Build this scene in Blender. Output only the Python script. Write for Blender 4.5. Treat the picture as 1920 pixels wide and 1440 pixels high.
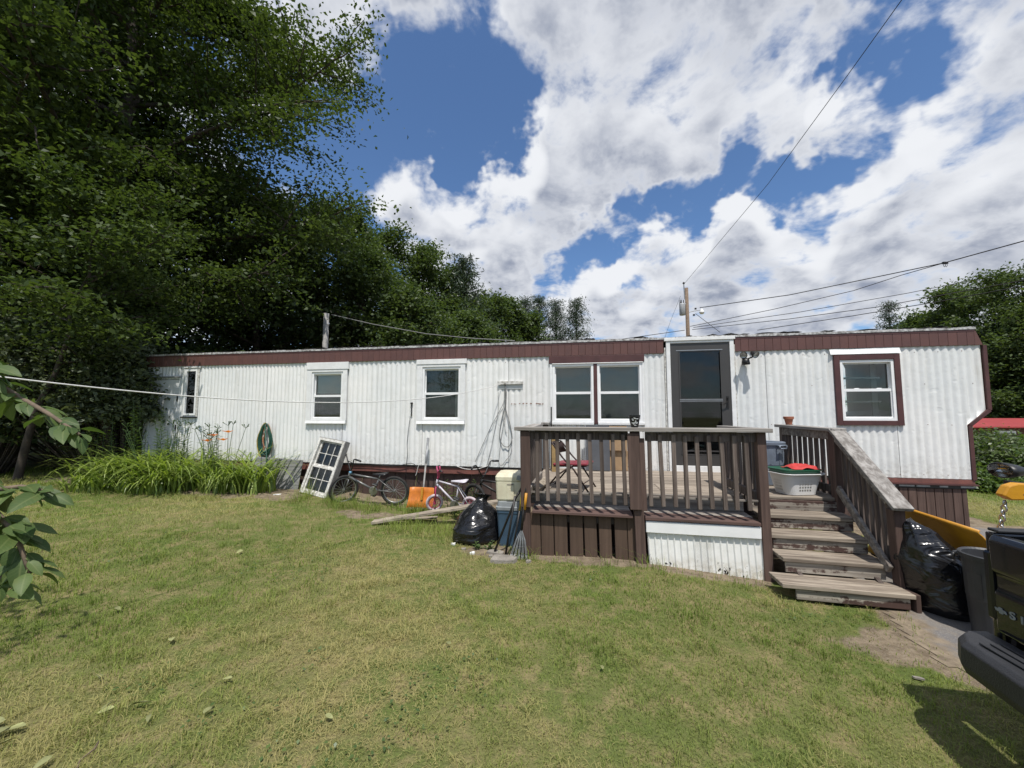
import bpy, bmesh, math, random
import numpy as np
from mathutils import Vector, Matrix, Euler
R = math.radians
rng = np.random.default_rng(7)
random.seed(7)
sc = bpy.context.scene
for o in list(bpy.data.objects):
    bpy.data.objects.remove(o)
COL = sc.collection

# ------------------------------------------------------------------ camera
CAM_H = 1.60
cam_d = bpy.data.cameras.new('camera')
cam = bpy.data.objects.new('camera', cam_d)
COL.objects.link(cam)
cam.location = (0, 0, CAM_H)
cam.rotation_euler = (R(90) + math.atan(55 / 730), 0, 0)
cam_d.sensor_width = 36
cam_d.lens = 36 * 730 / 1920
cam_d.clip_start = 0.05
cam_d.clip_end = 3000
sc.camera = cam

# ------------------------------------------------------------------ sun and sky
SUN_EL, SUN_AZ = R(66), R(7)           # azimuth: degrees from -Y (behind the camera) towards +X
sun_dir = Vector((math.sin(SUN_AZ) * math.cos(SUN_EL), -math.cos(SUN_AZ) * math.cos(SUN_EL), math.sin(SUN_EL)))
sd = bpy.data.lights.new('sun', 'SUN')
sd.energy = 4.6
sd.angle = R(0.53)
sd.color = (1.0, 0.955, 0.89)
sun = bpy.data.objects.new('sun', sd)
COL.objects.link(sun)
sun.rotation_euler = sun_dir.to_track_quat('Z', 'Y').to_euler()
sun.location = (0, 0, 30)

w = bpy.data.worlds.new('World')
sc.world = w
w.use_nodes = True
wt = w.node_tree
for nd in list(wt.nodes):
    wt.nodes.remove(nd)


class NT:
    """small node-building helper"""
    def __init__(s, t):
        s.t = t

    def n(s, typ, **kw):
        nd = s.t.nodes.new(typ)
        for k, v in kw.items():
            if k.startswith('_'):
                setattr(nd, k[1:], v)
        return nd

    def put(s, sock, v):
        if v is None:
            return
        if isinstance(v, bpy.types.NodeSocket):
            s.t.links.new(v, sock)
        else:
            sock.default_value = v

    def math(s, op, a, b=None, c=None, clamp=False):
        nd = s.t.nodes.new('ShaderNodeMath')
        nd.operation = op
        nd.use_clamp = clamp
        s.put(nd.inputs[0], a)
        s.put(nd.inputs[1], b)
        s.put(nd.inputs[2], c)
        return nd.outputs[0]

    def vmath(s, op, a, b=None, scale=None):
        nd = s.t.nodes.new('ShaderNodeVectorMath')
        nd.operation = op
        s.put(nd.inputs[0], a)
        s.put(nd.inputs[1], b)
        if scale is not None:
            s.put(nd.inputs[3], scale)
        return nd.outputs['Value'] if op in ('DOT_PRODUCT', 'LENGTH', 'DISTANCE') else nd.outputs[0]

    def noise(s, vec, scale=5., detail=4., rough=.55, dist=0., out='Fac'):
        nd = s.t.nodes.new('ShaderNodeTexNoise')
        s.put(nd.inputs['Vector'], vec)
        s.put(nd.inputs['Scale'], scale)
        s.put(nd.inputs['Detail'], detail)
        s.put(nd.inputs['Roughness'], rough)
        s.put(nd.inputs['Distortion'], dist)
        return nd.outputs[out]

    def ramp(s, fac, lo, hi, a=0., b=1., smooth=True):
        nd = s.t.nodes.new('ShaderNodeMapRange')
        nd.interpolation_type = 'SMOOTHSTEP' if smooth else 'LINEAR'
        s.put(nd.inputs[0], fac)
        for i, v in zip((1, 2, 3, 4), (lo, hi, a, b)):
            s.put(nd.inputs[i], v)
        return nd.outputs[0]

    def mix(s, fac, a, b, mode='MIX'):
        nd = s.t.nodes.new('ShaderNodeMix')
        nd.data_type = 'RGBA'
        nd.blend_type = mode
        s.put(nd.inputs[0], fac)
        s.put(nd.inputs[6], a if isinstance(a, bpy.types.NodeSocket) else (*a[:3], 1))
        s.put(nd.inputs[7], b if isinstance(b, bpy.types.NodeSocket) else (*b[:3], 1))
        return nd.outputs[2]

    def mapping(s, vec, loc=(0, 0, 0), rot=(0, 0, 0), scale=(1, 1, 1)):
        nd = s.t.nodes.new('ShaderNodeMapping')
        s.put(nd.inputs[0], vec)
        nd.inputs[1].default_value = loc
        nd.inputs[2].default_value = rot
        nd.inputs[3].default_value = scale
        return nd.outputs[0]


def px_dir(x, y):
    """direction in the world of a point of the photograph (1920 x 1440), used only to lay the clouds out"""
    P = math.atan(55 / 730)
    cx, cy = (x - 960) / 730, (720 - y) / 730
    return Vector((cx, math.cos(P) - cy * math.sin(P), math.sin(P) + cy * math.cos(P))).normalized()


# cumulus sky: (x, y, angular radius in degrees, weight); weight < 0 keeps blue sky open
CLOUDS = [
    (830, -30, 10, .26), (690, 30, 6, .18), (1130, 20, 9, .24), (1080, 190, 9, .28), (1000, 340, 8, .28), (1210, 130, 8, .24), (1290, 60, 6, .2),
    (950, 470, 8, .28), (880, 540, 6, .20), (1200, 290, 8, .24), (1310, 150, 6, .22), (1280, 540, 8, .26), (1390, 430, 4.5, .26), (1200, 480, 6, .22),
    (1650, 320, 5.5, .30), (1800, 420, 9, .28), (1500, 500, 7, .24), (1810, 120, 8, .26), (1480, 120, 7, .26), (1880, 210, 6, .24), (1740, 350, 6, .22),
    (1470, 250, 5, .24), (735, 330, 4.2, .30), (830, 310, 3.2, .26), (770, 410, 5, .28), (860, 580, 7, .20), (1100, 590, 6, .18), (1580, 180, 5, .16),
    (1560, 600, 10, .18), (1330, 620, 7, .18), (650, 90, 4, .18),
    (720, 210, 9, -.30), (880, 170, 8, -.36), (880, 310, 7, -.32), (640, 400, 8, -.26), (985, 90, 5, -.30), (930, 250, 4, -.2),
    (1395, 60, 3.4, -.34), (1395, 230, 3.4, -.36), (1540, 370, 4.6, -.38), (1450, 340, 3.4, -.28), (1180, 405, 3.8, -.40), (1090, 455, 3.4, -.34), (1360, 340, 3.0, -.24),
    (1690, 60, 4.0, -.38), (1640, 190, 4.2, -.38), (1740, 255, 3.8, -.34), (1910, 310, 3.6, -.30), (1190, 545, 2.6, -.34), (1270, 390, 3.4, -.30), (1580, 270, 3.4, -.28),
    (1010, 520, 2.6, -.16), (1900, 60, 3.0, -.2),
]
k = NT(wt)
tc = k.n('ShaderNodeTexCoord')
gd = tc.outputs['Generated']


def make_cloud_group(name, detail, fine_amp, puffy):
    g = bpy.data.node_groups.new(name, 'ShaderNodeTree')
    g.interface.new_socket('Vector', in_out='INPUT', socket_type='NodeSocketVector')
    g.interface.new_socket('Density', in_out='OUTPUT', socket_type='NodeSocketFloat')
    q = NT(g)
    gi, go = g.nodes.new('NodeGroupInput'), g.nodes.new('NodeGroupOutput')
    d = q.vmath('NORMALIZE', gi.outputs[0])
    wob = q.noise(d, 7.0, 4 if puffy else 1, .64, out='Color')
    dw = q.vmath('NORMALIZE', q.vmath('ADD', d, q.vmath('SCALE', q.vmath('SUBTRACT', wob, (.5, .5, .5)), scale=.24)))
    tot = None
    for (x, y, rad, wgt) in CLOUDS:
        v = px_dir(x, y)
        dot = q.vmath('DOT_PRODUCT', dw, tuple(v))
        m = q.ramp(dot, math.cos(R(rad * 1.5)), 1.0, 0., wgt)
        tot = m if tot is None else q.math('ADD', tot, m)
    sep = g.nodes.new('ShaderNodeSeparateXYZ')
    g.links.new(d, sep.inputs[0])
    z = q.math('ADD', q.math('MAXIMUM', sep.outputs[2], 0.), .34)
    plane = q.vmath('SCALE', d, scale=q.math('DIVIDE', 1.0, z))
    fine = q.noise(plane, 5.0, detail, .60, .25)
    if puffy:
        vo = g.nodes.new('ShaderNodeTexVoronoi')
        vo.feature = 'F1'
        vo.inputs['Scale'].default_value = 10.0
        vo.inputs['Detail'].default_value = 2.0
        vo.inputs['Roughness'].default_value = .55
        vo.normalize = True
        g.links.new(q.vmath('ADD', plane, q.vmath('SCALE', wob, scale=.25)), vo.inputs['Vector'])
        puff = q.math('SUBTRACT', .36, vo.outputs['Distance'])
    tot = q.math('MAXIMUM', q.math('MINIMUM', tot, .235), -.32)
    s_ = q.math('MULTIPLY_ADD', q.math('SUBTRACT', fine, .5), fine_amp, tot)
    if puffy:
        s_ = q.math('MULTIPLY_ADD', puff, .50, s_)
    g.links.new(s_, go.inputs[0])
    return g


cg_hi = make_cloud_group('cloud_density', 8.0, 1.45, True)
cg_lo = make_cloud_group('cloud_mass', 2.0, 1.15, False)


def dens(vec, grp):
    nd = wt.nodes.new('ShaderNodeGroup')
    nd.node_tree = grp
    wt.links.new(vec, nd.inputs[0])
    return nd.outputs[0]


sky = k.n('ShaderNodeTexSky', _sky_type='NISHITA', _sun_disc=False)
sky.sun_elevation = SUN_EL
sky.sun_rotation = math.pi - SUN_AZ
sky.altitude = 100
sky.air_density = 1.0
sky.dust_density = 0.6
sky.ozone_density = 2.2
d0 = dens(gd, cg_hi)
up = Vector((-.05, -.12, .34))
d1 = dens(k.vmath('ADD', gd, tuple(up * .17)), cg_lo)
alpha = k.ramp(d0, -.12, .23)
over = k.ramp(d1, -.12, .38)
body = k.ramp(d0, .06, .62)
shade = k.math('MULTIPLY', over, k.math('MULTIPLY_ADD', body, .85, .30), clamp=True)
ccol = k.mix(shade, (8.9, 9.1, 9.5), (3.2, 3.6, 4.6))
skyc = k.mix(1.0, sky.outputs[0], (1.0, 1.22, 1.44), 'MULTIPLY')
fin = k.mix(alpha, skyc, ccol)
bg = k.n('ShaderNodeBackground')
bg.inputs['Strength'].default_value = 0.09
wt.links.new(fin, bg.inputs['Color'])
wo = k.n('ShaderNodeOutputWorld')
wt.links.new(bg.outputs[0], wo.inputs[0])
w.cycles.sampling_method = 'MANUAL'
w.cycles.sample_map_resolution = 128

sc.cycles.max_bounces = 6
sc.cycles.diffuse_bounces = 3
sc.cycles.glossy_bounces = 3
sc.cycles.transmission_bounces = 4
sc.cycles.transparent_max_bounces = 16
sc.view_settings.view_transform = 'Standard'
sc.view_settings.look = 'None'
sc.view_settings.exposure = 0.12
sc.view_settings.gamma = 1.0
sc.view_settings.use_curve_mapping = False

# ------------------------------------------------------------------ frames, helpers
A = R(10.6)                                   # the home stands turned by this much
NX, NY = math.sin(A), math.cos(A)             # from the camera's side into the home
WALL = 6.86
OX, OY = WALL * NX, WALL * NY


def LF(u, v, z=0.):
    """home frame (u along the wall, v out from the wall, z up) to world"""
    return Vector((OX + u * math.cos(A) - v * NX, OY - u * math.sin(A) - v * NY, z))


def to_uv(x, y):
    return (x - OX) * math.cos(A) - (y - OY) * math.sin(A), WALL - x * NX - y * NY


def sstep(a, b, x):
    t = np.clip((np.asarray(x, float) - a) / (b - a), 0, 1)
    return t * t * (3 - 2 * t)


def vnoise(x, y, seed=0, scale=1.0):
    """smooth value noise, 0..1"""
    x = np.asarray(x, float) * scale + 1000.5
    y = np.asarray(y, float) * scale + 1000.5
    xi, yi = np.floor(x).astype(np.int64), np.floor(y).astype(np.int64)
    fx, fy = x - xi, y - yi
    fx, fy = fx * fx * (3 - 2 * fx), fy * fy * (3 - 2 * fy)

    def h(a, b):
        n_ = (a * 374761393 + b * 668265263 + seed * 1442695041) & 0x7fffffff
        n_ = ((n_ ^ (n_ >> 13)) * 1274126177) & 0x7fffffff
        return ((n_ ^ (n_ >> 16)) & 0xffff) / 65535.
    return (h(xi, yi) * (1 - fx) + h(xi + 1, yi) * fx) * (1 - fy) + (h(xi, yi + 1) * (1 - fx) + h(xi + 1, yi + 1) * fx) * fy


def gz(x, y):
    """height of the ground"""
    u, v = to_uv(np.asarray(x, float), np.asarray(y, float))
    z = .17 * sstep(-3.3, -5.4, u) + .12 * sstep(-5.5, -9.5, u)
    z = z * (1 - .75 * sstep(1.0, 5.5, v))
    z = z - .11 * sstep(.4, 2.2, u) * sstep(0., 1.2, v)
    z = z - .03 * sstep(-2.0, -.4, u) * sstep(3.0, .5, v)
    far = np.clip((u - 6.5) / 12., 0, 1)
    z = z - 1.35 * far * far * (3 - 2 * far)
    z = z + .05 * (vnoise(x, y, 3, .55) - .5) + .02 * (vnoise(x, y, 4, 1.7) - .5)
    return z


def gzf(x, y):
    return float(gz(x, y))


def gl(u, v):
    p = LF(u, v)
    return gzf(p.x, p.y)


def tag(o, label=None, cat=None, group=None, kind=None):
    if label: o['label'] = label
    if cat: o['category'] = cat
    if group: o['group'] = group
    if kind: o['kind'] = kind
    return o


def thing(name, label, cat, loc, rotz=0., group=None, rot=None):
    o = bpy.data.objects.new(name, None)
    o.empty_display_size = .2
    COL.objects.link(o)
    o.location = loc
    o.rotation_euler = rot if rot else (0, 0, rotz)
    return tag(o, label, cat, group)


def hthing(name, label, cat, u, v, z, group=None, rotz=0.):
    """a thing whose local axes are the home's (x along the wall, -y out from it)"""
    return thing(name, label, cat, LF(u, v, z), -A + rotz, group)


class MB:
    def __init__(s):
        s.v, s.f = [], []

    def add(s, vs, fs):
        b = len(s.v)
        s.v += [tuple(p) for p in vs]
        s.f += [tuple(b + i for i in f) for f in fs]
        return s

    def box(s, x0, x1, y0, y1, z0, z1, M=None):
        vs = [Vector((x, y, z)) for z in (z0, z1) for y in (y0, y1) for x in (x0, x1)]
        if M: vs = [M @ p for p in vs]
        return s.add(vs, [(0, 2, 3, 1), (4, 5, 7, 6), (0, 1, 5, 4), (2, 6, 7, 3), (0, 4, 6, 2), (1, 3, 7, 5)])

    def beam(s, p0, p1, wd, th, up=(0, 0, 1)):
        p0, p1 = Vector(p0), Vector(p1)
        d = (p1 - p0).normalized()
        up = Vector(up)
        side = d.cross(up)
        if side.length < 1e-4: side = d.cross(Vector((1, 0, 0)))
        side.normalize()
        up = side.cross(d)
        vs = [p + side * a * wd / 2 + up * b * th / 2 for p in (p0, p1) for a, b in ((-1, -1), (1, -1), (1, 1), (-1, 1))]
        return s.add(vs, [(3, 2, 1, 0), (4, 5, 6, 7), (0, 1, 5, 4), (1, 2, 6, 5), (2, 3, 7, 6), (3, 0, 4, 7)])

    def tube(s, pts, r, seg=6, cap=True, closed=False):
        pts = [Vector(p) for p in pts]
        n_ = len(pts)
        rs = list(r) if hasattr(r, '__len__') else [r] * n_
        b = len(s.v)
        ref = None
        for i, p in enumerate(pts):
            if closed:
                d = pts[(i + 1) % n_] - pts[i - 1]
            else:
                d = pts[min(i + 1, n_ - 1)] - pts[max(i - 1, 0)]
            if d.length < 1e-9: d = Vector((0, 0, 1))
            d.normalize()
            if ref is None:
                ref = d.orthogonal().normalized()
            ref = (ref - d * ref.dot(d))
            ref = ref.normalized() if ref.length > 1e-5 else d.orthogonal().normalized()
            c = d.cross(ref)
            for j in range(seg):
                a = 2 * math.pi * j / seg
                s.v.append(tuple(p + (ref * math.cos(a) + c * math.sin(a)) * rs[i]))
        for i in range(n_ if closed else n_ - 1):
            i2 = (i + 1) % n_
            for j in range(seg):
                j2 = (j + 1) % seg
                s.f.append((b + i * seg + j, b + i * seg + j2, b + i2 * seg + j2, b + i2 * seg + j))
        if cap and not closed:
            s.f.append(tuple(b + j for j in reversed(range(seg))))
            s.f.append(tuple(b + (n_ - 1) * seg + j for j in range(seg)))
        return s

    def lathe(s, prof, seg=24, c=(0, 0, 0), M=None, capb=True, capt=True):
        b = len(s.v)
        for (r, z) in prof:
            for j in range(seg):
                a = 2 * math.pi * j / seg
                p = Vector((c[0] + r * math.cos(a), c[1] + r * math.sin(a), c[2] + z))
                s.v.append(tuple(M @ p if M else p))
        for i in range(len(prof) - 1):
            for j in range(seg):
                j2 = (j + 1) % seg
                s.f.append((b + i * seg + j, b + i * seg + j2, b + (i + 1) * seg + j2, b + (i + 1) * seg + j))
        if capb: s.f.append(tuple(b + j for j in reversed(range(seg))))
        if capt: s.f.append(tuple(b + (len(prof) - 1) * seg + j for j in range(seg)))
        return s

    def prism(s, poly, y0, y1, axes=(0, 2, 1)):
        """poly in (a, b) extruded along c; axes = index of a, b, c"""
        n_ = len(poly)
        vs = []
        for c in (y0, y1):
            for (a, b_) in poly:
                p = [0, 0, 0]
                p[axes[0]], p[axes[1]], p[axes[2]] = a, b_, c
                vs.append(p)
        fs = [tuple(range(n_)), tuple(reversed(range(n_, 2 * n_)))]
        fs += [(i, i + n_, (i + 1) % n_ + n_, (i + 1) % n_) for i in range(n_)]
        return s.add(vs, fs)

    def quad(s, *p):
        return s.add(p, [tuple(range(len(p)))])

    def mesh(s, name, mat=None, smooth=False, fix=True):
        me = bpy.data.meshes.new(name)
        me.from_pydata(s.v, [], s.f)
        if fix:
            bm = bmesh.new()
            bm.from_mesh(me)
            bmesh.ops.recalc_face_normals(bm, faces=bm.faces)
            bm.to_mesh(me)
            bm.free()
        if smooth:
            me.polygons.foreach_set('use_smooth', [True] * len(me.polygons))
        if mat: me.materials.append(mat)
        me.update()
        return me

    def build(s, name, mat, parent=None, loc=(0, 0, 0), rot=(0, 0, 0), smooth=False, fix=True):
        o = bpy.data.objects.new(name, s.mesh(name, mat, smooth, fix))
        COL.objects.link(o)
        o.location = loc
        o.rotation_euler = rot
        if parent: o.parent = parent
        return o


_boxes = {}


def cbox_mesh(name, d, mat, ch=.004):
    key = (name, tuple(round(a, 4) for a in d), mat.name)
    if key in _boxes: return _boxes[key]
    ch = min(ch, min(d) * .3)
    bm = bmesh.new()
    bmesh.ops.create_cube(bm, size=1)
    bmesh.ops.scale(bm, vec=d, verts=bm.verts)
    bmesh.ops.bevel(bm, geom=list(bm.edges), offset=ch, segments=1, affect='EDGES')
    me = bpy.data.meshes.new(name)
    bm.to_mesh(me)
    bm.free()
    me.materials.append(mat)
    _boxes[key] = me
    return me


def piece(name, d, loc, mat, parent, rot=(0, 0, 0), ch=.004):
    """one plank, post, slat ...: a chamfered box of its own"""
    o = bpy.data.objects.new(name, cbox_mesh(name, d, mat, ch))
    COL.objects.link(o)
    o.location = loc
    o.rotation_euler = rot
    o.parent = parent
    return o


def cube(name, x0, x1, y0, y1, z0, z1, mat, parent, rot=(0, 0, 0), ch=.004):
    return piece(name, (abs(x1 - x0), abs(y1 - y0), abs(z1 - z0)), ((x0 + x1) / 2, (y0 + y1) / 2, (z0 + z1) / 2), mat, parent, rot, ch)


def stick(name, p0, p1, wd, th, mat, parent, ch=.004, roll=0.):
    """a straight board between two points (wd across, th vertical-ish)"""
    p0, p1 = Vector(p0), Vector(p1)
    d = p1 - p0
    o = piece(name, (d.length, wd, th), (p0 + p1) / 2, mat, parent, ch=ch)
    x = d.normalized()
    z = Vector((0, 0, 1))
    if abs(x.dot(z)) > .99: z = Vector((0, 1, 0))
    y = z.cross(x).normalized()
    z = x.cross(y)
    m = Matrix((x, y, z)).transposed()
    o.rotation_euler = (m @ Matrix.Rotation(roll, 3, 'X')).to_euler()
    return o


def np_mesh(name, verts, faces_n, mat, attrs=None, smooth=False):
    """verts (N,3); faces: every nv consecutive vertices are one face. attrs: dict name -> per-face float"""
    me = bpy.data.meshes.new(name)
    N = len(verts)
    F_ = N // faces_n
    me.vertices.add(N)
    me.vertices.foreach_set('co', np.asarray(verts, np.float32).ravel())
    me.loops.add(N)
    me.loops.foreach_set('vertex_index', np.arange(N, dtype=np.int32))
    me.polygons.add(F_)
    me.polygons.foreach_set('loop_start', np.arange(0, N, faces_n, dtype=np.int32))
    me.polygons.foreach_set('loop_total', np.full(F_, faces_n, np.int32))
    for kname, arr in (attrs or {}).items():
        at = me.attributes.new(kname, 'FLOAT', 'FACE')
        at.data.foreach_set('value', np.asarray(arr, np.float32))
    me.materials.append(mat)
    me.update(calc_edges=True)
    if smooth:
        me.polygons.foreach_set('use_smooth', [True] * F_)
    return me


def link(name, me, parent=None, loc=(0, 0, 0)):
    o = bpy.data.objects.new(name, me)
    COL.objects.link(o)
    o.location = loc
    if parent: o.parent = parent
    return o


# ------------------------------------------------------------------ materials
MT = {}


def new_mat(name):
    m = bpy.data.materials.new(name)
    m.use_nodes = True
    t = m.node_tree
    b = t.nodes['Principled BSDF']
    MT[name] = m
    return m, NT(t), b


def pos_home(q):
    """position in the home's axes (metres)"""
    g = q.n('ShaderNodeNewGeometry')
    return q.mapping(g.outputs['Position'], rot=(0, 0, A))


def simple(name, col, rough=.6, var=.25, scale=6., bump=.0, metal=0., spec=.5, rand=0., col2=None, bscale=40., coat=0.):
    m, q, b = new_mat(name)
    p = pos_home(q)
    if rand:
        oi = q.n('ShaderNodeObjectInfo')
        p = q.vmath('ADD', p, q.vmath('SCALE', (1, 1, 1), scale=q.math('MULTIPLY', oi.outputs['Random'], 37.)))
    f = q.noise(p, scale, 5, .6)
    f = q.ramp(f, .3, .7)
    c2 = col2 if col2 else tuple(c * (1 - var) for c in col)
    c = q.mix(f, col, c2)
    if rand:
        v = q.math('MULTIPLY_ADD', oi.outputs['Random'], rand, 1 - rand / 2)
        hs = q.n('ShaderNodeHueSaturation')
        q.put(hs.inputs['Value'], v)
        q.put(hs.inputs['Color'], c)
        c = hs.outputs[0]
    q.put(b.inputs['Base Color'], c)
    b.inputs['Roughness'].default_value = rough
    b.inputs['Metallic'].default_value = metal
    b.inputs['Specular IOR Level'].default_value = spec
    b.inputs['Coat Weight'].default_value = coat
    if bump:
        bn = q.n('ShaderNodeBump')
        bn.inputs['Strength'].default_value = bump
        bn.inputs['Distance'].default_value = .01
        q.put(bn.inputs['Height'], q.noise(p, bscale, 4, .6))
        q.put(b.inputs['Normal'], bn.outputs[0])
    return m


def wood(name, col, dark, grain='x', paint=None, paint_amt=.0, rough=.85, rand=.3, gs=1.0):
    """weathered board: grain along one home axis; worn paint that flakes along the grain"""
    m, q, b = new_mat(name)
    p = pos_home(q)
    oi = q.n('ShaderNodeObjectInfo')
    p = q.vmath('ADD', p, q.vmath('SCALE', (1.3, .7, 1.9), scale=q.math('MULTIPLY', oi.outputs['Random'], 41.)))
    sc_ = {'x': (1.2, 26, 26), 'y': (26, 1.2, 26), 'z': (26, 26, 1.2)}[grain]
    pg = q.mapping(p, scale=tuple(a * gs for a in sc_))
    g1 = q.noise(pg, 1.0, 5, .65, .35)
    g2 = q.noise(p, 4.5, 4, .6)
    c = q.mix(q.ramp(g1, .34, .68), dark, col)
    c = q.mix(q.math('MULTIPLY', q.ramp(g2, .45, .75), .35), c, dark)
    if paint:
        pm = q.math('ADD', q.math('MULTIPLY', q.noise(q.mapping(p, scale=tuple(a * .22 for a in sc_)), 1., 6, .7, .4), .75), q.math('MULTIPLY', q.noise(p, 9, 6, .7), .35))
        th = .55 + (.5 - paint_amt) * .42
        pmask = q.ramp(pm, th - .02, th + .02)
        c = q.mix(pmask, c, paint)
    v = q.math('MULTIPLY_ADD', oi.outputs['Random'], rand, 1 - rand / 2)
    hs = q.n('ShaderNodeHueSaturation')
    q.put(hs.inputs['Value'], v)
    q.put(hs.inputs['Color'], c)
    q.put(b.inputs['Base Color'], hs.outputs[0])
    b.inputs['Roughness'].default_value = rough
    b.inputs['Specular IOR Level'].default_value = .25
    bn = q.n('ShaderNodeBump')
    bn.inputs['Strength'].default_value = .5
    bn.inputs['Distance'].default_value = .004
    q.put(bn.inputs['Height'], g1)
    q.put(b.inputs['Normal'], bn.outputs[0])
    return m


def siding_mat(name, tint):
    m, q, b = new_mat(name)
    p = pos_home(q)
    big = q.noise(p, .9, 3, .5)
    streak = q.noise(q.mapping(p, scale=(9, 9, .7)), 1.6, 5, .65)
    speck = q.noise(p, 75, 2, .5)
    chips = q.noise(q.mapping(p, scale=(1, 1, .6)), 16, 5, .75)
    c = q.mix(q.ramp(big, .3, .7), tint, tuple(a * b_ for a, b_ in zip(tint, (.90, .93, .95))))
    c = q.mix(q.math('MULTIPLY', q.ramp(streak, .48, .76), .42), c, (.50, .49, .44))
    c = q.mix(q.math('MULTIPLY', q.ramp(speck, .55, .75), .12), c, (.45, .46, .46))
    c = q.mix(q.math('MULTIPLY', q.ramp(chips, .705, .735), .8), c, (.26, .22, .19))
    sep = q.n('ShaderNodeSeparateXYZ')
    q.put(sep.inputs[0], p)
    # dirt splashed up along the bottom edge
    low = q.ramp(sep.outputs[2], .66, 1.0, 1., 0.)
    c = q.mix(q.math('MULTIPLY', q.math('MULTIPLY', low, q.ramp(q.noise(p, 14, 5, .7), .42, .7)), .55), c, (.40, .38, .33))
    runs = q.noise(q.mapping(p, scale=(7, 7, .45)), 1.3, 3, .6)
    c = q.mix(q.math('MULTIPLY', q.math('MULTIPLY', q.ramp(runs, .60, .74), q.ramp(q.noise(p, 2.2, 4, .6), .45, .65)), .45), c, (.42, .36, .28))
    oi = q.n('ShaderNodeObjectInfo')
    hs = q.n('ShaderNodeHueSaturation')
    q.put(hs.inputs['Value'], q.math('MULTIPLY_ADD', oi.outputs['Random'], .10, .94))
    q.put(hs.inputs['Color'], c)
    q.put(b.inputs['Base Color'], hs.outputs[0])
    b.inputs['Roughness'].default_value = .5
    b.inputs['Specular IOR Level'].default_value = .3
    bn = q.n('ShaderNodeBump')
    bn.inputs['Strength'].default_value = .35
    bn.inputs['Distance'].default_value = .02
    q.put(bn.inputs['Height'], q.math('ADD', q.math('ADD', q.noise(p, 5.5, 3, .6), q.math('MULTIPLY', q.ramp(q.noise(p, 9, 1, .5), .66, .76), -.32)), q.math('MULTIPLY', speck, .06)))
    q.put(b.inputs['Normal'], bn.outputs[0])
    return m


siding_mat('siding', (.775, .765, .735))
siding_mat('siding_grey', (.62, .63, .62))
simple('white_trim', (.78, .78, .765), .45, .12, 9, .15)
simple('white_vinyl', (.82, .82, .81), .35, .06, 5)
simple('old_white', (.70, .69, .65), .7, .45, 18, .5, col2=(.36, .34, .30))
simple('fascia', (.122, .054, .045), .5, .25, 2.5, .1, rand=.05, col2=(.098, .045, .039))
simple('brown_trim', (.088, .033, .031), .5, .3, 5, .1)
simple('red_beam', (.20, .072, .056), .7, .4, 7, .3, col2=(.13, .055, .045))
simple('dark_skirt', (.075, .045, .038), .8, .4, 6, .3, rand=.3)
simple('roof_metal', (.46, .46, .45), .55, .5, 24, .8, col2=(.13, .12, .11), bscale=22)
simple('black_plastic', (.014, .014, .015), .45, .3, 9)
simple('dark_metal', (.028, .026, .025), .45, .3, 12, metal=.3)
simple('storm_door', (.052, .049, .047), .42, .1, 4)
simple('aluminium', (.42, .42, .42), .4, .15, 20, metal=.8)
simple('galvanised', (.34, .35, .36), .5, .3, 15, metal=.5)
simple('interior', (.10, .095, .09), .9, .3, 1.5)
simple('blind', (.42, .42, .40), .6, .1, 5)
simple('shade_cloth', (.62, .62, .60), .8, .1, 3)
simple('curtain', (.16, .16, .155), .9, .3, 8)
simple('terracotta', (.36, .13, .07), .75, .25, 14, .2)
simple('glazed_black', (.012, .013, .016), .18, .2, 9)
simple('glaze_white', (.55, .55, .55), .3, .2, 30)
simple('can_grey_blue', (.17, .205, .255), .5, .22, 7, .15)
simple('can_dark', (.045, .047, .052), .5, .25, 6, .15)
simple('basket_white', (.68, .68, .67), .4, .08, 8)
simple('lid_green', (.018, .10, .055), .4, .25, 8)
simple('cloth_red', (.55, .045, .04), .7, .3, 10, .3)
simple('seat_red', (.24, .03, .045), .42, .25, 9, .2)
simple('chair_metal', (.050, .030, .026), .42, .3, 12, metal=.2)
simple('cardboard', (.34, .225, .125), .85, .2, 7, .2)
simple('slate_board', (.085, .09, .10), .8, .2, 6)
simple('new_lumber', (.36, .24, .10), .8, .35, 9, .2)
simple('rust', (.22, .065, .025), .85, .5, 40, .4, col2=(.10, .04, .02))
simple('cream_plastic', (.66, .63, .47), .5, .25, 7, .25, col2=(.55, .50, .36))
simple('tote_blue', (.048, .092, .142), .5, .25, 5, .1)
simple('tote_lid', (.27, .29, .30), .5, .25, 8)
simple('orange_plastic', (.62, .19, .022), .45, .3, 9, .1)
simple('plow_yellow', (.56, .27, .015), .45, .25, 5, .15, col2=(.42, .19, .02))
simple('bike_grey', (.17, .17, .165), .38, .2, 10, metal=.35)
simple('bike_white', (.60, .57, .62), .4, .2, 10)
simple('bike_pink', (.50, .06, .16), .4, .3, 10)
simple('tyre', (.020, .019, .018), .85, .4, 20, .4)
simple('tyre_pale', (.55, .47, .49), .75, .3, 10, .2)
simple('steel', (.48, .48, .47), .35, .2, 20, metal=.85)
simple('light_blue', (.18, .42, .62), .5, .2, 10)
simple('hose_green', (.018, .085, .055), .45, .4, 12)
simple('hose_yellow', (.45, .33, .055), .5, .3, 12)
simple('hose_orange', (.50, .22, .10), .5, .3, 12)
simple('rope_white', (.66, .65, .62), .8, .2, 40)
simple('rope_grey', (.22, .22, .21), .8, .3, 30)
simple('cable_black', (.018, .018, .019), .6, .2, 12)
simple('truck_black', (.0085, .009, .011), .22, .2, 3, coat=.6)
simple('bumper_grey', (.028, .029, .033), .55, .25, 8, .3, bscale=120)
simple('chrome', (.55, .55, .56), .15, .1, 8, metal=1.)
simple('lens_red', (.28, .012, .012), .2, .1, 8)
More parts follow.
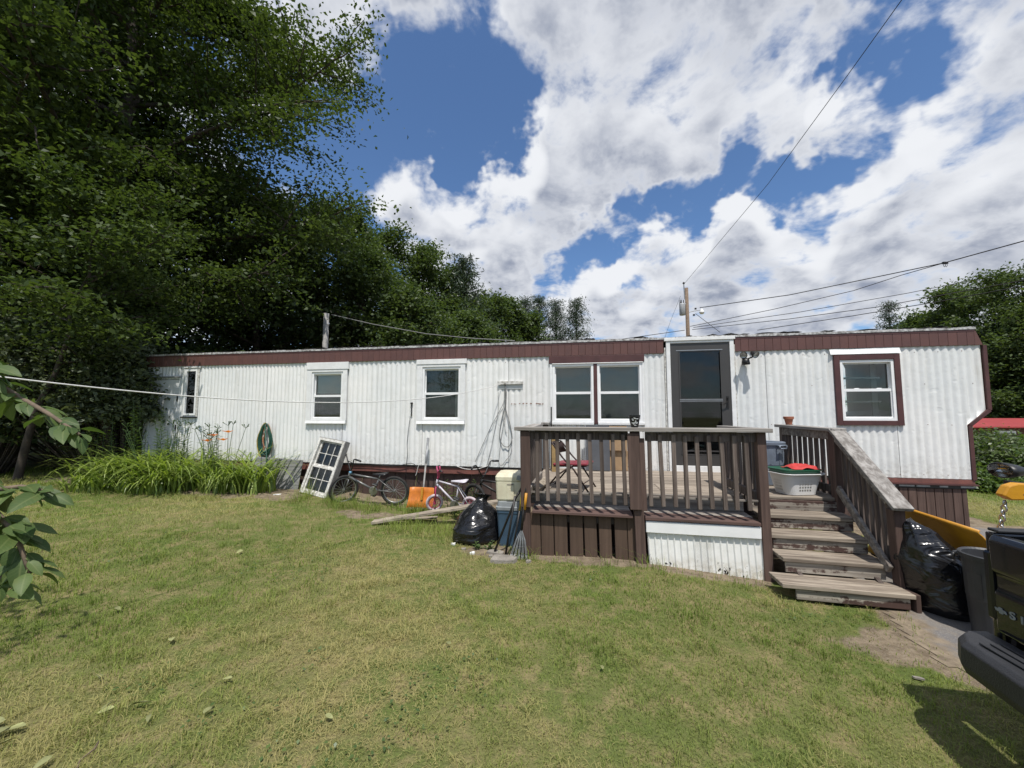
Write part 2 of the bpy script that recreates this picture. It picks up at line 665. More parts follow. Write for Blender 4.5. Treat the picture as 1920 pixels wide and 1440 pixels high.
simple('lamp_lens', (.42, .43, .43), .12, .25, 30, metal=.5)
simple('stone', (.27, .245, .21), .9, .35, 9, .6)
simple('paper_white', (.72, .72, .70), .8, .1, 8)
simple('red_roof', (.34, .045, .045), .5, .2, 3)
simple('shed_wall', (.15, .062, .052), .8, .3, 3)
simple('pole_wood', (.21, .15, .105), .9, .4, 9, .4)
simple('post_grey', (.30, .29, .275), .9, .4, 12, .5)
simple('transformer_grey', (.40, .41, .42), .5, .15, 6)
simple('bark', (.070, .055, .042), .95, .45, 7, .8, bscale=14)
simple('twig', (.17, .125, .085), .9, .4, 20, .3)
simple('leaf_litter', (.26, .27, .11), .8, .4, 30, rand=.5)
wood('w_rail', (.33, .30, .265), (.135, .115, .10), 'x')
wood('w_cap', (.37, .345, .31), (.17, .15, .135), 'x')
wood('w_cap_v', (.36, .34, .315), (.16, .145, .13), 'y', gs=.8)
wood('w_tread', (.345, .295, .235), (.135, .108, .084), 'x', rand=.25)
wood('w_floor', (.36, .31, .25), (.16, .13, .105), 'x', paint=(.10, .062, .05), paint_amt=.10)
wood('w_riser', (.38, .345, .29), (.19, .165, .14), 'x', paint=(.072, .044, .037), paint_amt=.42, rand=.15)
wood('w_balus', (.185, .150, .128), (.080, .060, .050), 'z', rand=.45)
wood('w_dark', (.15, .125, .11), (.060, .046, .040), 'z', rand=.4)
wood('w_brown', (.118, .078, .064), (.070, .046, .038), 'z', rand=.2)
wood('w_brown_x', (.14, .085, .072), (.075, .05, .043), 'x', rand=.2)
wood('w_skirt', (.108, .072, .052), (.080, .053, .038), 'z', rand=.2)
wood('w_ply', (.30, .30, .295), (.13, .13, .13), 'x', gs=.45)
wood('w_plank', (.38, .33, .26), (.17, .14, .11), 'x')


def bag_mat():
    m, q, b = new_mat('bag_black')
    p = pos_home(q)
    b.inputs['Base Color'].default_value = (.0075, .0075, .0085, 1)
    b.inputs['Roughness'].default_value = .24
    b.inputs['Specular IOR Level'].default_value = .6
    bn = q.n('ShaderNodeBump')
    bn.inputs['Strength'].default_value = .9
    bn.inputs['Distance'].default_value = .03
    n1 = q.noise(q.mapping(p, rot=(.3, .5, .2), scale=(1, 1, 2.2)), 3.6, 2.5, .5, 1.6)
    q.put(bn.inputs['Height'], n1)
    q.put(b.inputs['Normal'], bn.outputs[0])


bag_mat()


def glass_mat(name, tint, spec=.5, trans=.55):
    m, q, b = new_mat(name)
    t = m.node_tree
    gl_ = q.n('ShaderNodeBsdfGlossy')
    gl_.inputs['Roughness'].default_value = .03
    tr = q.n('ShaderNodeBsdfTransparent')
    tr.inputs['Color'].default_value = (*tint, 1)
    fr = q.n('ShaderNodeFresnel')
    fr.inputs['IOR'].default_value = 1.5
    mx = q.n('ShaderNodeMixShader')
    f = q.math('MULTIPLY', fr.outputs[0], 1.0, clamp=True)
    q.put(mx.inputs[0], f)
    t.links.new(tr.outputs[0], mx.inputs[1])
    t.links.new(gl_.outputs[0], mx.inputs[2])
    t.links.new(mx.outputs[0], t.nodes['Material Output'].inputs[0])
    return m


glass_mat('glass', (.90, .92, .90))
glass_mat('screen_glass', (.60, .61, .60))


def leaf_mat(name, c1, c2, dry=None, trans=.35, rough=.42, gloss=.5):
    m, q, b = new_mat(name)
    t = m.node_tree
    at = q.n('ShaderNodeAttribute', _attribute_name='rnd')
    c = q.mix(at.outputs['Fac'], c1, c2)
    if dry is not None:
        at2 = q.n('ShaderNodeAttribute', _attribute_name='dry')
        c = q.mix(at2.outputs['Fac'], c, dry)
    q.put(b.inputs['Base Color'], c)
    b.inputs['Roughness'].default_value = rough
    b.inputs['Specular IOR Level'].default_value = gloss
    tl = q.n('ShaderNodeBsdfTranslucent')
    cc = q.mix(1., c, (1.25, 1.35, .55), 'MULTIPLY')
    q.put(tl.inputs['Color'], cc)
    mx = q.n('ShaderNodeMixShader')
    mx.inputs[0].default_value = trans
    t.links.new(b.outputs[0], mx.inputs[1])
    t.links.new(tl.outputs[0], mx.inputs[2])
    t.links.new(mx.outputs[0], t.nodes['Material Output'].inputs[0])
    return m


leaf_mat('maple', (.040, .066, .021), (.084, .116, .035), gloss=.22, rough=.5)
leaf_mat('dark_leaf', (.034, .056, .022), (.064, .090, .034))
leaf_mat('grey_leaf', (.074, .096, .052), (.125, .150, .085), gloss=.3, rough=.5)
leaf_mat('wood_leaf', (.048, .078, .032), (.105, .142, .052), gloss=.25, rough=.5)
leaf_mat('needle', (.032, .054, .032), (.062, .090, .048), trans=.15)
leaf_mat('lily_leaf', (.15, .225, .045), (.30, .37, .09), trans=.4)
leaf_mat('lily_flower', (.58, .13, .025), (.70, .22, .04), trans=.3)
leaf_mat('weed_leaf', (.065, .115, .035), (.13, .185, .055), trans=.4)
def vein_mat():
    m = leaf_mat('fruit_leaf', (.050, .092, .026), (.105, .155, .045), trans=.35, rough=.55, gloss=.35)
    q = NT(m.node_tree)
    b = m.node_tree.nodes['Principled BSDF']
    src = b.inputs['Base Color'].links[0].from_socket
    rb = q.n('ShaderNodeAttribute', _attribute_name='rib')
    al = q.n('ShaderNodeAttribute', _attribute_name='along')
    ph = q.math('SUBTRACT', q.math('MULTIPLY', al.outputs['Fac'], 9.), q.math('MULTIPLY', rb.outputs['Fac'], 1.6))
    vein = q.ramp(q.math('ABSOLUTE', q.math('SUBTRACT', q.math('FRACT', ph), .5)), .0, .12, 1., 0.)
    mid = q.ramp(rb.outputs['Fac'], .0, .16, 1., 0.)
    f = q.math('MAXIMUM', q.math('MULTIPLY', vein, .45), mid)
    c = q.mix(q.math('MULTIPLY', f, .55), src, (.20, .24, .09))
    g = q.n('ShaderNodeNewGeometry')
    c = q.mix(q.math('MULTIPLY', q.ramp(q.noise(g.outputs['Position'], 45, 4, .6), .5, .75), .35), c, (.14, .15, .04))
    q.put(b.inputs['Base Color'], c)


vein_mat()
leaf_mat('grass_blade', (.120, .180, .034), (.225, .280, .056), dry=(.37, .33, .14), trans=.3, rough=.6, gloss=.25)

# ------------------------------------------------------------------ ground
DECK_U0, DECK_U1, DECK_V = -.73, 1.82, 2.42
DRIVE = [(3.42, 4.3), (3.22, 3.52), (3.02, 3.12), (2.92, 2.78), (3.12, 2.42), (4.2, 2.28), (8.9, 1.2), (8.9, 5.0), (6.6, 6.0)]


def in_poly(x, y, poly):
    x, y = np.asarray(x, float), np.asarray(y, float)
    c = np.zeros(x.shape, bool)
    n_ = len(poly)
    for i in range(n_):
        x0, y0 = poly[i]
        x1, y1 = poly[i - 1]
        cond = ((y0 > y) != (y1 > y)) & (x < (x1 - x0) * (y - y0) / (y1 - y0 + 1e-12) + x0)
        c ^= cond
    return c


def poly_dist(x, y, poly):
    x, y = np.asarray(x, float), np.asarray(y, float)
    best = np.full(x.shape, 1e9)
    for i in range(len(poly)):
        ax, ay = poly[i - 1]
        bx_, by_ = poly[i]
        t = np.clip(((x - ax) * (bx_ - ax) + (y - ay) * (by_ - ay)) / ((bx_ - ax) ** 2 + (by_ - ay) ** 2), 0, 1)
        best = np.minimum(best, np.hypot(x - ax - t * (bx_ - ax), y - ay - t * (by_ - ay)))
    return best


def dirt_mask(x, y):
    """bare soil: worn patch at the steps, foot of the deck, under and along the home"""
    u, v = to_uv(np.asarray(x, float), np.asarray(y, float))
    nz = (vnoise(x, y, 11, 3.2) - .5) * .5 + (vnoise(x, y, 12, 9.) - .5) * .4 + (vnoise(x, y, 13, 26.) - .5) * .25
    d1 = 1.0 - np.hypot((u - 2.22) / .72, (v - 3.36) / .42)
    d1b = 1.0 - np.hypot((u - 2.55) / .42, (v - 3.62) / .26)
    d2 = 1.0 - np.abs(v - 2.46) / .16
    d2 = np.where((u > -1.0) & (u < 1.8), d2, -1)
    d3 = np.where((u > -9.6) & (u < 6), 1.0 - (v - .2) / .45, -1)
    d4 = 1.0 - np.hypot((u + 1.1) / .55, (v - 2.35) / .25)
    d5 = np.where((u > DECK_U0) & (u < 2.8) & (v < 2.4) & (v > -3.3), 1.0, -1)
    d6 = 1.0 - np.hypot((u + 3.0) / 1.1, (v - 1.1) / .35)
    d7 = np.where((u > -10.5) & (u < -4.9), 1.0 - np.abs(v - .75) / .5, -1)
    d8 = .45 - np.hypot((u - .9) / .8, (v - 4.3) / .5) * .6
    d = np.maximum.reduce([d1, d1b, d2 * .8, d3, d4 * .8, d5 * 1.5, d6 * .7, d7])
    # soil along the edge of the driveway
    dd = poly_dist(x, y, DRIVE)
    d = np.maximum(d, .75 - dd / .28)
    return np.clip((d + nz * 1.3 - .12) * 2.2, 0, 1)


def axis(a, b, fine0, fine1, step, far):
    left, right = [], []
    x = fine0
    s_ = step
    while x > a:
        s_ *= 1.25
        x -= s_
        left.append(max(x, a))
    x = fine1
    s_ = step
    while x < b:
        s_ *= 1.25
        x += s_
        right.append(min(x, b))
    return np.array(left[::-1] + list(np.arange(fine0, fine1 + 1e-6, step)) + right)


gx = axis(-700, 700, -11, 9, .11, 0)
gy = axis(-300, 900, .6, 9.5, .11, 0)
GX, GY = np.meshgrid(gx, gy)
GZ = gz(GX, GY)
nxv, nyv = len(gx), len(gy)
me = bpy.data.meshes.new('ground')
vv = np.stack([GX.ravel(), GY.ravel(), GZ.ravel()], 1)
idx = np.arange(nxv * nyv).reshape(nyv, nxv)
ff = np.stack([idx[:-1, :-1].ravel(), idx[:-1, 1:].ravel(), idx[1:, 1:].ravel(), idx[1:, :-1].ravel()], 1)
me.vertices.add(len(vv))
me.vertices.foreach_set('co', vv.astype(np.float32).ravel())
me.loops.add(ff.size)
me.loops.foreach_set('vertex_index', ff.astype(np.int32).ravel())
me.polygons.add(len(ff))
me.polygons.foreach_set('loop_start', np.arange(0, ff.size, 4, dtype=np.int32))
me.polygons.foreach_set('loop_total', np.full(len(ff), 4, np.int32))
at = me.attributes.new('soil', 'FLOAT', 'POINT')
at.data.foreach_set('value', dirt_mask(vv[:, 0], vv[:, 1]).astype(np.float32))
me.update(calc_edges=True)
me.polygons.foreach_set('use_smooth', [True] * len(ff))

m, q, b = new_mat('lawn')
geo = q.n('ShaderNodeNewGeometry')
P_ = geo.outputs['Position']
n1 = q.noise(P_, .9, 4, .6)
n2 = q.noise(P_, 5.5, 5, .65)
n3 = q.noise(P_, 60, 4, .7)
c = q.mix(q.ramp(n1, .35, .65), (.105, .145, .036), (.180, .175, .068))
c = q.mix(q.ramp(n2, .42, .68), c, (.26, .215, .105))
c = q.mix(q.math('MULTIPLY', q.ramp(n3, .35, .7), .55), c, (.070, .066, .030))
soil = q.n('ShaderNodeAttribute', _attribute_name='soil')
sc1 = q.mix(q.ramp(q.noise(P_, 9, 6, .7), .35, .65), (.245, .195, .135), (.135, .105, .072))
sc1 = q.mix(q.math('MULTIPLY', q.ramp(q.noise(P_, 90, 3, .6), .5, .7), .5), sc1, (.32, .28, .22))
sm = q.ramp(q.math('ADD', soil.outputs['Fac'], q.math('MULTIPLY', q.math('SUBTRACT', q.noise(P_, 22, 5, .7), .5), .5)), .3, .7)
c = q.mix(sm, c, sc1)
q.put(b.inputs['Base Color'], c)
b.inputs['Roughness'].default_value = .95
b.inputs['Specular IOR Level'].default_value = .1
bn = q.n('ShaderNodeBump')
bn.inputs['Strength'].default_value = .8
bn.inputs['Distance'].default_value = .02
q.put(bn.inputs['Height'], q.math('ADD', n3, q.math('MULTIPLY', n2, .6)))
q.put(b.inputs['Normal'], bn.outputs[0])
me.materials.append(m)
tag(link('ground', me), kind='structure')

# driveway: worn asphalt and concrete dust, a sheet just above the ground
m, q, b = new_mat('asphalt')
geo = q.n('ShaderNodeNewGeometry')
P_ = geo.outputs['Position']
c = q.mix(q.ramp(q.noise(P_, 2.2, 5, .6), .35, .65), (.185, .165, .14), (.125, .12, .12))
c = q.mix(q.math('MULTIPLY', q.ramp(q.noise(P_, 110, 3, .6), .45, .75), .55), c, (.30, .29, .28))
c = q.mix(q.math('MULTIPLY', q.ramp(q.noise(P_, 6, 6, .7), .5, .72), .6), c, (.23, .19, .14))
eg = q.n('ShaderNodeAttribute', _attribute_name='edge')
em = q.ramp(q.math('ADD', eg.outputs['Fac'], q.math('MULTIPLY', q.math('SUBTRACT', q.noise(P_, 7, 6, .7), .5), .5)), .12, .30, 1., 0.)
sc2 = q.mix(q.ramp(q.noise(P_, 9, 6, .7), .35, .65), (.245, .195, .135), (.135, .105, .072))
c = q.mix(em, c, sc2)
q.put(b.inputs['Base Color'], c)
b.inputs['Roughness'].default_value = .9
bn = q.n('ShaderNodeBump')
bn.inputs['Strength'].default_value = .6
bn.inputs['Distance'].default_value = .006
q.put(bn.inputs['Height'], q.noise(P_, 120, 3, .6))
q.put(b.inputs['Normal'], bn.outputs[0])
st = .06
xs, ys = np.arange(2.8, 9, st), np.arange(.4, 6.3, st)
dm = MB()
vid = {}
for i, x in enumerate(xs):
    for j, y in enumerate(ys):
        if bool(in_poly(x + st / 2, y + st / 2, DRIVE)):
            ids = []
            for (a, b_) in ((i, j), (i + 1, j), (i + 1, j + 1), (i, j + 1)):
                if (a, b_) not in vid:
                    X, Y = 2.8 + a * st, .4 + b_ * st
                    vid[(a, b_)] = len(dm.v)
                    dm.v.append((X, Y, gzf(X, Y) + .005))
                ids.append(vid[(a, b_)])
            dm.f.append(tuple(ids))
dro = tag(dm.build('driveway', m, smooth=True), kind='structure')
dvv = np.array(dm.v)
at = dro.data.attributes.new('edge', 'FLOAT', 'POINT')
at.data.foreach_set('value', poly_dist(dvv[:, 0], dvv[:, 1], DRIVE).astype(np.float32))

# ------------------------------------------------------------------ the mobile home
HU0, HU1 = -9.42, 5.66
Z0, ZF, ZT = .645, 2.605, 2.85           # bottom of the siding, bottom and top of the brown fascia
DEPTH = 3.05
home = hthing('mobile_home', 'long white corrugated mobile home with brown fascia and skirting', 'mobile home', 0, 0, 0)


def corr(u0, u1, z0, z1, pitch=.1, amp=.009, y=0., name='siding_panel', mat='siding', poly_right=None):
    """a sheet of corrugated metal with its waves upright; poly_right(z) trims a slanted right edge"""
    u0, u1 = u0 + .002, u1 - .002
    mb = MB()
    nn = max(2, int(round((u1 - u0) / pitch * 10)))
    zs = [z0, z1] if poly_right is None else sorted({z0, z1, 1.43, 1.65, *np.linspace(z0, z1, 12)})
    zs = [z for z in zs if z0 <= z <= z1]
    for z in zs:
        ur = u1 if poly_right is None else poly_right(z)
        for i in range(nn + 1):
            u = u0 + (u1 - u0) * i / nn
            uu = min(u, ur)
            ph = 2 * math.pi * uu / pitch
            wv = .45 * math.cos(ph) + .55 * (2 * abs(math.cos(ph / 2)) ** .75 - 1)
            mb.v.append((uu, y - amp * wv - .004 * vnoise(uu, z, 9, 1.3), z))
    for r_ in range(len(zs) - 1):
        for i in range(nn):
            a = r_ * (nn + 1) + i
            mb.f.append((a, a + 1, a + nn + 2, a + nn + 1))
    return mb.build(name, MT[mat], home, smooth=True, fix=False)


def prof_right(z):
    if z > 1.65: return 5.74 - .0 * z
    if z > 1.43: return 5.49 + (z - 1.43) / .22 * .25
    return 5.487


# openings: (u0, u1, z0, z1)
OPEN = {'nar': (-8.36, -8.05, 1.56, 2.53), 'w1': (-5.31, -4.63, 1.47, 2.41), 'w2': (-2.98, -2.24, 1.47, 2.46),
        'da': (-.55, .15, 1.45, 2.455), 'db': (.215, .95, 1.45, 2.455), 'door': (1.41, 2.32, .70, 2.76), 'rw': (3.89, 4.61, 1.49, 2.42),
        'back': (-9.23, -8.50, .70, 2.33)}
seams = [HU0, -9.23, -8.50, -8.36, -8.05, -7.2, -6.35, -5.31, -4.63, -3.9, -2.98, -2.24, -1.35, -.55, .15, .215, .95, 1.34]
holes = {(-9.23, -8.50): 'back', (-8.36, -8.05): 'nar', (-5.31, -4.63): 'w1', (-2.98, -2.24): 'w2', (-.55, .15): 'da', (.215, .95): 'db'}
for a, b_ in zip(seams[:-1], seams[1:]):
    pt = .0845 if b_ <= -4.6 else .1
    h = holes.get((a, b_))
    off = -.003 * (seams.index(a) % 2)
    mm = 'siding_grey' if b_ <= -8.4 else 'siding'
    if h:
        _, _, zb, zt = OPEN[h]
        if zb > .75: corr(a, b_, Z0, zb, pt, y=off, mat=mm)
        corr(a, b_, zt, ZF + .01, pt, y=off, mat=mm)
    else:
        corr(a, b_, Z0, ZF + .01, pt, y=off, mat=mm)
corr(2.38, 2.86, Z0, ZF + .01, y=0)
corr(2.86, 3.89, Z0, ZF + .01, y=-.003)
corr(3.89, 4.61, Z0, 1.49, y=0)
corr(3.89, 4.61, 2.42, ZF + .01, y=0)
corr(4.61, 5.74, Z0, ZF + .01, y=-.003, poly_right=prof_right)

# end walls, back wall, floor, roof
mb = MB()
pf = [(5.487, Z0), (5.49, 1.43), (5.74, 1.65), (5.745, 2.60), (5.655, ZT)]
for (a, b_) in zip(pf[:-1], pf[1:]):
    mb.quad((a[0], .012, a[1]), (a[0], DEPTH, a[1]), (b_[0], DEPTH, b_[1]), (b_[0], .012, b_[1]))
mb.build('end_wall', MT['siding'], home, fix=False)
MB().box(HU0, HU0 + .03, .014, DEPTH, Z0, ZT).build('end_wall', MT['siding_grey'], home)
MB().box(HU0 + .032, 5.48, DEPTH, DEPTH + .03, Z0, ZT).build('rear_wall', MT['siding'], home)
MB().box(HU0 + .035, 5.47, .03, DEPTH - .005, Z0 - .08, Z0 + .02).build('floor', MT['interior'], home)
MB().box(-.64, -.60, .05, DEPTH - .01, Z0 + .02, ZT - .06).build('partition_wall', MT['interior'], home)
MB().box(2.9, 2.94, .6, DEPTH - .01, Z0 + .02, ZT - .06).build('partition_wall', MT['interior'], home)
MB().box(-7.0, -6.96, .05, DEPTH - .01, Z0 + .02, ZT - .06).build('partition_wall', MT['interior'], home)
MB().box(-3.9, -3.86, .05, DEPTH - .01, Z0 + .02, ZT - .06).build('partition_wall', MT['interior'], home)
mb = MB()
prev = None
nr = 10
rows = []
for i in range(nr + 1):
    t = i / nr
    y = -.035 + (DEPTH + .08) * t
    z = ZT + .022 + .16 * math.sin(math.pi * t)
    rows.append((y, z))
us = np.linspace(HU0 - .03, 5.68, 220)
jag = [(.010 * (vnoise(u_, 0, 31, 7.) - .5) + .012 * (vnoise(u_, 0, 32, 19.) - .5)) for u_ in us]
for r_, (y, z) in enumerate(rows):
    for i_, u_ in enumerate(us):
        zz = z + (jag[i_] * 1.3 if r_ == 0 else jag[-i_] * 1.6 if r_ == 1 else 0)
        mb.v.append((u_, y, zz))
nu = len(us)
for r_ in range(nr):
    for i_ in range(nu - 1):
        a = r_ * nu + i_
        mb.f.append((a, a + 1, a + nu + 1, a + nu))
roof = mb.build('roof', MT['roof_metal'], home, smooth=True)
mb = MB()
for i_ in range(nu):
    mb.v.append((us[i_], -.036, rows[0][1] + jag[i_] * 1.3 + .003))
    mb.v.append((us[i_], -.041, ZT - .012 + .006 * (vnoise(us[i_], 1, 33, 9.) - .5)))
for i_ in range(nu - 1):
    mb.f.append((2 * i_, 2 * i_ + 1, 2 * i_ + 3, 2 * i_ + 2))
mb.build('roof_edge', MT['roof_metal'], roof, fix=False)
MB().box(HU0, 5.64, .0, DEPTH, ZT - .05, ZT - .03).build('ceiling', MT['interior'], home)
# ragged lifted tar patches on the roof edge
for i in range(46):
    u_ = random.uniform(-6, 5.5)
    L_ = random.uniform(.08, .35)
    mb = MB()
    pts_f, pts_b = [], []
    for j in range(5):
        t = j / 4
        hgt = .012 + .02 * math.sin(math.pi * t) * random.uniform(.3, 1.2)
        pts_f.append((u_ + L_ * t, -.03, ZT + .024 + hgt))
        pts_b.append((u_ + L_ * t, .10, ZT + .045))
    for j in range(4):
        mb.quad(pts_f[j], pts_f[j + 1], pts_b[j + 1], pts_b[j])
    mb.build('roof_flap', MT['roof_metal' if i % 3 else 'black_plastic'], roof, fix=False)

# brown fascia of upright boards, with grooves between them
u_ = HU0
wd = .118
while u_ < 5.66 - .02:
    e = min(u_ + wd, 5.66)
    if not (u_ > 1.26 and e < 2.46):
        u2 = e - .002
        if u_ < 1.31 < u2: u2 = 1.31
        uu = max(u_, 2.41) if u_ < 2.41 < u2 else u_
        if u2 - uu > .02:
            cube('fascia_board', uu, u2, -.030, -.004 + .001 * random.random(), ZF, ZT - .004, MT['fascia'], home, ch=.003)
    u_ = e
MB().prism([(5.658, ZF), (5.752, ZF), (5.668, ZT - .004), (5.658, ZT - .004)], -.03, -.003).build('fascia_end', MT['fascia'], home)
MB().box(HU0, 1.31, -.0335, -.031, ZT - .045, ZT - .006).build('drip_edge', MT['brown_trim'], home)
MB().box(2.41, 5.66, -.0335, -.031, ZT - .045, ZT - .006).build('drip_edge', MT['brown_trim'], home)
# brown edge trim on the raked end
for (a, b_) in zip([(5.50, Z0 - .01), (5.503, 1.425), (5.757, 1.648)], [(5.503, 1.425), (5.757, 1.648), (5.762, 2.60)]):
    MB().beam((a[0] + .012, -.012, a[1]), (b_[0] + .012, -.012, b_[1]), .045, .042, (0, -1, 0)).build('corner_trim', MT['brown_trim'], home)

# floor beam and skirting
MB().box(-5.30, 4.25, .012, .05, .505, Z0 - .014).build('floor_beam', MT['red_beam'], home)
MB().box(HU0, -5.31, .012, .05, .505, Z0 - .014).build('floor_beam', MT['red_beam'], home)
MB().box(-5.3, 4.2, -.006, .011, Z0 - .030, Z0 - .014).build('drip_strip', MT['dark_metal'], home)
MB().box(4.26, 5.52, -.02, .05, .575, Z0 - .008).build('floor_beam', MT['red_beam'], home)
MB().box(4.0, 5.55, -.045, .03, .555, .573).build('ledge_strip', MT['brown_trim'], home)
MB().box(4.0, 5.5, -.012, .03, .505, .553).build('flashing', MT['black_plastic'], home)
for i in range(5):
    a = 4.35 + i * .24 + random.uniform(-.05, .05)
    MB().box(a, a + random.uniform(.1, .2), -.016, -.0125, .522, .545).build('tape_patch', MT['galvanised'], home)
u_ = -9.4
while u_ < 5.4:
    wd = random.uniform(.15, .21) if u_ < 4 else .112
    g0 = gl(u_ + wd / 2, .0)
    lean = random.uniform(-.015, .015)
    cube('skirt_plank', u_, min(u_ + wd - .008, 5.43), .075 if u_ < 4 else .0, .095 if u_ < 4 else .022, g0 - .05, .50, MT['dark_skirt'] if u_ < 4 else MT['w_brown'], home, rot=(lean, 0, 0))
    u_ += wd
MB().box(5.42, 5.44, .03, DEPTH, -.2, .5).build('skirt_end', MT['dark_skirt'], home)
MB().box(HU0, HU0 + .02, .03, DEPTH, -.1, .5).build('skirt_end', MT['dark_skirt'], home)


# ---- windows
def window(key, casing, kind):
    u0, u1, z0, z1 = OPEN[key]
    wn = bpy.data.objects.new('window', None)
    COL.objects.link(wn)
    wn.parent = home
    wn.location = ((u0 + u1) / 2, 0, z0)
    ox, oz = (u0 + u1) / 2, z0
    a, b_, c, d = u0 - ox, u1 - ox, 0., z1 - z0
    f = .038
    fm = MT['white_vinyl']
    mb = MB()
    mb.box(a, a + f, -.03, .05, c, d).box(b_ - f, b_, -.03, .05, c, d).box(a + f, b_ - f, -.029, .05, c, c + f).box(a + f, b_ - f, -.029, .05, d - f, d)
    mb.build('window_frame', fm, wn)
    mid = d * .5
    if kind != 'narrow':
        mb = MB()
        mb.box(a + f, b_ - f, -.012, .02, mid - .02, mid + .022)
        mb.box(a + f, a + f + .016, -.010, .02, c + f, mid - .02).box(b_ - f - .016, b_ - f, -.010, .02, c + f, mid - .02)
        mb.box(a + f + .016, b_ - f - .016, -.010, .02, c + f, c + f + .022)
        mb.build('sash', fm, wn)
        mb = MB()
        mb.box(a + f, a + f + .016, .022, .04, mid + .022, d - f).box(b_ - f - .016, b_ - f, .022, .04, mid + .022, d - f)
        mb.box(a + f + .016, b_ - f - .016, .022, .04, d - f - .022, d - f)
        mb.build('sash', fm, wn)
        MB().box(a + f, b_ - f, .004, .007, c + f, mid).build('pane', MT['glass'], wn)
        MB().box(a + f, b_ - f, .030, .033, mid, d - f).build('pane', MT['glass'], wn)
    else:
        MB().box(a + f, b_ - f, .004, .007, c + f, mid).build('pane', MT['screen_glass'], wn)
        MB().box(a + f, b_ - f, .004, .007, mid + .012, d - f).build('pane', MT['screen_glass'], wn)
        MB().box(a + f, b_ - f, -.004, .015, mid, mid + .012).build('sash', MT['dark_metal'], wn)
    for p0, p1, w_, t_, mn in casing:
        pass
    # what hangs behind the glass
    if kind == 'shade':
        MB().box(a + f, b_ - f, .075, .08, mid + .05, d - f).build('window_shade', MT['shade_cloth'], wn)
        MB().box(a + f, b_ - f, .16, .17, c, mid + .05).build('curtain', MT['curtain'], wn)
    elif kind == 'dark':
        MB().box(b_ - f - .10, b_ - f, .09, .095, c, d).build('curtain', MT['blind'], wn)
        MB().box(a, b_, .13, .14, c - .1, d).build('curtain', MT['curtain'], wn)
    elif kind == 'blind':
        mb = MB()
        z = d - f
        while z > mid - .02:
            mb.quad((a + f, .066, z - .015), (b_ - f, .066, z - .015), (b_ - f, .073, z + .003), (a + f, .073, z + .003))
            z -= .020
        mb.build('blind', MT['blind'], wn, fix=False)
        mb = MB()
        z = mid
        while z > c + .02:
            mb.quad((a + f, .066, z - .016), (b_ - f, .066, z - .016), (b_ - f, .070, z + .004), (a + f, .070, z + .004))
            z -= .020
        mb.build('blind', MT['curtain'], wn, fix=False)
    elif kind == 'kitchen':
        for zz in (.70, .30):
            MB().box(a + f, b_ - f - .06, .12, .20, d * zz, d * zz + .025).build('shelf', MT['blind'], wn)
        MB().box(b_ - f - .10, b_ - f - .02, .25, .27, c, d).build('curtain', MT['blind'], wn)
        for x_ in (a + .2, b_ - .22):
            MB().box(x_, x_ + .06, .0, .02, mid + .022, mid + .032).build('sash_lock', fm, wn)
    elif kind == 'narrow':
        MB().box(a, b_, .05, .06, c, d).build('curtain', MT['curtain'], wn)
    return wn


def trim(name, u0, u1, z0, z1, mat, y0=-.045, y1=-.012, par=None):
    return cube(name, u0, u1, y0, y1, z0, z1, MT[mat], par or home, ch=.003)


window('w1', [], 'shade')
window('w2', [], 'dark')
window('da', [], 'blind')
window('db', [], 'blind')
window('rw', [], 'kitchen')
window('nar', [], 'narrow')
for (o, hd) in (('w1', .13), ('w2', .13)):
    u0, u1, z0, z1 = OPEN[o]
    trim('window_casing', u0 - .11, u0 - .002, z0 - .005, z1 + .05, 'white_trim')
    trim('window_casing', u1 + .002, u1 + .09, z0 - .005, z1 + .05, 'white_trim')
    trim('window_casing', u0 - .002, u1 + .002, z1 + .002, z1 + .05, 'white_trim')
    trim('window_header', u0 - .12, u1 + .12, z1 + .052, ZF - .004, 'white_trim', -.055)
    # sill that slopes out and down
    mb = MB()
    mb.prism([(-.008, z0 - .006), (-.045, z0 - .006), (-.062, z0 - .066), (-.008, z0 - .066)], u0 - .105, u1 + .085, axes=(1, 2, 0))
    mb.build('window_sill', MT['white_trim'], home)
# double window: brown header board, brown mullion, white bottom trim
trim('window_header', -.615, .995, 2.475, ZF - .004, 'brown_trim', -.040)
trim('mullion', .152, .213, 1.42, 2.47, 'brown_trim', -.035)
trim('window_casing', -.60, -.552, 1.41, 2.47, 'white_trim', -.03)
trim('window_casing', .952, .985, 1.41, 2.47, 'white_trim', -.03)
trim('window_sill', -.58, .148, 1.405, 1.448, 'white_trim', -.05)
trim('window_sill', .217, .97, 1.405, 1.448, 'white_trim', -.05)
trim('window_drip', -.56, .97, 2.458, 2.472, 'white_trim', -.05)
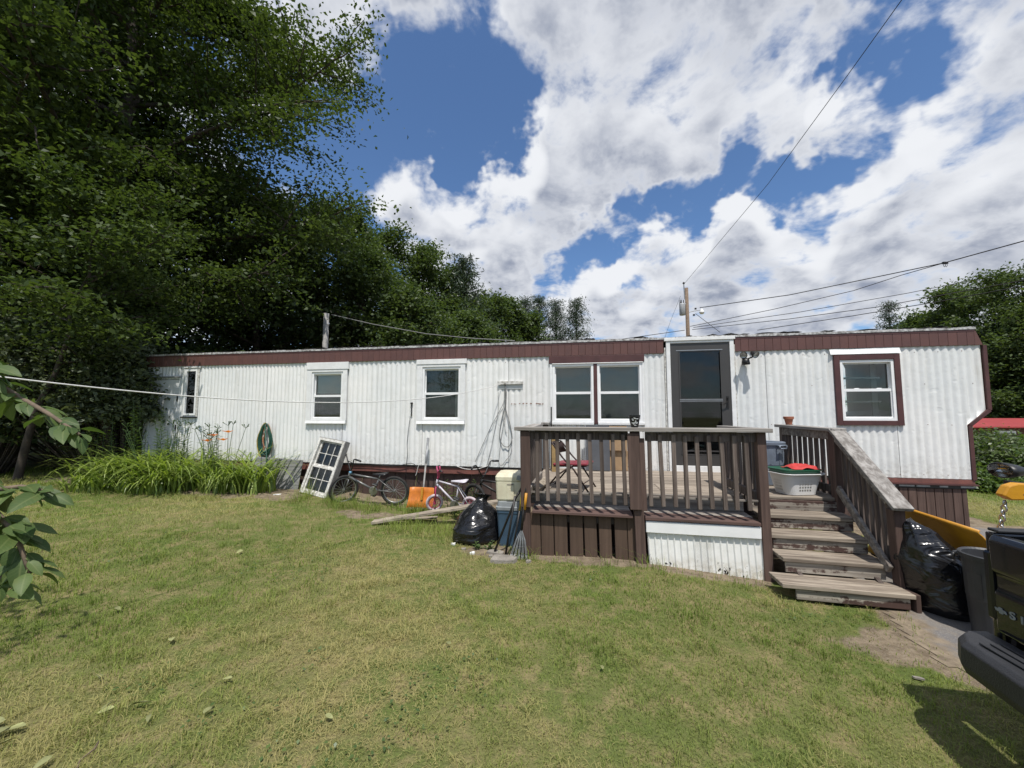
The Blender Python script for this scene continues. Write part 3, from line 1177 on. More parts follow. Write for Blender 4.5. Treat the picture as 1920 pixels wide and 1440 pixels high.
# kitchen window: brown surround and white crinkled flashing
trim('window_casing', 3.81, 3.888, 1.418, 2.505, 'brown_trim', -.045)
trim('window_casing', 4.612, 4.69, 1.418, 2.505, 'brown_trim', -.045)
trim('window_casing', 3.888, 4.612, 1.418, 1.488, 'brown_trim', -.045)
trim('window_casing', 3.888, 4.612, 2.422, 2.505, 'brown_trim', -.045)
mb = MB()
nn = 30
for i in range(nn + 1):
    x = 3.765 + (4.705 - 3.765) * i / nn
    mb.v.append((x, -.016 - .01 * vnoise(x, 0, 41, 9), 2.60 + .012 * (vnoise(x, 0, 42, 6) - .5)))
    mb.v.append((x, -.05, 2.510))
for i in range(nn):
    mb.f.append((2 * i, 2 * i + 1, 2 * i + 3, 2 * i + 2))
mb.build('flashing', MT['white_trim'], home, fix=False)
for z0_, z1_ in ((1.56, 2.53),):
    trim('window_casing', -8.40, -8.362, z0_ - .03, z1_ + .03, 'siding_grey', -.03)
    trim('window_casing', -8.048, -8.0, z0_ - .03, z1_ + .03, 'old_white', -.03)
    trim('window_header', -8.41, -7.98, z1_ + .031, z1_ + .055, 'white_trim', -.04)
    trim('window_sill', -8.40, -8.0, z0_ - .055, z0_ - .031, 'dark_metal', -.05)

# ---- front door: dark storm door in a white frame
trim('door_casing', 1.345, 1.408, .64, 2.80, 'white_trim', -.06)
trim('door_casing', 2.322, 2.385, .64, 2.80, 'white_trim', -.06)
trim('door_casing', 1.408, 2.322, 2.762, 2.80, 'white_trim', -.055)
trim('door_header', 1.315, 2.405, 2.802, 2.853, 'white_trim', -.075)
trim('door_casing', 1.318, 1.343, .66, 2.70, 'old_white', -.03)
trim('door_casing', 2.387, 2.41, .66, 2.72, 'old_white', -.03)
trim('door_sill', 1.35, 2.38, .60, .752, 'white_trim', -.06)
dr = bpy.data.objects.new('storm_door', None)
COL.objects.link(dr)
dr.parent = home
dr.location = (1.865, 0, .755)
a, b_, d = -.453, .453, 2.005
mb = MB()
sw = .125
mb.box(a, a + sw, -.04, .0, 0, d).box(b_ - sw, b_, -.04, .0, 0, d).box(a + sw, b_ - sw, -.039, .0, 0, .16).box(a + sw, b_ - sw, -.039, .0, d - .14, d)
mb.build('door_frame', MT['storm_door'], dr)
MB().box(a + sw + .002, b_ - sw - .002, -.046, -.008, 1.025, 1.085).build('meeting_rail', MT['storm_door'], dr)
for zz in (1.040, 1.066):
    MB().box(a + sw, b_ - sw, -.049, -.0465, zz, zz + .011).build('rail_strip', MT['aluminium'], dr)
MB().box(a + .09, b_ - .1, -.043, -.0405, d - .125, d - .113).build('rail_strip', MT['aluminium'], dr)
for zz in (.165, .225):
    MB().box(a + sw, b_ - sw, -.03, -.008, zz, zz + .02).build('rail_strip', MT['storm_door'], dr)
for s_ in (a + sw, b_ - sw - .02):
    MB().box(s_, s_ + .02, -.048, -.0402, .18, d - .15).build('glazing_strip', MT['storm_door'], dr)
MB().box(a + sw, b_ - sw, -.022, -.018, 1.08, d - .14).build('pane', MT['screen_glass'], dr)
MB().box(a + sw, b_ - sw, -.022, -.018, .16, 1.03).build('pane', MT['screen_glass'], dr)
mb = MB()
mb.box(b_ - .07, b_ - .035, -.052, -.041, .93, 1.12)
mb.tube([(b_ - .053, -.05, 1.09), (b_ - .053, -.085, 1.085), (b_ - .06, -.09, 1.04), (b_ - .13, -.088, .985)], .009, 6)
mb.build('door_handle', MT['dark_metal'], dr)
MB().box(a + .02, b_ - .02, .09, .13, .0, d - .02).build('inner_door', MT['curtain'], dr)
MB().box(-.28, .28, .085, .089, .0, .85).build('inner_panel', MT['interior'], dr)

# ---- grey back door at the shaded end
bd = bpy.data.objects.new('back_door', None)
COL.objects.link(bd)
bd.parent = home
bd.location = (-8.865, 0, .70)
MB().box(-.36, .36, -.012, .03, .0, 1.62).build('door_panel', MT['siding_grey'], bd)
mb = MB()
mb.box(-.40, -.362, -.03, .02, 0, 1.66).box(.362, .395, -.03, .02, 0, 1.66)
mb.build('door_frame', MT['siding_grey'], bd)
MB().box(-.40, .40, -.06, .02, 1.662, 1.69).build('drip_cap', MT['galvanised'], bd)
MB().box(.33, .36, -.035, -.013, 1.15, 1.30).build('hinge', MT['dark_metal'], bd)
MB().box(.33, .36, -.035, -.013, .55, .66).build('hinge', MT['dark_metal'], bd)

# rust streak through the paint, nail heads, dents
mb = MB()
for i in range(17):
    x = -1.28 + i * .034 + random.uniform(-.008, .008)
    if random.random() < .25: continue
    ph = math.cos(2 * math.pi * x / .1)
    y = -.0145 - .011 * ph
    z = 1.77 + random.uniform(-.006, .006)
    s_ = .012 + .011 * (i / 17)
    mb.quad((x - s_, y, z - .004), (x, y, z - .012 * random.random() - .004), (x + s_, y, z - .002), (x + s_ * .4, y, z + .008), (x - s_ * .5, y, z + .006))
mb.build('rust_streak', MT['rust'], home, fix=False)

# rows of screw heads, too small to pick apart
mb = MB()
for z_, ua, ub in ((.70, -8.0, 5.4), (1.43, 2.9, 5.4), (2.04, 2.9, 5.6), (2.52, -8.0, 5.6)):
    u_ = ua
    while u_ < ub:
        c_ = round(u_ / .1) * .1
        inside = any(o_[0] - .12 < c_ < o_[1] + .12 and o_[2] - .1 < z_ < o_[3] + .2 for o_ in OPEN.values())
        if not inside and random.random() < .8:
            zz = z_ + random.uniform(-.006, .006)
            y_ = -.0155
            mb.quad((c_ - .005, y_, zz - .005), (c_ + .005, y_, zz - .005), (c_ + .005, y_, zz + .005), (c_ - .005, y_, zz + .005))
        u_ += .3
tag(mb.build('screw_heads', MT['rust'], home, fix=False), kind='stuff')
# shallow dents hammered into the sheet

# ------------------------------------------------------------------ the deck (local x = u, y = -v)
DU, DV = .55, 1.2
deck = hthing('wooden_deck', 'weathered brown wooden deck with railing in front of the storm door', 'deck', DU, DV, 0)


def dk(u, v, z):
    return (u - DU, -(v - DV), z)


def dpiece(name, u0, u1, v0, v1, z0, z1, mat, rot=(0, 0, 0), par=None, ch=.004):
    return piece(name, (u1 - u0, v1 - v0, z1 - z0), dk((u0 + u1) / 2, (v0 + v1) / 2, (z0 + z1) / 2), MT[mat], par or deck, rot, ch)


ZD = .66
v = .04
i = 0
while v < 1.92:
    e = min(v + .139, 1.95)
    uend = 2.80 if e <= 1.89 else 1.80
    cut = random.choice([.2, .9, 1.5, None])
    jz = random.uniform(-.003, .003)
    segs = [(-.70, uend)] if cut is None else [(-.70, cut - .003), (cut + .003, uend)]
    for a, b_ in segs:
        dpiece('floor_board', a, b_, v + .004, e - .004, ZD - .036 + jz, ZD + jz, 'w_floor', (random.uniform(-.004, .004), 0, 0))
    v = e
    i += 1
for u_ in (-.6, .0, .52, 1.1, 1.7, 2.25, 2.68):
    vv1 = 1.93 if u_ < 1.75 else 1.80
    dpiece('joist', u_ - .02, u_ + .02, .05, vv1, ZD - .19, ZD - .045, 'w_dark')
dpiece('rim_joist', -.69, 1.74, 1.955, 1.985, ZD - .165, ZD - .004, 'w_rail')
dpiece('rim_joist', 1.84, 2.78, 1.835, 1.872, ZD - .15, ZD - .042, 'w_riser')
for (u_, v_) in ((-.6, .15), (2.7, .15), (-.6, 1.2), (2.7, 1.75), (1.7, .15)):
    dpiece('support_post', u_ - .045, u_ + .045, v_ - .045, v_ + .045, gl(u_, v_) - .06, ZD - .20, 'w_dark')

# posts of the front railing
dpiece('post', -.722, -.632, 2.335, 2.425, gl(-.68, 2.4) + .02, 1.402, 'w_brown', (0, R(-1.2), 0))
dpiece('post_sleeve', -.727, -.615, 2.427, 2.455, .55, 1.398, 'w_brown', (0, R(-.6), 0))
dpiece('post', .50, .60, 2.345, 2.43, gl(.55, 2.4) - .06, 1.40, 'w_brown', (0, R(-1.6), 0))
dpiece('post_sleeve', .452, .575, 2.433, 2.462, .575, 1.385, 'w_brown', (0, R(-1.2), 0))
dpiece('post_sleeve', .577, .632, 2.400, 2.432, .56, 1.33, 'w_brown', (0, R(-1.0), 0))
dpiece('post', 1.742, 1.828, 2.345, 2.43, gl(1.8, 2.4) - .06, 1.402, 'w_brown', (0, R(-.6), 0))
# top: flat cap, inner rail, lower rail
dpiece('cap_rail', -.795, 1.865, 2.335, 2.485, 1.405, 1.446, 'w_cap', (0, R(.05), 0))
dpiece('top_rail', -.63, .46, 2.360, 2.398, 1.305, 1.400, 'w_dark')
dpiece('top_rail', .64, 1.74, 2.360, 2.398, 1.30, 1.398, 'w_dark')
dpiece('bottom_rail', -.63, .455, 2.382, 2.398, .700, .722, 'w_rail')
dpiece('bottom_rail', .64, 1.74, 2.382, 2.398, .690, .712, 'w_rail')
# front balusters
PX = [165, 230, 298, 368, 440, 515, 590, 665, 735, 905, 980, 1065, 1140, 1220, 1300, 1385, 1465, 1545]


def u_of(xpx, v):
    th = math.atan((xpx - 960) / 730) - A
    return (WALL - v) * math.tan(th)


for i, x_ in enumerate(PX):
    u_ = u_of(960 + x_ * .28125, 2.415)
    top = 1.375 - (.02 if i in (13, 15) else 0) + random.uniform(-.006, .004)
    bot = .632 - .002 * i + random.uniform(-.012, .008)
    piece('baluster', (.041, .034, .76), dk(u_ + .004, 2.418, (top + bot) / 2), MT['w_balus'], deck, (random.uniform(-.008, .008), R(-.8) + random.uniform(-.014, .010), random.uniform(-.04, .04)))
# ledge boards under the balusters
dpiece('ledge_board', -.62, .485, 1.99, 2.20, .482, .510, 'w_rail', (0, R(.3), 0))
dpiece('ledge_board', -.60, .490, 2.206, 2.43, .480, .510, 'w_brown_x', (0, R(.3), 0))
dpiece('ledge_board', .610, 1.745, 1.99, 2.20, .468, .498, 'w_rail', (0, R(.3), 0))
dpiece('ledge_board', .615, 1.735, 2.206, 2.44, .464, .496, 'w_brown_x', (0, R(.3), 0))
# brown skirt planks below the ledge
EX = [(95, 186), (191, 271), (277, 360), (376, 461), (471, 551), (566, 646), (668, 748), (752, 822)]
for (a, b_) in EX:
    ua, ub = u_of(960 + a * .28125, 2.35), u_of(960 + b_ * .28125, 2.35)
    g0 = gl((ua + ub) / 2, 2.36)
    dpiece('skirt_plank', ua, ub, 2.345, 2.366, g0 - .02, .478, 'w_skirt', (0, R(-.9) + random.uniform(-.006, .006), 0))
dpiece('skirt_rail', -.6, .45, 2.315, 2.342, .38, .45, 'w_dark')
dpiece('skirt_plank', .42, .47, 2.31, 2.34, .0, .47, 'w_dark')
MB().box(-.6 - DU, 1.72 - DU, -(1.90 - DV), -(1.88 - DV), -.1, .5).build('inner_skirt', MT['dark_skirt'], deck)

# white vinyl skirting with ribs, torn along the bottom
m, q, b = new_mat('vinyl_skirt')
p = pos_home(q)
c = q.mix(q.math('MULTIPLY', q.ramp(q.noise(p, 7, 5, .7), .45, .75), .35), (.80, .80, .77), (.52, .50, .43))
sep = q.n('ShaderNodeSeparateXYZ')
q.put(sep.inputs[0], p)
low = q.ramp(sep.outputs[2], -.06, .16, 1., 0.)
c = q.mix(q.math('MULTIPLY', q.math('MULTIPLY', low, q.ramp(q.noise(p, 18, 5, .7), .35, .65)), .7), c, (.40, .36, .26))
# a strip of the panel is perforated with small round vents
vor = q.n('ShaderNodeTexVoronoi')
vor.feature = 'F1'
vor.inputs['Scale'].default_value = 95
vor.inputs['Randomness'].default_value = 0.
q.put(vor.inputs['Vector'], q.mapping(p, scale=(1, .0001, 1)))
band = q.math('MULTIPLY', q.ramp(sep.outputs[0], 1.10, 1.105), q.ramp(sep.outputs[0], 1.27, 1.275, 1., 0.))
dots = q.math('MULTIPLY', band, q.ramp(vor.outputs['Distance'], .22, .30, 1., 0.))
c = q.mix(q.math('MULTIPLY', dots, .75), c, (.12, .12, .11))
q.put(b.inputs['Base Color'], c)
b.inputs['Roughness'].default_value = .4
hole = q.math('MULTIPLY', q.ramp(q.noise(q.mapping(p, scale=(1, .2, .65)), 13., 3, .7), .60, .63), q.ramp(sep.outputs[2], .02, .10, 1., 0.))
q.put(b.inputs['Alpha'], q.math('SUBTRACT', 1., hole))
mb = MB()
u_ = .632
prof = []
rib = .0645
while u_ < 1.735:
    prof += [(u_, .0), (u_ + .010, .012), (u_ + .016, .012), (u_ + .022, .0), (u_ + rib - .002, .0)]
    u_ += rib
for (a, d_) in prof:
    tiltu = .018
    g0 = gl(a, 2.42) - .02
    mb.v.append((a - DU + tiltu, -(2.405 + d_ - DV), g0))
    mb.v.append((a - DU, -(2.392 + d_ - DV), .37))
for i in range(len(prof) - 1):
    mb.f.append((2 * i, 2 * i + 2, 2 * i + 3, 2 * i + 1))
mb.build('skirting_panel', m, deck, fix=False)
dpiece('skirting_trim', .622, 1.738, 2.395, 2.428, .335, .452, 'white_vinyl', (0, R(.35), 0))
dpiece('skirting_trim', .622, 1.738, 2.380, 2.394, .33, .46, 'white_vinyl', (0, R(.35), 0))

# left side railing back to the wall
dpiece('post', -.715, -.625, .10, .19, .45, 1.405, 'w_dark')
dpiece('cap_rail', -.735, -.60, .02, .27, 1.408, 1.445, 'w_cap_v')
dpiece('cap_rail', -.785, -.635, .95, 2.333, 1.40, 1.438, 'w_cap_v', (R(.4), 0, 0))
dpiece('post', -.720, -.640, 1.0, 1.08, .66, 1.40, 'w_dark')
for i in range(7):
    v_ = 1.2 + i * .165
    dpiece('baluster', -.70, -.665, v_ - .02, v_ + .02, .62, 1.36, 'w_dark', (random.uniform(-.02, .02), 0, 0))
dpiece('bottom_rail', -.660, -.625, 1.09, 2.33, .66, .75, 'w_rail')
# return railing beside the steps
dpiece('post', 1.745, 1.825, 1.24, 1.32, .66, 1.40, 'w_dark')
dpiece('cap_rail', 1.73, 1.865, 1.20, 2.333, 1.402, 1.440, 'w_cap_v', (R(-.3), 0, 0))
for i in range(7):
    v_ = 1.42 + i * .132
    dpiece('baluster', 1.765, 1.80, v_ - .02, v_ + .02, .62, 1.37, 'w_dark', (random.uniform(-.02, .02), 0, 0))
dpiece('bottom_rail', 1.72, 1.758, 1.33, 2.34, .70, .79, 'w_dark')
# landing railing on the far side of the steps
dpiece('post', 2.745, 2.835, .60, .69, .45, 1.40, 'w_dark')
dpiece('post', 2.725, 2.845, 1.785, 1.895, gl(2.8, 1.9) - .05, 1.395, 'w_brown')
dpiece('cap_rail', 2.705, 2.855, .55, 1.90, 1.398, 1.436, 'w_cap_v', (R(.5), 0, 0))
dpiece('top_rail', 2.742, 2.778, .692, 1.783, 1.30, 1.395, 'w_rail')
for i in range(8):
    v_ = .77 + i * .127
    dpiece('baluster', 2.785, 2.815, v_ - .028, v_ + .028, .60, 1.36, 'w_dark', (random.uniform(-.01, .01), 0, 0))
dpiece('bottom_rail', 2.742, 2.780, .70, 1.78, .70, .78, 'w_dark')

# ------------------------------------------------------------------ the steps
SU, SV = 2.3, 2.4
steps = hthing('wooden_steps', 'worn wooden steps with peeling brown risers and a sloping handrail', 'steps', SU, SV, gl(2.3, 2.6))
sz0 = gl(2.3, 2.6)


def stp(name, u0, u1, v0, v1, z0, z1, mat, rot=(0, 0, 0)):
    return piece(name, (u1 - u0, v1 - v0, z1 - z0), ((u0 + u1) / 2 - SU, -((v0 + v1) / 2 - SV), (z0 + z1) / 2 - sz0), MT[mat], steps, rot)


TR = [(.515, 2.15, 1.84, 2.76), (.368, 2.38, 1.84, 2.74), (.220, 2.615, 1.84, 2.73), (.072, 2.87, 1.715, 2.735)]
for i, (z_, vf, ua, ub) in enumerate(TR):
    tilt = (R(random.uniform(-.5, .8)), R(.5 + .2 * i), 0)
    dep = .272
    stp('tread', ua, ub, vf - dep, vf - dep / 2 - .003, z_ - .036, z_, 'w_tread', tilt)
    stp('tread', ua, ub, vf - dep / 2 + .003, vf, z_ - .037, z_ - .001, 'w_tread', tilt)
    zb = TR[i + 1][0] + .008 if i < 3 else gl(2.3, 2.9) + .03
    stp('riser', ua + .03 + (.09 if i == 3 else 0), ub - .03, vf - .045, vf - .022, zb, z_ - .040, 'w_riser', (0, R(.5 + .2 * i), 0))
for u_ in (1.98, 2.62):
    mb = MB()
    mb.prism([(1.86, .34), (2.70, -.10), (2.80, -.08), (2.78, .0), (1.90, .46)], u_ - .019 - SU, u_ + .019 - SU, axes=(1, 2, 0))
    mb.v = [(x, -(y - SV), z - sz0) for x, y, z in mb.v]
    mb.build('stringer', MT['w_dark'], steps)


def sp(u, v, z):
    return (u - SU, -(v - SV), z - sz0)


stp('post', 2.715, 2.805, 2.63, 2.725, -.09, .735, 'w_brown', (R(1.5), R(-2.2), 0))
stp('foot_block', 2.74, 2.775, 2.72, 2.86, -.1, .06, 'w_brown')
stick('handrail', sp(2.775, 1.84, 1.425), sp(2.735, 2.80, .755), .155, .036, MT['w_cap_v'], steps)
stick('top_rail', sp(2.745, 1.89, 1.335), sp(2.715, 2.66, .80), .036, .085, MT['w_rail'], steps)
stick('bottom_rail', sp(2.735, 1.90, .775), sp(2.69, 2.66, .19), .034, .085, MT['w_rail'], steps)
for i in range(9):
    t = (i + .6) / 9.4
    v_ = 1.90 + t * .76
    zt = 1.36 - t * .54
    zb = .70 - t * .60
    stp('baluster', 2.768 - .03 * t, 2.803 - .03 * t, v_ - .018, v_ + .018, zb, zt, 'w_balus', (random.uniform(-.02, .02), R(-1.5), 0))
# ------------------------------------------------------------------ things on the deck
# folding chair with a red seat, its back to the camera's left
ch = hthing('folding_chair', 'brown metal folding chair with a red padded seat on the deck', 'chair', -.20, 1.80, ZD + .002, rotz=R(-14))
ch.scale = (1.08, .92, .70)
s_ = .20
for y_ in (-.21, .21):
    mb = MB()
    mb.tube([(.26, y_, 0), (.10, y_, .36), (-.03, y_, .56), (-.14, y_, .78), (-.155, y_, .80)], .0115, 8)
    mb.build('leg', MT['chair_metal'], ch, smooth=True)
    mb = MB()
    mb.tube([(-.24, y_ * .93, 0), (-.10, y_ * .93, .25), (.08, y_ * .93, .44)], .0115, 8)
    mb.build('leg', MT['chair_metal'], ch, smooth=True)
mb = MB()
mb.tube([(-.155, -.21, .80), (-.165, -.17, .825), (-.165, .17, .825), (-.155, .21, .80)], .0115, 8)
mb.tube([(-.19, -.195, .09), (-.19, .195, .09)], .008, 6)
mb.tube([(.20, -.21, .13), (.20, .21, .13)], .008, 6)
mb.build('cross_bar', MT['chair_metal'], ch, smooth=True)
mb = MB()
N_ = 8
for k_ in range(N_ + 1):
    y_ = -.20 + .40 * k_ / N_
    bow = -.035 * (1 - (2 * k_ / N_ - 1) ** 2)
    for (x_, z_) in ((-.085, .62), (-.15, .80)):
        mb.v.append((x_ + bow, y_, z_))
        mb.v.append((x_ + bow - .008, y_, z_ + .003))
for k_ in range(N_):
    a0 = k_ * 4
    mb.f += [(a0, a0 + 4, a0 + 6, a0 + 2), (a0 + 1, a0 + 3, a0 + 7, a0 + 5), (a0, a0 + 1, a0 + 5, a0 + 4), (a0 + 2, a0 + 6, a0 + 7, a0 + 3)]
mb.build('backrest', MT['chair_metal'], ch, smooth=True)
bm_ = piece('seat', (.40, .40, .045), (.045, 0, .445), MT['seat_red'], ch, (0, R(-4), 0), ch=.018)
piece('seat_pan', (.39, .385, .02), (.045, 0, .415), MT['chair_metal'], ch, (0, R(-4), 0))

# boards that lean on the wall behind the chair
t_ = hthing('cardboard_panel', 'tan flattened cardboard carton standing against the white siding', 'cardboard', .53, .16, ZD + .003)
piece('lower_flap', (.30, .012, .32), (0, 0, .16), MT['cardboard'], t_, (R(-4), 0, 0))
piece('upper_flap', (.29, .012, .40), (-.005, -.028, .525), MT['cardboard'], t_, (R(-4), 0, 0))
tag(hthing('slate_panel', 'dark grey board leaning on the wall behind the red chair', 'board', .20, .22, ZD + .003), None, None)
sl = bpy.data.objects['slate_panel']
piece('panel', (.38, .02, .74), (0, 0, .37), MT['slate_board'], sl, (R(-6), 0, 0))
piece('edge_strip', (.02, .024, .74), (-.203, 0, .37), MT['aluminium'], sl, (R(-6), 0, 0))
nl = hthing('lumber_post', 'new yellow timber post standing at the deck corner by the wall', 'post', -.50, .42, gl(-.5, .42))
piece('timber', (.085, .085, 1.28), (0, 0, .64), MT['new_lumber'], nl)
nb = hthing('timber_offcut', 'short pale timber offcut lying on the deck behind the railing post', 'timber', -.56, 2.0, ZD + .045)
piece('block', (.085, .5, .085), (0, 0, 0), MT['w_plank'], nb, (0, R(30), R(-8)))
st_ = hthing('grey_stake', 'thin grey stake standing upright at the deck corner beside the window', 'stake', -.575, .14, ZD)
MB().tube([(0, 0, 0), (.005, 0, 1.05)], .012, 6).build('rod', MT['dark_metal'], st_)

# flower pots
pt = hthing('terracotta_pot', 'small empty terracotta pot on the landing rail cap', 'flower pot', 2.785, .80, 1.444)
mb = MB().lathe([(.036, 0), (.052, .075), (.062, .078), (.064, .11), (.058, .112), (.050, .078), (.03, .02)], 24, capt=True)
mb.build('pot', MT['terracotta'], pt, smooth=False)
pt = hthing('patterned_pot', 'black glazed pot with white painted shapes on the deck rail', 'flower pot', .53, 2.41, 1.447)
MB().lathe([(.036, 0), (.040, .006), (.060, .115), (.064, .118), (.064, .135), (.056, .135), (.03, .02)], 28).build('pot', MT['glazed_black'], pt)
for i, (an, zz, sx, sy) in enumerate([(-1.2, .095, .016, .008), (-1.65, .10, .012, .01), (-2.0, .085, .013, .012), (-1.45, .06, .012, .014), (-1.85, .045, .014, .012), (-1.15, .05, .01, .012), (-2.15, .05, .01, .01), (-1.55, .025, .012, .008)]):
    r_ = .0415 + (zz - .006) / .109 * .020 + .0012
    mb = MB()
    pts = []
    for k_ in range(7):
        aa = 2 * math.pi * k_ / 7
        rr = 1 + .35 * math.cos(2 * aa + i)
        an2 = an + sx * rr * math.cos(aa) / r_
        z2 = zz + sy * rr * math.sin(aa)
        r2 = .0415 + (z2 - .006) / .109 * .0195 + .0015
        pts.append((r2 * math.cos(an2), r2 * math.sin(an2), z2))
    mb.quad(*pts)
    mb.build('painted_shape', MT['glaze_white'], pt, fix=False)


# round grey-blue can on the landing
def round_can(th, r, h, mat, hmat=None):
    MB().lathe([(r * .80, 0), (r * .82, .01), (r * .90, h * .45), (r * .92, h * .47), (r * .97, h * .93), (r * 1.05, h * .935), (r * 1.07, h * .99), (r * 1.02, h), (r * .94, h * .98), (r * .80, .03)], 40).build('body', MT[mat], th, smooth=False)
    for s_ in (-1, 1):
        a0 = R(-62) if s_ < 0 else R(118)
        mb = MB()
        pts = []
        for t in (-.16, -.15, .15, .16):
            rr = r * (1.02 if abs(t) > .155 else 1.22)
            pts.append((rr * math.cos(a0 + t * 1.4), rr * math.sin(a0 + t * 1.4), h * .86))
        mb.tube(pts, .010, 6)
        pts2 = [(p_[0], p_[1], h * .93) for p_ in pts]
        mb.tube(pts2, .010, 6)
        for p_, p2 in zip(pts[1:3], pts2[1:3]):
            mb.tube([p_, p2], .010, 6)
        mb.build('handle', MT[mat], th, smooth=True)
    for k_ in range(6):
        a0 = k_ * math.pi / 3 + .2
        mb = MB()
        for zz0, zz1 in ((.50, .78),):
            pa = []
            for t in (-.28, .28):
                for zz in (zz0, zz1):
                    rr = r * (.93 + (zz - .47) * .11) + .004
                    pa.append((rr * math.cos(a0 + t), rr * math.sin(a0 + t), zz * h))
            mb.quad(pa[0], pa[2], pa[3], pa[1])
        mb.build('raised_panel', MT[mat], th, fix=False)


tcn = hthing('trash_can', 'round grey blue plastic can without lid on the deck landing', 'trash can', 2.38, 1.0, ZD + .003)
round_can(tcn, .225, .56, 'can_grey_blue')

# laundry basket, holed on every side
bk = hthing('laundry_basket', 'white plastic laundry basket with square holes on the top step landing', 'laundry basket', 2.43, 1.64, ZD + .004, rotz=R(16))
BL, BW, BH = .235, .165, .23
m, q, b = new_mat('basket_holed')
b.inputs['Base Color'].default_value = (.70, .70, .69, 1)
b.inputs['Roughness'].default_value = .4
uvn = q.n('ShaderNodeUVMap')
sep = q.n('ShaderNodeSeparateXYZ')
q.put(sep.inputs[0], uvn.outputs[0])


def cell(sock, n_, lo, hi):
    fr_ = q.math('FRACT', q.math('MULTIPLY', sock, n_))
    return q.math('MULTIPLY', q.math('GREATER_THAN', fr_, lo), q.math('LESS_THAN', fr_, hi))


hx = cell(sep.outputs[0], 44., .22, .78)
hz = cell(sep.outputs[1], 6.6, .18, .80)
fr_ = q.math('FRACT', q.math('MULTIPLY', sep.outputs[0], 4.))
grp_ = q.math('MULTIPLY', q.math('GREATER_THAN', fr_, .27), q.math('LESS_THAN', fr_, .73))
zz_ = q.math('MULTIPLY', q.math('GREATER_THAN', sep.outputs[1], .152), q.math('LESS_THAN', sep.outputs[1], .76))
hol = q.math('MULTIPLY', q.math('MULTIPLY', hx, hz), q.math('MULTIPLY', grp_, zz_))
q.put(b.inputs['Alpha'], q.math('SUBTRACT', 1., hol))


def rrect(lx, ly, rad, z, seg=8):
    pts = []
    for (sx, sy, a0) in ((1, 1, 0), (-1, 1, 90), (-1, -1, 180), (1, -1, 270)):
        for j in range(seg + 1):
            a_ = R(a0 + 90 * j / seg)
            pts.append((sx * (lx - rad) + rad * math.cos(a_), sy * (ly - rad) + rad * math.sin(a_), z))
    return pts


def loft(loops, cap0=True, cap1=False):
    mb = MB()
    n_ = len(loops[0])
    for lp in loops: mb.v += lp
    for i in range(len(loops) - 1):
        for j in range(n_):
            j2 = (j + 1) % n_
            mb.f.append((i * n_ + j, i * n_ + j2, (i + 1) * n_ + j2, (i + 1) * n_ + j))
    if cap0: mb.f.append(tuple(reversed(range(n_))))
    if cap1: mb.f.append(tuple((len(loops) - 1) * n_ + j for j in range(n_)))
    return mb


lps = [rrect(BL * (.80 + .2 * t), BW * (.80 + .2 * t), .09, BH * t) for t in (0, .25, .5, .75, 1)]
mb = loft(lps)
bo = mb.build('basket_wall', m, bk, fix=False)
uvl = bo.data.uv_layers.new(name='UVMap')
for poly in bo.data.polygons:
    for li in poly.loop_indices:
        co = bo.data.vertices[bo.data.loops[li].vertex_index].co
        an = (math.atan2(co.y / BW, co.x / BL) / (2 * math.pi) + .125) % 1.0
        uvl.data[li].uv = (an, co.z / BH)
    us_ = [uvl.data[li].uv[0] for li in poly.loop_indices]
    if max(us_) - min(us_) > .5:
        for li in poly.loop_indices:
            if uvl.data[li].uv[0] < .5: uvl.data[li].uv = (uvl.data[li].uv[0] + 1, uvl.data[li].uv[1])
loft([rrect(BL + .0, BW + .0, .09, BH - .004), rrect(BL + .035, BW + .035, .11, BH + .002), rrect(BL + .036, BW + .036, .11, BH + .016), rrect(BL + .0, BW, .09, BH + .010)], False, False).build('rim', MT['basket_white'], bk, smooth=True)
loft([rrect(BL * .78, BW * .78, .08, .012), rrect(BL * .95, BW * .95, .09, BH * .8)], True, False).build('towel', MT['paper_white'], bk, smooth=True)
gl_ = thing('green_tray', 'dark green plastic lid lying on the laundry basket', 'lid', bk.location + Vector((0, 0, BH + .018)), -A + R(16))
loft([rrect(BL - .005, BW - .005, .08, .0), rrect(BL - .002, BW - .002, .08, .028), rrect(BL + .012, BW + .012, .085, .030), rrect(BL + .012, BW + .012, .085, .040), rrect(BL - .02, BW - .02, .08, .036)], True, True).build('lid', MT['lid_green'], gl_)
rc = thing('red_cloth', 'crumpled red cloth heaped on the green basket lid', 'cloth', bk.location + Vector((.075, -.01, BH + .058)), -A + R(10))
mb = MB()
nn_ = 18
for i in range(nn_ + 1):
    for j in range(nn_ + 1):
        x = (i / nn_ - .5) * .30
        y = (j / nn_ - .5) * .22
        rr = max(0., 1 - (x / .16) ** 2 - (y / .12) ** 2)
        z = .045 * rr ** .6 + .022 * (vnoise(x, y, 51, 22) - .3) * rr ** .3 + .014 * (vnoise(x, y, 52, 50) - .5) * rr ** .3
        mb.v.append((x * (1 + .15 * vnoise(x, y, 53, 9)), y * (1 + .2 * vnoise(x, y, 54, 9)), max(z, .0) + .002))
for i in range(nn_):
    for j in range(nn_):
        a0 = i * (nn_ + 1) + j
        mb.f.append((a0, a0 + nn_ + 1, a0 + nn_ + 2, a0 + 1))
mb.build('cloth', MT['cloth_red'], rc, smooth=True)

# ------------------------------------------------------------------ things on and along the wall


def zp(x, y, v):
    """height of a point seen at x, y of the photograph when it stands v metres out from the wall"""
    P = math.atan(55 / 730)
    cx, cy = (x - 960) / 730, (720 - y) / 730
    d = (cx, math.cos(P) - cy * math.sin(P), math.sin(P) + cy * math.cos(P))
    t = (WALL - v) / (d[0] * NX + d[1] * NY)
    return CAM_H + d[2] * t


def up(x, y, v):
    return (u_of(x, v), -v, zp(x, y, v))


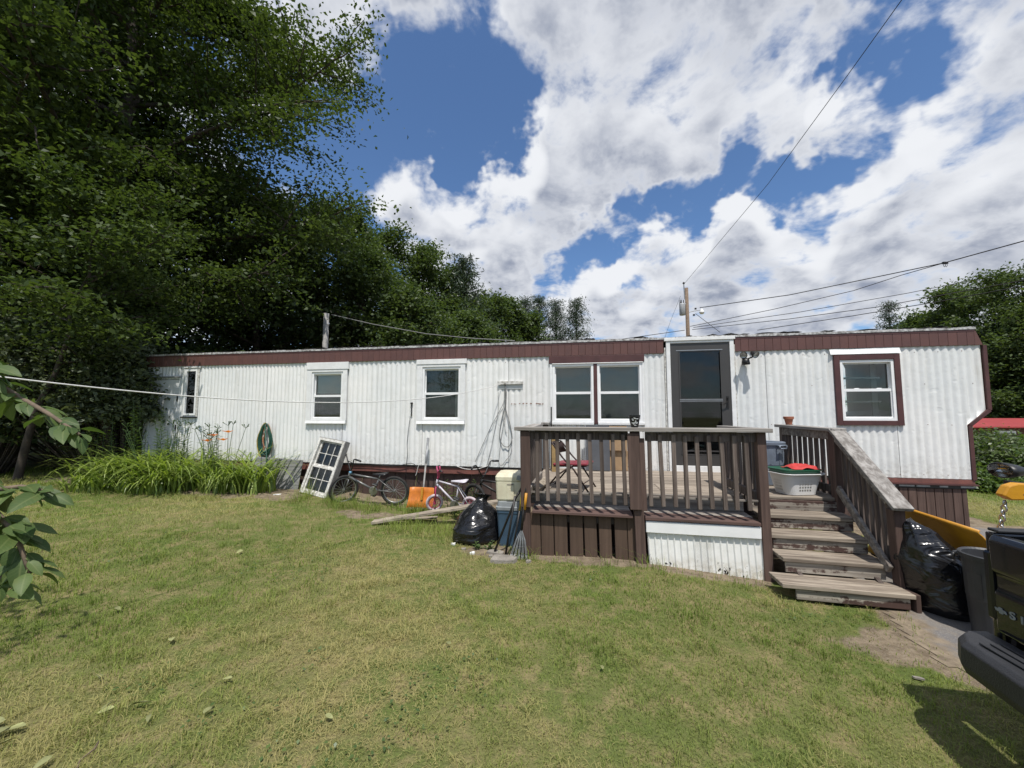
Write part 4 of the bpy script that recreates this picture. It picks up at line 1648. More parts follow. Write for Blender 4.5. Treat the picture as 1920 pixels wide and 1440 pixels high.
# flood light with two heads
fl = hthing('flood_light', 'black twin head flood light mounted beside the front door', 'lamp', 2.545, .0, 2.43)
MB().box(-.045, .045, -.012, .004, .06, .155).build('mount_plate', MT['white_trim'], fl)
mb = MB()
mb.lathe([(.052, -.05), (.058, -.01), (.05, .03), (.025, .045)], 18, (0, -.075, .0))
mb.tube([(0, .0, .06), (0, -.05, .05), (0, -.075, .03)], .03, 10)
mb.build('sensor_body', MT['black_plastic'], fl, smooth=True)
MB().lathe([(.02, -.02), (.032, .0), (.02, .02)], 14, (.02, -.115, -.035)).build('sensor_eye', MT['dark_metal'], fl, smooth=True)
for s_ in (-1, 1):
    M = Matrix.Translation((s_ * .085, -.23, .085)) @ Matrix.Rotation(R(s_ * 22), 4, 'Z') @ Matrix.Rotation(R(118), 4, 'X')
    hd = MB().lathe([(.018, -.095), (.034, -.075), (.052, .0), (.054, .015), (.046, .010)], 18, M=M, capt=False).build('lamp_head', MT['black_plastic'], fl, smooth=True)
    MB().lathe([(.0005, .004), (.045, .004), (.047, .008)], 18, M=M, capb=False, capt=False).build('lens', MT['lamp_lens'], hd, smooth=True)
    MB().tube([(s_ * .02, -.09, .035), (s_ * .05, -.11, .05), (s_ * .082, -.165, .065)], .012, 8).build('arm', MT['black_plastic'], fl, smooth=True)

# cleat board that holds ropes and cords
cb = hthing('cleat_board', 'peeling white board screwed to the siding with ropes tied on it', 'board', -1.31, .0, 2.12)
cube('board', -.23, .23, -.05, -.014, -.005, .058, MT['old_white'], cb)
cube('bracket', -.22, .23, -.018, -.012, -.085, -.008, MT['siding_grey'], cb)
mb = MB()
mb.tube([(-.09, -.055, .02), (-.085, -.085, .0), (-.08, -.08, -.03), (-.09, -.06, -.03)], .007, 6)
mb.build('hook', MT['dark_metal'], cb)


def cord(name, label, pts, r, mat, cat='cord', group=None, sub=6):
    """smooth hanging cord through home-frame points"""
    pts = [Vector(p) for p in pts]
    out = []
    for i in range(len(pts) - 1):
        p0, p1, p2, p3 = pts[max(i - 1, 0)], pts[i], pts[i + 1], pts[min(i + 2, len(pts) - 1)]
        for j in range(sub):
            t = j / sub
            out.append(.5 * ((2 * p1) + (p2 - p0) * t + (2 * p0 - 5 * p1 + 4 * p2 - p3) * t * t + (3 * p1 - p0 - 3 * p2 + p3) * t ** 3))
    out.append(pts[-1])
    base = out[-1].copy()
    o = MB().tube([p - base for p in out], r, 6).build(name, MT[mat], None, LF(base.x, -base.y, base.z), (0, 0, -A), smooth=True)
    return tag(o, label, cat, group)


def wp(*pts, v=.035):
    return [up(x, y, v) for (x, y) in pts]


cord('looped_cable', 'thick grey cable hung in a long loop from the cleat board', wp((947, 722), (949, 745), (946, 765), (940, 790), (937, 815), (941, 832), (950, 838), (957, 833), (960, 818), (956, 795), (949, 770), (947, 748), (948, 726)), .008, 'rope_grey')
cord('washing_cord', 'thin grey cord slanting from the cleat board down to the handlebar', wp((946, 730), (945, 752), (936, 772), (921, 800), (905, 835), (892, 866)), .005, 'rope_grey')
cord('washing_cord', 'thin cord falling from a small clip to the bottom of the siding', wp((934, 735), (934, 768), (929, 800), (920, 845), (913, 874)), .0042, 'rope_grey')
cord('washing_cord', 'cord with a kinked end hanging below the looped cable', wp((950, 730), (948, 770), (940, 820), (936, 860), (937, 871), (942, 872), (948, 864), (958, 850), (960, 825)), .0045, 'rope_grey')
cord('washing_cord', 'pale tangled cord knotted beside the looped cable', wp((947, 745), (943, 765), (946, 790), (950, 812), (947, 800), (949, 770)), .004, 'rope_white')
cord('pale_cable', 'pale cable drooping along the bottom edge of the siding', wp((858, 874), (872, 879), (890, 880), (905, 877), (918, 871), (921, 858)), .007, 'rope_white')
cord('hanging_wire', 'thin dark wire hanging down the siding from a short chain', wp((770, 781), (767, 805), (765, 830), (766, 850), (764, 875), (764, 893)), .0045, 'cable_black')
chn = hthing('short_chain', 'short black chain hung on a nail between the two single windows', 'chain', *[a for a in (u_of(772, .03), .03)], zp(772, 780, .03))
for i in range(6):
    M = Matrix.Translation((0, 0, .02 + i * .035)) @ Matrix.Rotation(math.pi / 2 * (i % 2), 4, 'Z')
    MB().tube([M @ Vector((.012 * math.cos(a), 0, .022 * math.sin(a))) for a in np.linspace(0, 2 * math.pi, 9)[:-1]], .005, 5, closed=True).build('link', MT['dark_metal'], chn)
MB().lathe([(.02, -.015), (.026, 0), (.02, .02)], 10, (0, 0, .235)).build('nail_cap', MT['dark_metal'], chn, smooth=True)
cord('black_cable', 'black cable running under the siding past the snow shovel', wp((640, 868), (700, 870), (740, 874), (775, 869), (785, 880), (790, 886), (786, 896), v=.03), .006, 'cable_black')
cord('bent_cable_end', 'short white bent cable end poking out below the siding', wp((798, 869), (788, 872), (784, 886), (782, 892), v=.06), .006, 'rope_white')

# clothes line from the fruit tree to the cleat board
A0, B0 = Vector((-3.88, 1.36, 2.03)), LF(-1.47, .06, 2.12)
pts = []
for i in range(61):
    t = i / 60
    p = A0.lerp(B0, t)
    p.z -= 4 * .36 * t * (1 - t)
    pts.append(p)
tag(MB().tube([p - B0 for p in pts], .005, 7).build('clothes_line', MT['rope_white'], None, B0, smooth=True), 'white clothes line sagging from the near branches to the cleat board', 'rope')

# garden hose on its hook
hs_ = hthing('hose_hook', 'small metal hose hook on the siding above the daylilies', 'hook', u_of(501, .04), .04, zp(501, 795, .04))
MB().tube([(-.06, -.0, .02), (.02, -.02, .02), (.02, -.06, .0)], .006, 6).build('hook', MT['galvanised'], hs_)


def hose(name, label, mat, x0, wpx, y0, y1, turns, seed, r=.012, tail=None):
    rr = np.random.default_rng(seed)
    pts = []
    for k_ in range(turns):
        wj = wpx * (.7 + .5 * rr.random())
        yj = y1 + rr.uniform(-14, 8)
        for a in np.linspace(0, 2 * math.pi, 20, endpoint=False):
            cx, sy = math.sin(a), math.cos(a)
            x = x0 + wj * cx * (1 - .35 * max(0, sy)) + rr.uniform(-.5, .5)
            y = (y0 + yj) / 2 - (yj - y0) / 2 * sy
            pts.append(up(x, y, .06 + .05 * (k_ / turns) + .012 * rr.random()))
    if tail:
        pts += [up(*t) for t in tail]
    base = Vector(pts[-1])
    o = MB().tube([Vector(p) - base for p in pts], r, 6).build(name, MT[mat], None, LF(base.x, -base.y, base.z), (0, 0, -A), smooth=True)
    return tag(o, label, 'garden hose')


hose('garden_hose', 'dark green garden hose coiled on the siding with its end trailing down', 'hose_green', 501, 11, 794, 856, 9, 3, .012, [(506, 870, .14), (512, 890, .18), (513, 905, .3)])
hose('garden_hose', 'yellow and tan hose looped over the green garden hose', 'hose_yellow', 500, 13, 793, 856, 2, 5, .009)
hose('extension_cord', 'orange cord looped around the coiled green hose', 'hose_orange', 504, 7, 795, 852, 2, 8, .007)

# plywood sheet leaning under the hose
t_ = hthing('plywood_sheet', 'weathered grey plywood sheet leaning against the home beside the hose', 'plywood', -5.92, .12, gl(-5.9, .2), rotz=0)
piece('sheet', (1.06, .016, .60), (0, -.03, .27), MT['w_ply'], t_, (R(-9), R(2.5), 0))

# old sash window that leans on the siding
ow = hthing('leaning_window', 'old white framed window with muntins leaning against the home', 'window', -4.80, .52, gl(-4.8, .5) + .0)
ow.rotation_euler = Euler((R(-17), R(7), -A + R(-10)), 'XYZ')
Wd, Hd = .62, 1.02
mb = MB()
f = .045
mb.box(-Wd / 2, -Wd / 2 + f, -.05, .06, 0, Hd).box(Wd / 2 - f, Wd / 2, -.05, .06, 0, Hd).box(-Wd / 2 + f, Wd / 2 - f, -.048, .06, 0, f).box(-Wd / 2 + f, Wd / 2 - f, -.048, .06, Hd - f, Hd)
mb.build('window_frame', MT['old_white'], ow)
MB().box(Wd / 2 + .001, Wd / 2 + .012, -.045, .075, .02, Hd + .004).build('jamb_board', MT['post_grey'], ow)
MB().box(-Wd / 2, Wd / 2 + .012, -.045, .075, Hd + .001, Hd + .012).build('head_board', MT['post_grey'], ow)
for j, (z0_, z1_, y_) in enumerate(((f, Hd / 2, -.025), (Hd / 2, Hd - f, .005))):
    sh = bpy.data.objects.new('sash', MB().box(-Wd / 2 + f, -Wd / 2 + f + .03, y_, y_ + .03, z0_, z1_).box(Wd / 2 - f - .03, Wd / 2 - f, y_, y_ + .03, z0_, z1_).box(-Wd / 2 + f + .03, Wd / 2 - f - .03, y_, y_ + .03, z0_, z0_ + .035).box(-Wd / 2 + f + .03, Wd / 2 - f - .03, y_, y_ + .03, z1_ - .03, z1_).mesh('sash', MT['old_white']))
    COL.objects.link(sh)
    sh.parent = ow
    xs_ = np.linspace(-Wd / 2 + f + .03, Wd / 2 - f - .03, 4)
    zs_ = np.linspace(z0_ + .035, z1_ - .03, 3)
    for x_ in xs_[1:3]:
        MB().box(x_ - .006, x_ + .006, y_ + .006, y_ + .024, zs_[0], zs_[2]).build('muntin', MT['old_white'], sh)
    MB().box(xs_[0], xs_[3], y_ + .007, y_ + .023, zs_[1] - .006, zs_[1] + .006).build('muntin', MT['old_white'], sh)
    for a_ in range(3):
        for b__ in range(2):
            MB().quad((xs_[a_] + .003, y_ + .015, zs_[b__] + .003), (xs_[a_ + 1] - .003, y_ + .015, zs_[b__] + .003), (xs_[a_ + 1] - .003, y_ + .015, zs_[b__ + 1] - .003), (xs_[a_] + .003, y_ + .015, zs_[b__ + 1] - .003)).build('pane', MT['glass'], sh, fix=False)
MB().box(-Wd / 2 + .05, Wd / 2 - .05, .045, .055, .05, Hd - .05).build('insect_screen', MT['curtain'], ow)


# ---- bicycles
def wheel(parent, cx, cz, r, tw, tyre, rim, spokes=18, steer=0., yo=0.):
    w_ = bpy.data.objects.new('wheel', None)
    COL.objects.link(w_)
    w_.parent = parent
    w_.location = (cx, yo, cz)
    w_.rotation_euler = (0, 0, steer)
    ring = lambda rad: [(rad * math.cos(a), 0, rad * math.sin(a)) for a in np.linspace(0, 2 * math.pi, 33)[:-1]]
    MB().tube(ring(r - tw), tw, 8, closed=True).build('tyre', MT[tyre], w_, smooth=True)
    MB().tube(ring(r - 2.1 * tw), tw * .42, 6, closed=True).build('rim', MT[rim], w_, smooth=True)
    mb = MB()
    for i in range(spokes):
        a = 2 * math.pi * i / spokes
        mb.tube([(.018 * math.cos(a + .5), (-1) ** i * .022, .018 * math.sin(a + .5)), ((r - 2.1 * tw) * math.cos(a), 0, (r - 2.1 * tw) * math.sin(a))], .0032, 4, cap=False)
    mb.tube([(0, -.05, 0), (0, .05, 0)], .016, 8)
    mb.build('spokes', MT[rim], w_)
    return w_


def bike(name, label, base, rot, r, wb, frame, fork, tyre, rim, tw, steer, bars, seatmat, rise=1.0, crank=True, fat=.019):
    """front wheel at x=0, rear wheel at x=wb, standing on z=0"""
    b_ = thing(name, label, 'bicycle', base)
    b_.rotation_euler = rot
    fm = MT[frame]
    bbx, bbz = wb * .60, r * 1.02
    hx, hz = wb * .13, r * 2.15 * rise
    sx, sz = wb * .70, r * 1.75 * rise
    wheel(b_, 0, r, r, tw, tyre, rim, steer=steer)
    wheel(b_, wb, r, r, tw, tyre, rim)
    mb = MB()
    mb.tube([(hx - .0, 0, hz), (hx - .03, 0, hz - .10)], fat * 1.1, 8)
    mb.tube([(hx, 0, hz - .02), (sx, 0, sz)], fat * .85, 8)
    mb.tube([(hx - .02, 0, hz - .07), (bbx, 0, bbz)], fat, 8)
    mb.tube([(sx, 0, sz), (bbx, 0, bbz)], fat * .8, 8)
    for s_ in (-1, 1):
        mb.tube([(bbx, s_ * .02, bbz), (wb, s_ * .05, r)], fat * .5, 6)
        mb.tube([(sx, s_ * .015, sz), (wb, s_ * .05, r)], fat * .45, 6)
    mb.build('frame', fm, b_, smooth=True)
    mb = MB()
    ca, sa = math.cos(steer), math.sin(steer)
    for s_ in (-1, 1):
        yy = s_ * (tw + .022)
        mb.tube([(hx - .03, 0, hz - .11), (hx - .05 - yy * sa, yy * ca, hz - .14), (0 - yy * sa, yy * ca, r)], fat * .65, 6)
    mb.build('fork', MT[fork], b_, smooth=True)
    hb = MB()
    c0 = Vector((hx + .015, 0, hz + .05))
    fw = Vector((-ca, -sa, 0))
    sd_ = Vector((-sa, ca, 0))
    W_, Hh = bars
    P0 = lambda s_, z_, f_: c0 + sd_ * s_ * W_ + Vector((0, 0, z_ * Hh)) + fw * f_
    hb.tube([(hx, 0, hz), c0], fat * .8, 8)
    hb.tube([P0(-1.0, .92, -.05), P0(-.62, 1.0, .0), P0(-.5, .95, .0), P0(-.12, .03, .0), P0(.12, .03, .0), P0(.5, .95, .0), P0(.62, 1.0, .0), P0(1.0, .92, -.05)], .011, 8)
    hb.tube([P0(-.36, .62, .0), P0(.36, .62, .0)], .008, 6)
    hb.build('handlebar', MT['black_plastic' if frame != 'bike_white' else 'bike_pink'], b_, smooth=True)
    for s_ in (-1, 1):
        MB().tube([P0(s_ * 1.0, .92, -.05), P0(s_ * .68, .985, -.01)], .017, 8).build('grip', MT['black_plastic'], b_, smooth=True)
    mb = MB()
    mb.tube([(sx, 0, sz), (sx + .02, 0, sz + .07)], fat * .6, 8)
    mb.build('seat_post', MT['steel'], b_, smooth=True)
    mb = MB()
    prof = [(-.13, .016, .0), (-.06, .022, .006), (.02, .045, .012), (.09, .075, .02), (.13, .06, .024)]
    n_ = 9
    for (x_, hw, zz) in prof:
        for j in range(n_):
            a = math.pi * j / (n_ - 1)
            mb.v.append((sx + .02 + x_, hw * math.cos(a), sz + .07 + zz + .022 * math.sin(a)))
    for i in range(len(prof) - 1):
        for j in range(n_ - 1):
            a0 = i * n_ + j
            mb.f.append((a0, a0 + 1, a0 + n_ + 1, a0 + n_))
    mb.f.append(tuple(range(n_)))
    mb.f.append(tuple(reversed(range((len(prof) - 1) * n_, len(prof) * n_))))
    mb.build('saddle', MT[seatmat], b_, smooth=True)
    if crank:
        mb = MB()
        mb.lathe([(.07, -.004), (.075, 0), (.07, .004)], 24, M=Matrix.Translation((bbx, -.045, bbz)) @ Matrix.Rotation(R(90), 4, 'X'))
        mb.build('chainring', MT['steel'], b_)
        MB().tube([(bbx, -.06, bbz), (bbx + .07, -.065, bbz + .13)], .009, 6).build('crank', MT['steel'], b_)
        MB().tube([(bbx, .06, bbz), (bbx - .07, .065, bbz - .13)], .009, 6).build('crank', MT['steel'], b_)
        for dx, dz, yy in ((.07, .13, -.11), (-.07, -.13, .11)):
            piece('pedal', (.085, .075, .02), (bbx + dx, yy, bbz + dz), MT['black_plastic'], b_, (0, R(20), 0))
    return b_


bz = zp(742, 917, .42) - .255
bmx = bike('bmx_bicycle', 'grey stunt bicycle with black bars leaning below the siding', LF(u_of(652, .55), .55, bz - .01), (R(7), 0, -A + R(5)), .255, .92, 'bike_grey', 'bike_grey', 'tyre', 'aluminium', .024, R(48), (.34, .22), 'black_plastic', 1.02)
MB().lathe([(.022, -.02), (.026, 0), (.022, .02)], 10, (.13, 0, .565)).build('headset_cap', MT['light_blue'], bmx, smooth=True)
kz = zp(815, 942, 1.0) - .125
kid = bike('child_bicycle', 'small pink and white child bicycle with a pale front tyre', LF(u_of(819, 1.0), 1.0, kz - .005), (R(10), 0, -A + R(-6)), .135, .60, 'bike_white', 'bike_pink', 'tyre_pale', 'bike_pink', .022, R(35), (.17, .12), 'bike_white', 1.75, fat=.015)
MB().tube([(.10, 0, .54), (.13, .0, .66), (.14, -.02, .72)], .014, 8).build('stem', MT['bike_pink'], kid, smooth=True)
dkb = bike('dark_bicycle', 'dark worn bicycle half hidden behind the black bag and cooler', LF(u_of(893, .75), .75, gl(-1.5, .75) + .01), (R(8), 0, -A + R(10)), .255, .88, 'dark_metal', 'bike_grey', 'tyre', 'dark_metal', .024, R(-40), (.30, .20), 'black_plastic', 1.08)

# ---- snow shovel
ss = hthing('snow_shovel', 'orange plastic snow shovel with a grey handle leaning on the siding', 'snow shovel', u_of(795, .8), .80, zp(795, 948, .80) - .01)
mb = MB()
rows_ = []
nn_ = 10
for (zz, yy, hw) in ((0, -.10, .215), (.10, -.03, .215), (.22, .0, .21), (.30, .0, .205)):
    for j in range(nn_ + 1):
        x_ = -hw + 2 * hw * j / nn_
        cur = .018 * math.cos(math.pi * (j / nn_ - .5)) if zz < .28 else .004
        edge = -.03 if j in (0, nn_) else 0
        mb.v.append((x_, yy + cur + edge, zz))
for i in range(3):
    for j in range(nn_):
        a0 = i * (nn_ + 1) + j
        mb.f.append((a0, a0 + 1, a0 + nn_ + 2, a0 + nn_ + 1))
sb = mb.build('scoop', MT['orange_plastic'], ss, smooth=True, fix=False)
sb.modifiers.new('thick', 'SOLIDIFY').thickness = .006
piece('scoop_rib', (.035, .05, .20), (0, -.005, .20), MT['plow_yellow'], ss, (R(-8), 0, 0))
hp = Vector(up(804, 822, .10)) - Vector((u_of(795, .8), -.80, zp(795, 948, .80) - .01))
MB().tube([(0, .01, .12), tuple(Vector((0, .01, .12)).lerp(hp, .55))], .015, 8).build('handle', MT['post_grey'], ss, smooth=True)
MB().tube([tuple(Vector((0, .01, .12)).lerp(hp, .55)), tuple(hp)], [.018, .024], 8).build('grip', MT['galvanised'], ss, smooth=True)

# ---- planks lying on the dirt
pz = gl(-2.4, 1.3)
pk = hthing('long_plank', 'long weathered plank propped up beside the black garbage bag', 'plank', -2.35, 1.45, pz)
stick('plank', (-.70, -.10, .035), (1.15, .30, .33), .15, .038, MT['w_plank'], pk)
pk = hthing('thin_plank', 'thin rotten plank lying flat in the weeds', 'plank', -2.55, 1.25, gl(-2.55, 1.25))
stick('plank', (-.45, -.05, .02), (.35, .05, .05), .09, .022, MT['w_plank'], pk)


# ---- black garbage bags
def bag(name, label, loc, h, r, seed, rotz=0., lean=(0, 0), squash=1., tied=True):
    mb = MB()
    rr = np.random.default_rng(seed)
    nz_, na = 26, 44
    ph = rr.uniform(0, 6, 8)
    for i in range(nz_ + 1):
        t = i / nz_
        if t < .86:
            q_ = t / .86
            s_ = min(1., .80 + 1.6 * q_) if q_ < .3 else (1.0 - .80 * ((q_ - .3) / .7) ** 2.1 if tied else 1.0 - .52 * ((q_ - .3) / .7) ** 2.2)
        else:
            q_ = (t - .86) / .14
            s_ = .20 - .05 * math.sin(math.pi * q_) + .16 * q_ if tied else .47 * math.sqrt(max(0., 1 - q_ * q_)) + .01
        for j in range(na):
            a = 2 * math.pi * j / na
            f_ = 1 + .05 * math.sin(2 * a + ph[0] + 2 * t) + .045 * math.sin(3 * a + ph[1] - 3 * t) + .03 * math.sin(7 * a + ph[2] + 4 * t) * (.3 + t) + .05 * max(0, t - .55) * math.sin(14 * a + ph[3]) * 4
            f_ += .11 * (vnoise(a * 1.3, t * 4, seed, 2.) - .5) + .06 * (vnoise(a * 2.2, t * 9 + a, seed + 1, 2.6) - .5)
            x = r * s_ * f_ * math.cos(a) + lean[0] * t * t
            y = r * s_ * f_ * math.sin(a) * squash + lean[1] * t * t
            z = h * (t ** 1.02) + .05 * h * t * math.sin(a + ph[4])
            mb.v.append((x, y, z))
    for i in range(nz_):
        for j in range(na):
            j2 = (j + 1) % na
            mb.f.append((i * na + j, i * na + j2, (i + 1) * na + j2, (i + 1) * na + j))
    mb.f.append(tuple(reversed(range(na))))
    mb.f.append(tuple(nz_ * na + j for j in range(na)))
    o = mb.build(name, MT['bag_black'], None, loc, (0, 0, rotz), smooth=True)
    return tag(o, label, 'garbage bag')


bag('garbage_bag', 'bulging black garbage bag beside the blue tote on the lawn', LF(-1.37, 1.92, gl(-1.37, 1.92) - .02), .56, .31, 4, lean=(.05, .12))
bag('garbage_bag', 'tall leaning black garbage bag between the steps and the yellow plow', LF(3.06, 2.70, gl(3.06, 2.7) - .02), .74, .31, 9, lean=(-.19, .05), squash=.9, tied=False)

# ---- blue tote, cream cooler, tools by the deck post
tz = gl(-.95, 2.05)
tt = hthing('storage_tote', 'tall blue plastic tote with a grey lid beside the deck post', 'storage box', -.90, 1.98, tz - .01, rotz=R(2))
loft([rrect(.150, .165, .04, 0), rrect(.172, .19, .045, .40), rrect(.178, .196, .045, .405), rrect(.178, .196, .045, .44)], True, True).build('box', MT['tote_blue'], tt)
loft([rrect(.185, .203, .045, .441), rrect(.188, .206, .05, .475), rrect(.170, .19, .045, .480), rrect(.168, .188, .045, .535), rrect(.15, .17, .04, .540)], True, True).build('lid', MT['tote_lid'], tt)
cl = hthing('cooler', 'yellowed cream plastic cooler stacked on the blue tote', 'cooler', -.90, 1.97, tz + .535, rotz=R(3))
loft([rrect(.172, .17, .03, 0), rrect(.186, .182, .035, .02), rrect(.194, .19, .035, .235)], True, True).build('box', MT['cream_plastic'], cl)
loft([rrect(.190, .186, .03, .236), rrect(.198, .194, .035, .243), rrect(.199, .195, .035, .285), rrect(.18, .176, .04, .318), rrect(.15, .15, .04, .325)], True, True).build('lid', MT['cream_plastic'], cl)
piece('handle_recess', (.085, .006, .012), (-.01, -.199, .20), MT['stone'], cl)
piece('front_rib', (.085, .010, .17), (-.01, -.192, .105), MT['cream_plastic'], cl, ch=.003)
hb_ = hthing('grey_box_lid', 'small grey plastic lid lying on the cooler corner by the post', 'lid', -.77, 2.12, tz + .535 + .245)
piece('lid', (.10, .14, .05), (0, 0, .03), MT['tote_lid'], hb_, (0, R(14), 0))

rz_ = gl(-.80, 2.38)
rk = hthing('garden_rake', 'black fan rake leaning head down against the deck post', 'rake', -.74, 2.52, rz_)
mb = MB()
mb.tube([(.03, .02, .30), (.06, .06, .62)], .012, 8)
mb.tube([(.06, .06, .62), (.085, .09, .86)], .013, 8)
mb.build('handle', MT['dark_metal'], rk, smooth=True)
MB().tube([(.062, .048, .52), (.078, .062, .70)], .016, 8).build('grip', MT['plow_yellow'], rk, smooth=True)
for i in range(15):
    t = (i - 7) / 7
    MB().tube([(.03, .02, .32), (.02 + t * .055, .0, .20), (.0 + t * .095, -.01, .05), (.0 + t * .10, -.04, .01)], .0045, 5).build('tine', MT['galvanised' if i % 3 else 'dark_metal'], rk)
MB().tube([(-.055, -.002, .13), (.075, -.002, .13)], .006, 6).build('tine_brace', MT['dark_metal'], rk)
bh = hthing('tool_handle', 'long dark tool handle slanting across the blue tote', 'tool', -1.0, 2.42, rz_)
MB().tube([(-.03, .0, .03), (.20, .10, .62), (.26, .13, .72)], .013, 8).build('handle', MT['dark_metal'], bh, smooth=True)
bh = hthing('tool_handle', 'thinner black tool handle standing between the rake and the tote', 'tool', -.89, 2.50, rz_)
MB().tube([(-.0, .0, .02), (.10, .05, .66)], .012, 8).build('handle', MT['dark_metal'], bh, smooth=True)
bh = hthing('tool_handle', 'yellow tipped tool handle leaning on the deck post above the rake', 'tool', -.82, 2.47, rz_)
MB().tube([(-.0, .0, .02), (.08, .03, .50)], .011, 8).build('handle', MT['dark_metal'], bh, smooth=True)
MB().tube([(.08, .03, .50), (.115, .045, .74)], .013, 8).build('grip', MT['hose_yellow'], bh, smooth=True)


def slab(name, label, u_, v_, sx, sy, sz, rz, seed, cat='stone', dz=0., mat='stone'):
    rr = np.random.default_rng(seed)
    mb = MB()
    n_ = 9
    lo, hi = [], []
    for i in range(n_):
        a = 2 * math.pi * i / n_
        f_ = 1 + rr.uniform(-.13, .13)
        c_ = abs(math.cos(a)) ** .55 * (1 if math.cos(a) > 0 else -1)
        s2 = abs(math.sin(a)) ** .55 * (1 if math.sin(a) > 0 else -1)
        lo.append((sx / 2 * c_ * f_, sy / 2 * s2 * f_, 0))
        hi.append((sx / 2 * c_ * f_ * .95, sy / 2 * s2 * f_ * .95, sz * rr.uniform(.85, 1.1)))
    mb.v = lo + hi
    mb.f = [tuple(reversed(range(n_))), tuple(range(n_, 2 * n_))] + [(i, (i + 1) % n_, (i + 1) % n_ + n_, i + n_) for i in range(n_)]
    o = mb.build(name, MT[mat], None, LF(u_, v_, gl(u_, v_) - .01 + dz), (0, 0, -A + rz))
    return tag(o, label, cat)


slab('flat_stone', 'flat grey paving stone at the foot of the rake', -.88, 2.62, .30, .17, .045, R(8), 61)
slab('flat_stone', 'small pale stone behind the flat paving stone', -1.02, 2.42, .20, .10, .035, R(-15), 62)
for i, (u_, v_) in enumerate([(-1.42, 2.35), (-1.28, 2.47), (-1.05, 2.53), (-1.6, 2.2), (-.62, 2.60)]):
    o = slab('pebble', ['white pebble beside the garbage bag', 'grey pebble in the dirt by the tote', 'white pebble in front of the small pale stone', 'grey pebble in the grass away from the tote', 'white pebble at the foot of the deck post'][i], u_, v_, .06, .045, .03, i, 70 + i, mat='paper_white' if i % 2 else 'stone')
    o['group'] = 'pale stones by the garbage bag'
slab('litter_scrap', 'white paper scrap on the ground below the plywood sheet', -5.38, .72, .12, .06, .02, .4, 81, 'litter', mat='paper_white')
slab('litter_scrap', 'pale plastic scrap on the edge of the dirt near the truck', 2.06, 3.82, .055, .02, .010, -.3, 82, 'litter', .02, mat='stone')

# ------------------------------------------------------------------ black pickup (local x = forward, y = left, origin on the ground under the rear bumper's left end)
tu, tv = 1.865, 4.33
tgz = gl(2.6, 4.9) + .02
tk = hthing('pickup_truck', 'black pickup truck parked tail first with a dark grey step bumper', 'truck', tu, tv, tgz)
# local y runs from 0 (left side, towards the home) to -1.62 (right side)
TW = 1.60
G_ = MT['truck_black']


def smooth_bev(o, wdt=.012, seg=2):
    mo = o.modifiers.new('bevel', 'BEVEL')
    mo.width = wdt
    mo.segments = seg
    mo.limit_method = 'ANGLE'
    return o


# rear bumper: stepped bar with rounded wrapped ends
mb = MB()
sec = [(.03, .375), (-.025, .395), (-.045, .44), (-.04, .525), (-.01, .55), (.06, .555), (.17, .555), (.17, .375)]
stations = [(-.02, .16, .62), (.0, .10, .85), (-.04, .05, .95), (-.12, .0, 1.0), (-.5, -.03, 1.0), (-.8, -.04, 1.0), (-1.1, -.03, 1.0), (-1.48, .0, 1.0), (-1.56, .05, .95), (-1.60, .10, .85), (-1.58, .16, .62)]
for (y_, dx, fz) in stations:
    for (x_, z_) in sec:
        mb.v.append((min(x_ + dx, .17) + .0, y_, .465 + (z_ - .465) * (fz * .2 + .8)))
ns = len(sec)
for i in range(len(stations) - 1):
    for j in range(ns):
        j2 = (j + 1) % ns
        mb.f.append((i * ns + j, i * ns + j2, (i + 1) * ns + j2, (i + 1) * ns + j))
mb.f.append(tuple(range(ns)))
mb.f.append(tuple(reversed(range((len(stations) - 1) * ns, len(stations) * ns))))
bp = smooth_bev(mb.build('rear_bumper', MT['bumper_grey'], tk, smooth=False), .02, 3)
# tread grooves of the step pad
for k_ in range(3):
    piece('step_pad_rib', (.018, 1.30, .008), (.02 + k_ * .045, -.80, .560), MT['bumper_grey'], bp, ch=.003)
piece('bumper_reflector', (.012, .095, .085), (-.026, -.175, .465), MT['tote_lid'], bp, (0, R(-4), R(-6)), ch=.004)
piece('reflector_lens', (.012, .07, .06), (-.032, -.175, .465), MT['stone'], bp, (0, R(-4), R(-6)), ch=.003)
piece('number_plate', (.008, .30, .13), (-.087, -.80, .455), MT['paper_white'], bp)

# tailgate
TG0, TG1, TGX = .575, 1.06, .18
mb = MB()
prof = [(TGX, TG0), (TGX - .012, TG0 + .02), (TGX - .010, TG0 + .20), (TGX + .002, TG0 + .22), (TGX + .002, TG0 + .29), (TGX - .014, TG0 + .31), (TGX - .018, TG1 - .03), (TGX, TG1), (TGX + .05, TG1), (TGX + .05, TG0)]
mb.prism([(x_, z_) for x_, z_ in prof], -TW + .055, -.055, axes=(0, 2, 1))
tg = smooth_bev(mb.build('tailgate', G_, tk), .008, 2)
piece('handle_recess', (.012, .20, .08), (TGX - .018, -.80, TG1 - .10), MT['black_plastic'], tg)
# letters on the tailgate: bow-tie badge and S10
LZ = TG0 + .105


def text_mesh(s_, size):
    cu = bpy.data.curves.new('txt', 'FONT')
    cu.body = s_
    cu.size = size
    cu.extrude = .0015
    cu.offset = size * .025
    ob = bpy.data.objects.new('txt', cu)
    COL.objects.link(ob)
    bpy.context.view_layer.update()
    me_ = bpy.data.meshes.new_from_object(ob.evaluated_get(bpy.context.evaluated_depsgraph_get()))
    bpy.data.objects.remove(ob)
    return me_


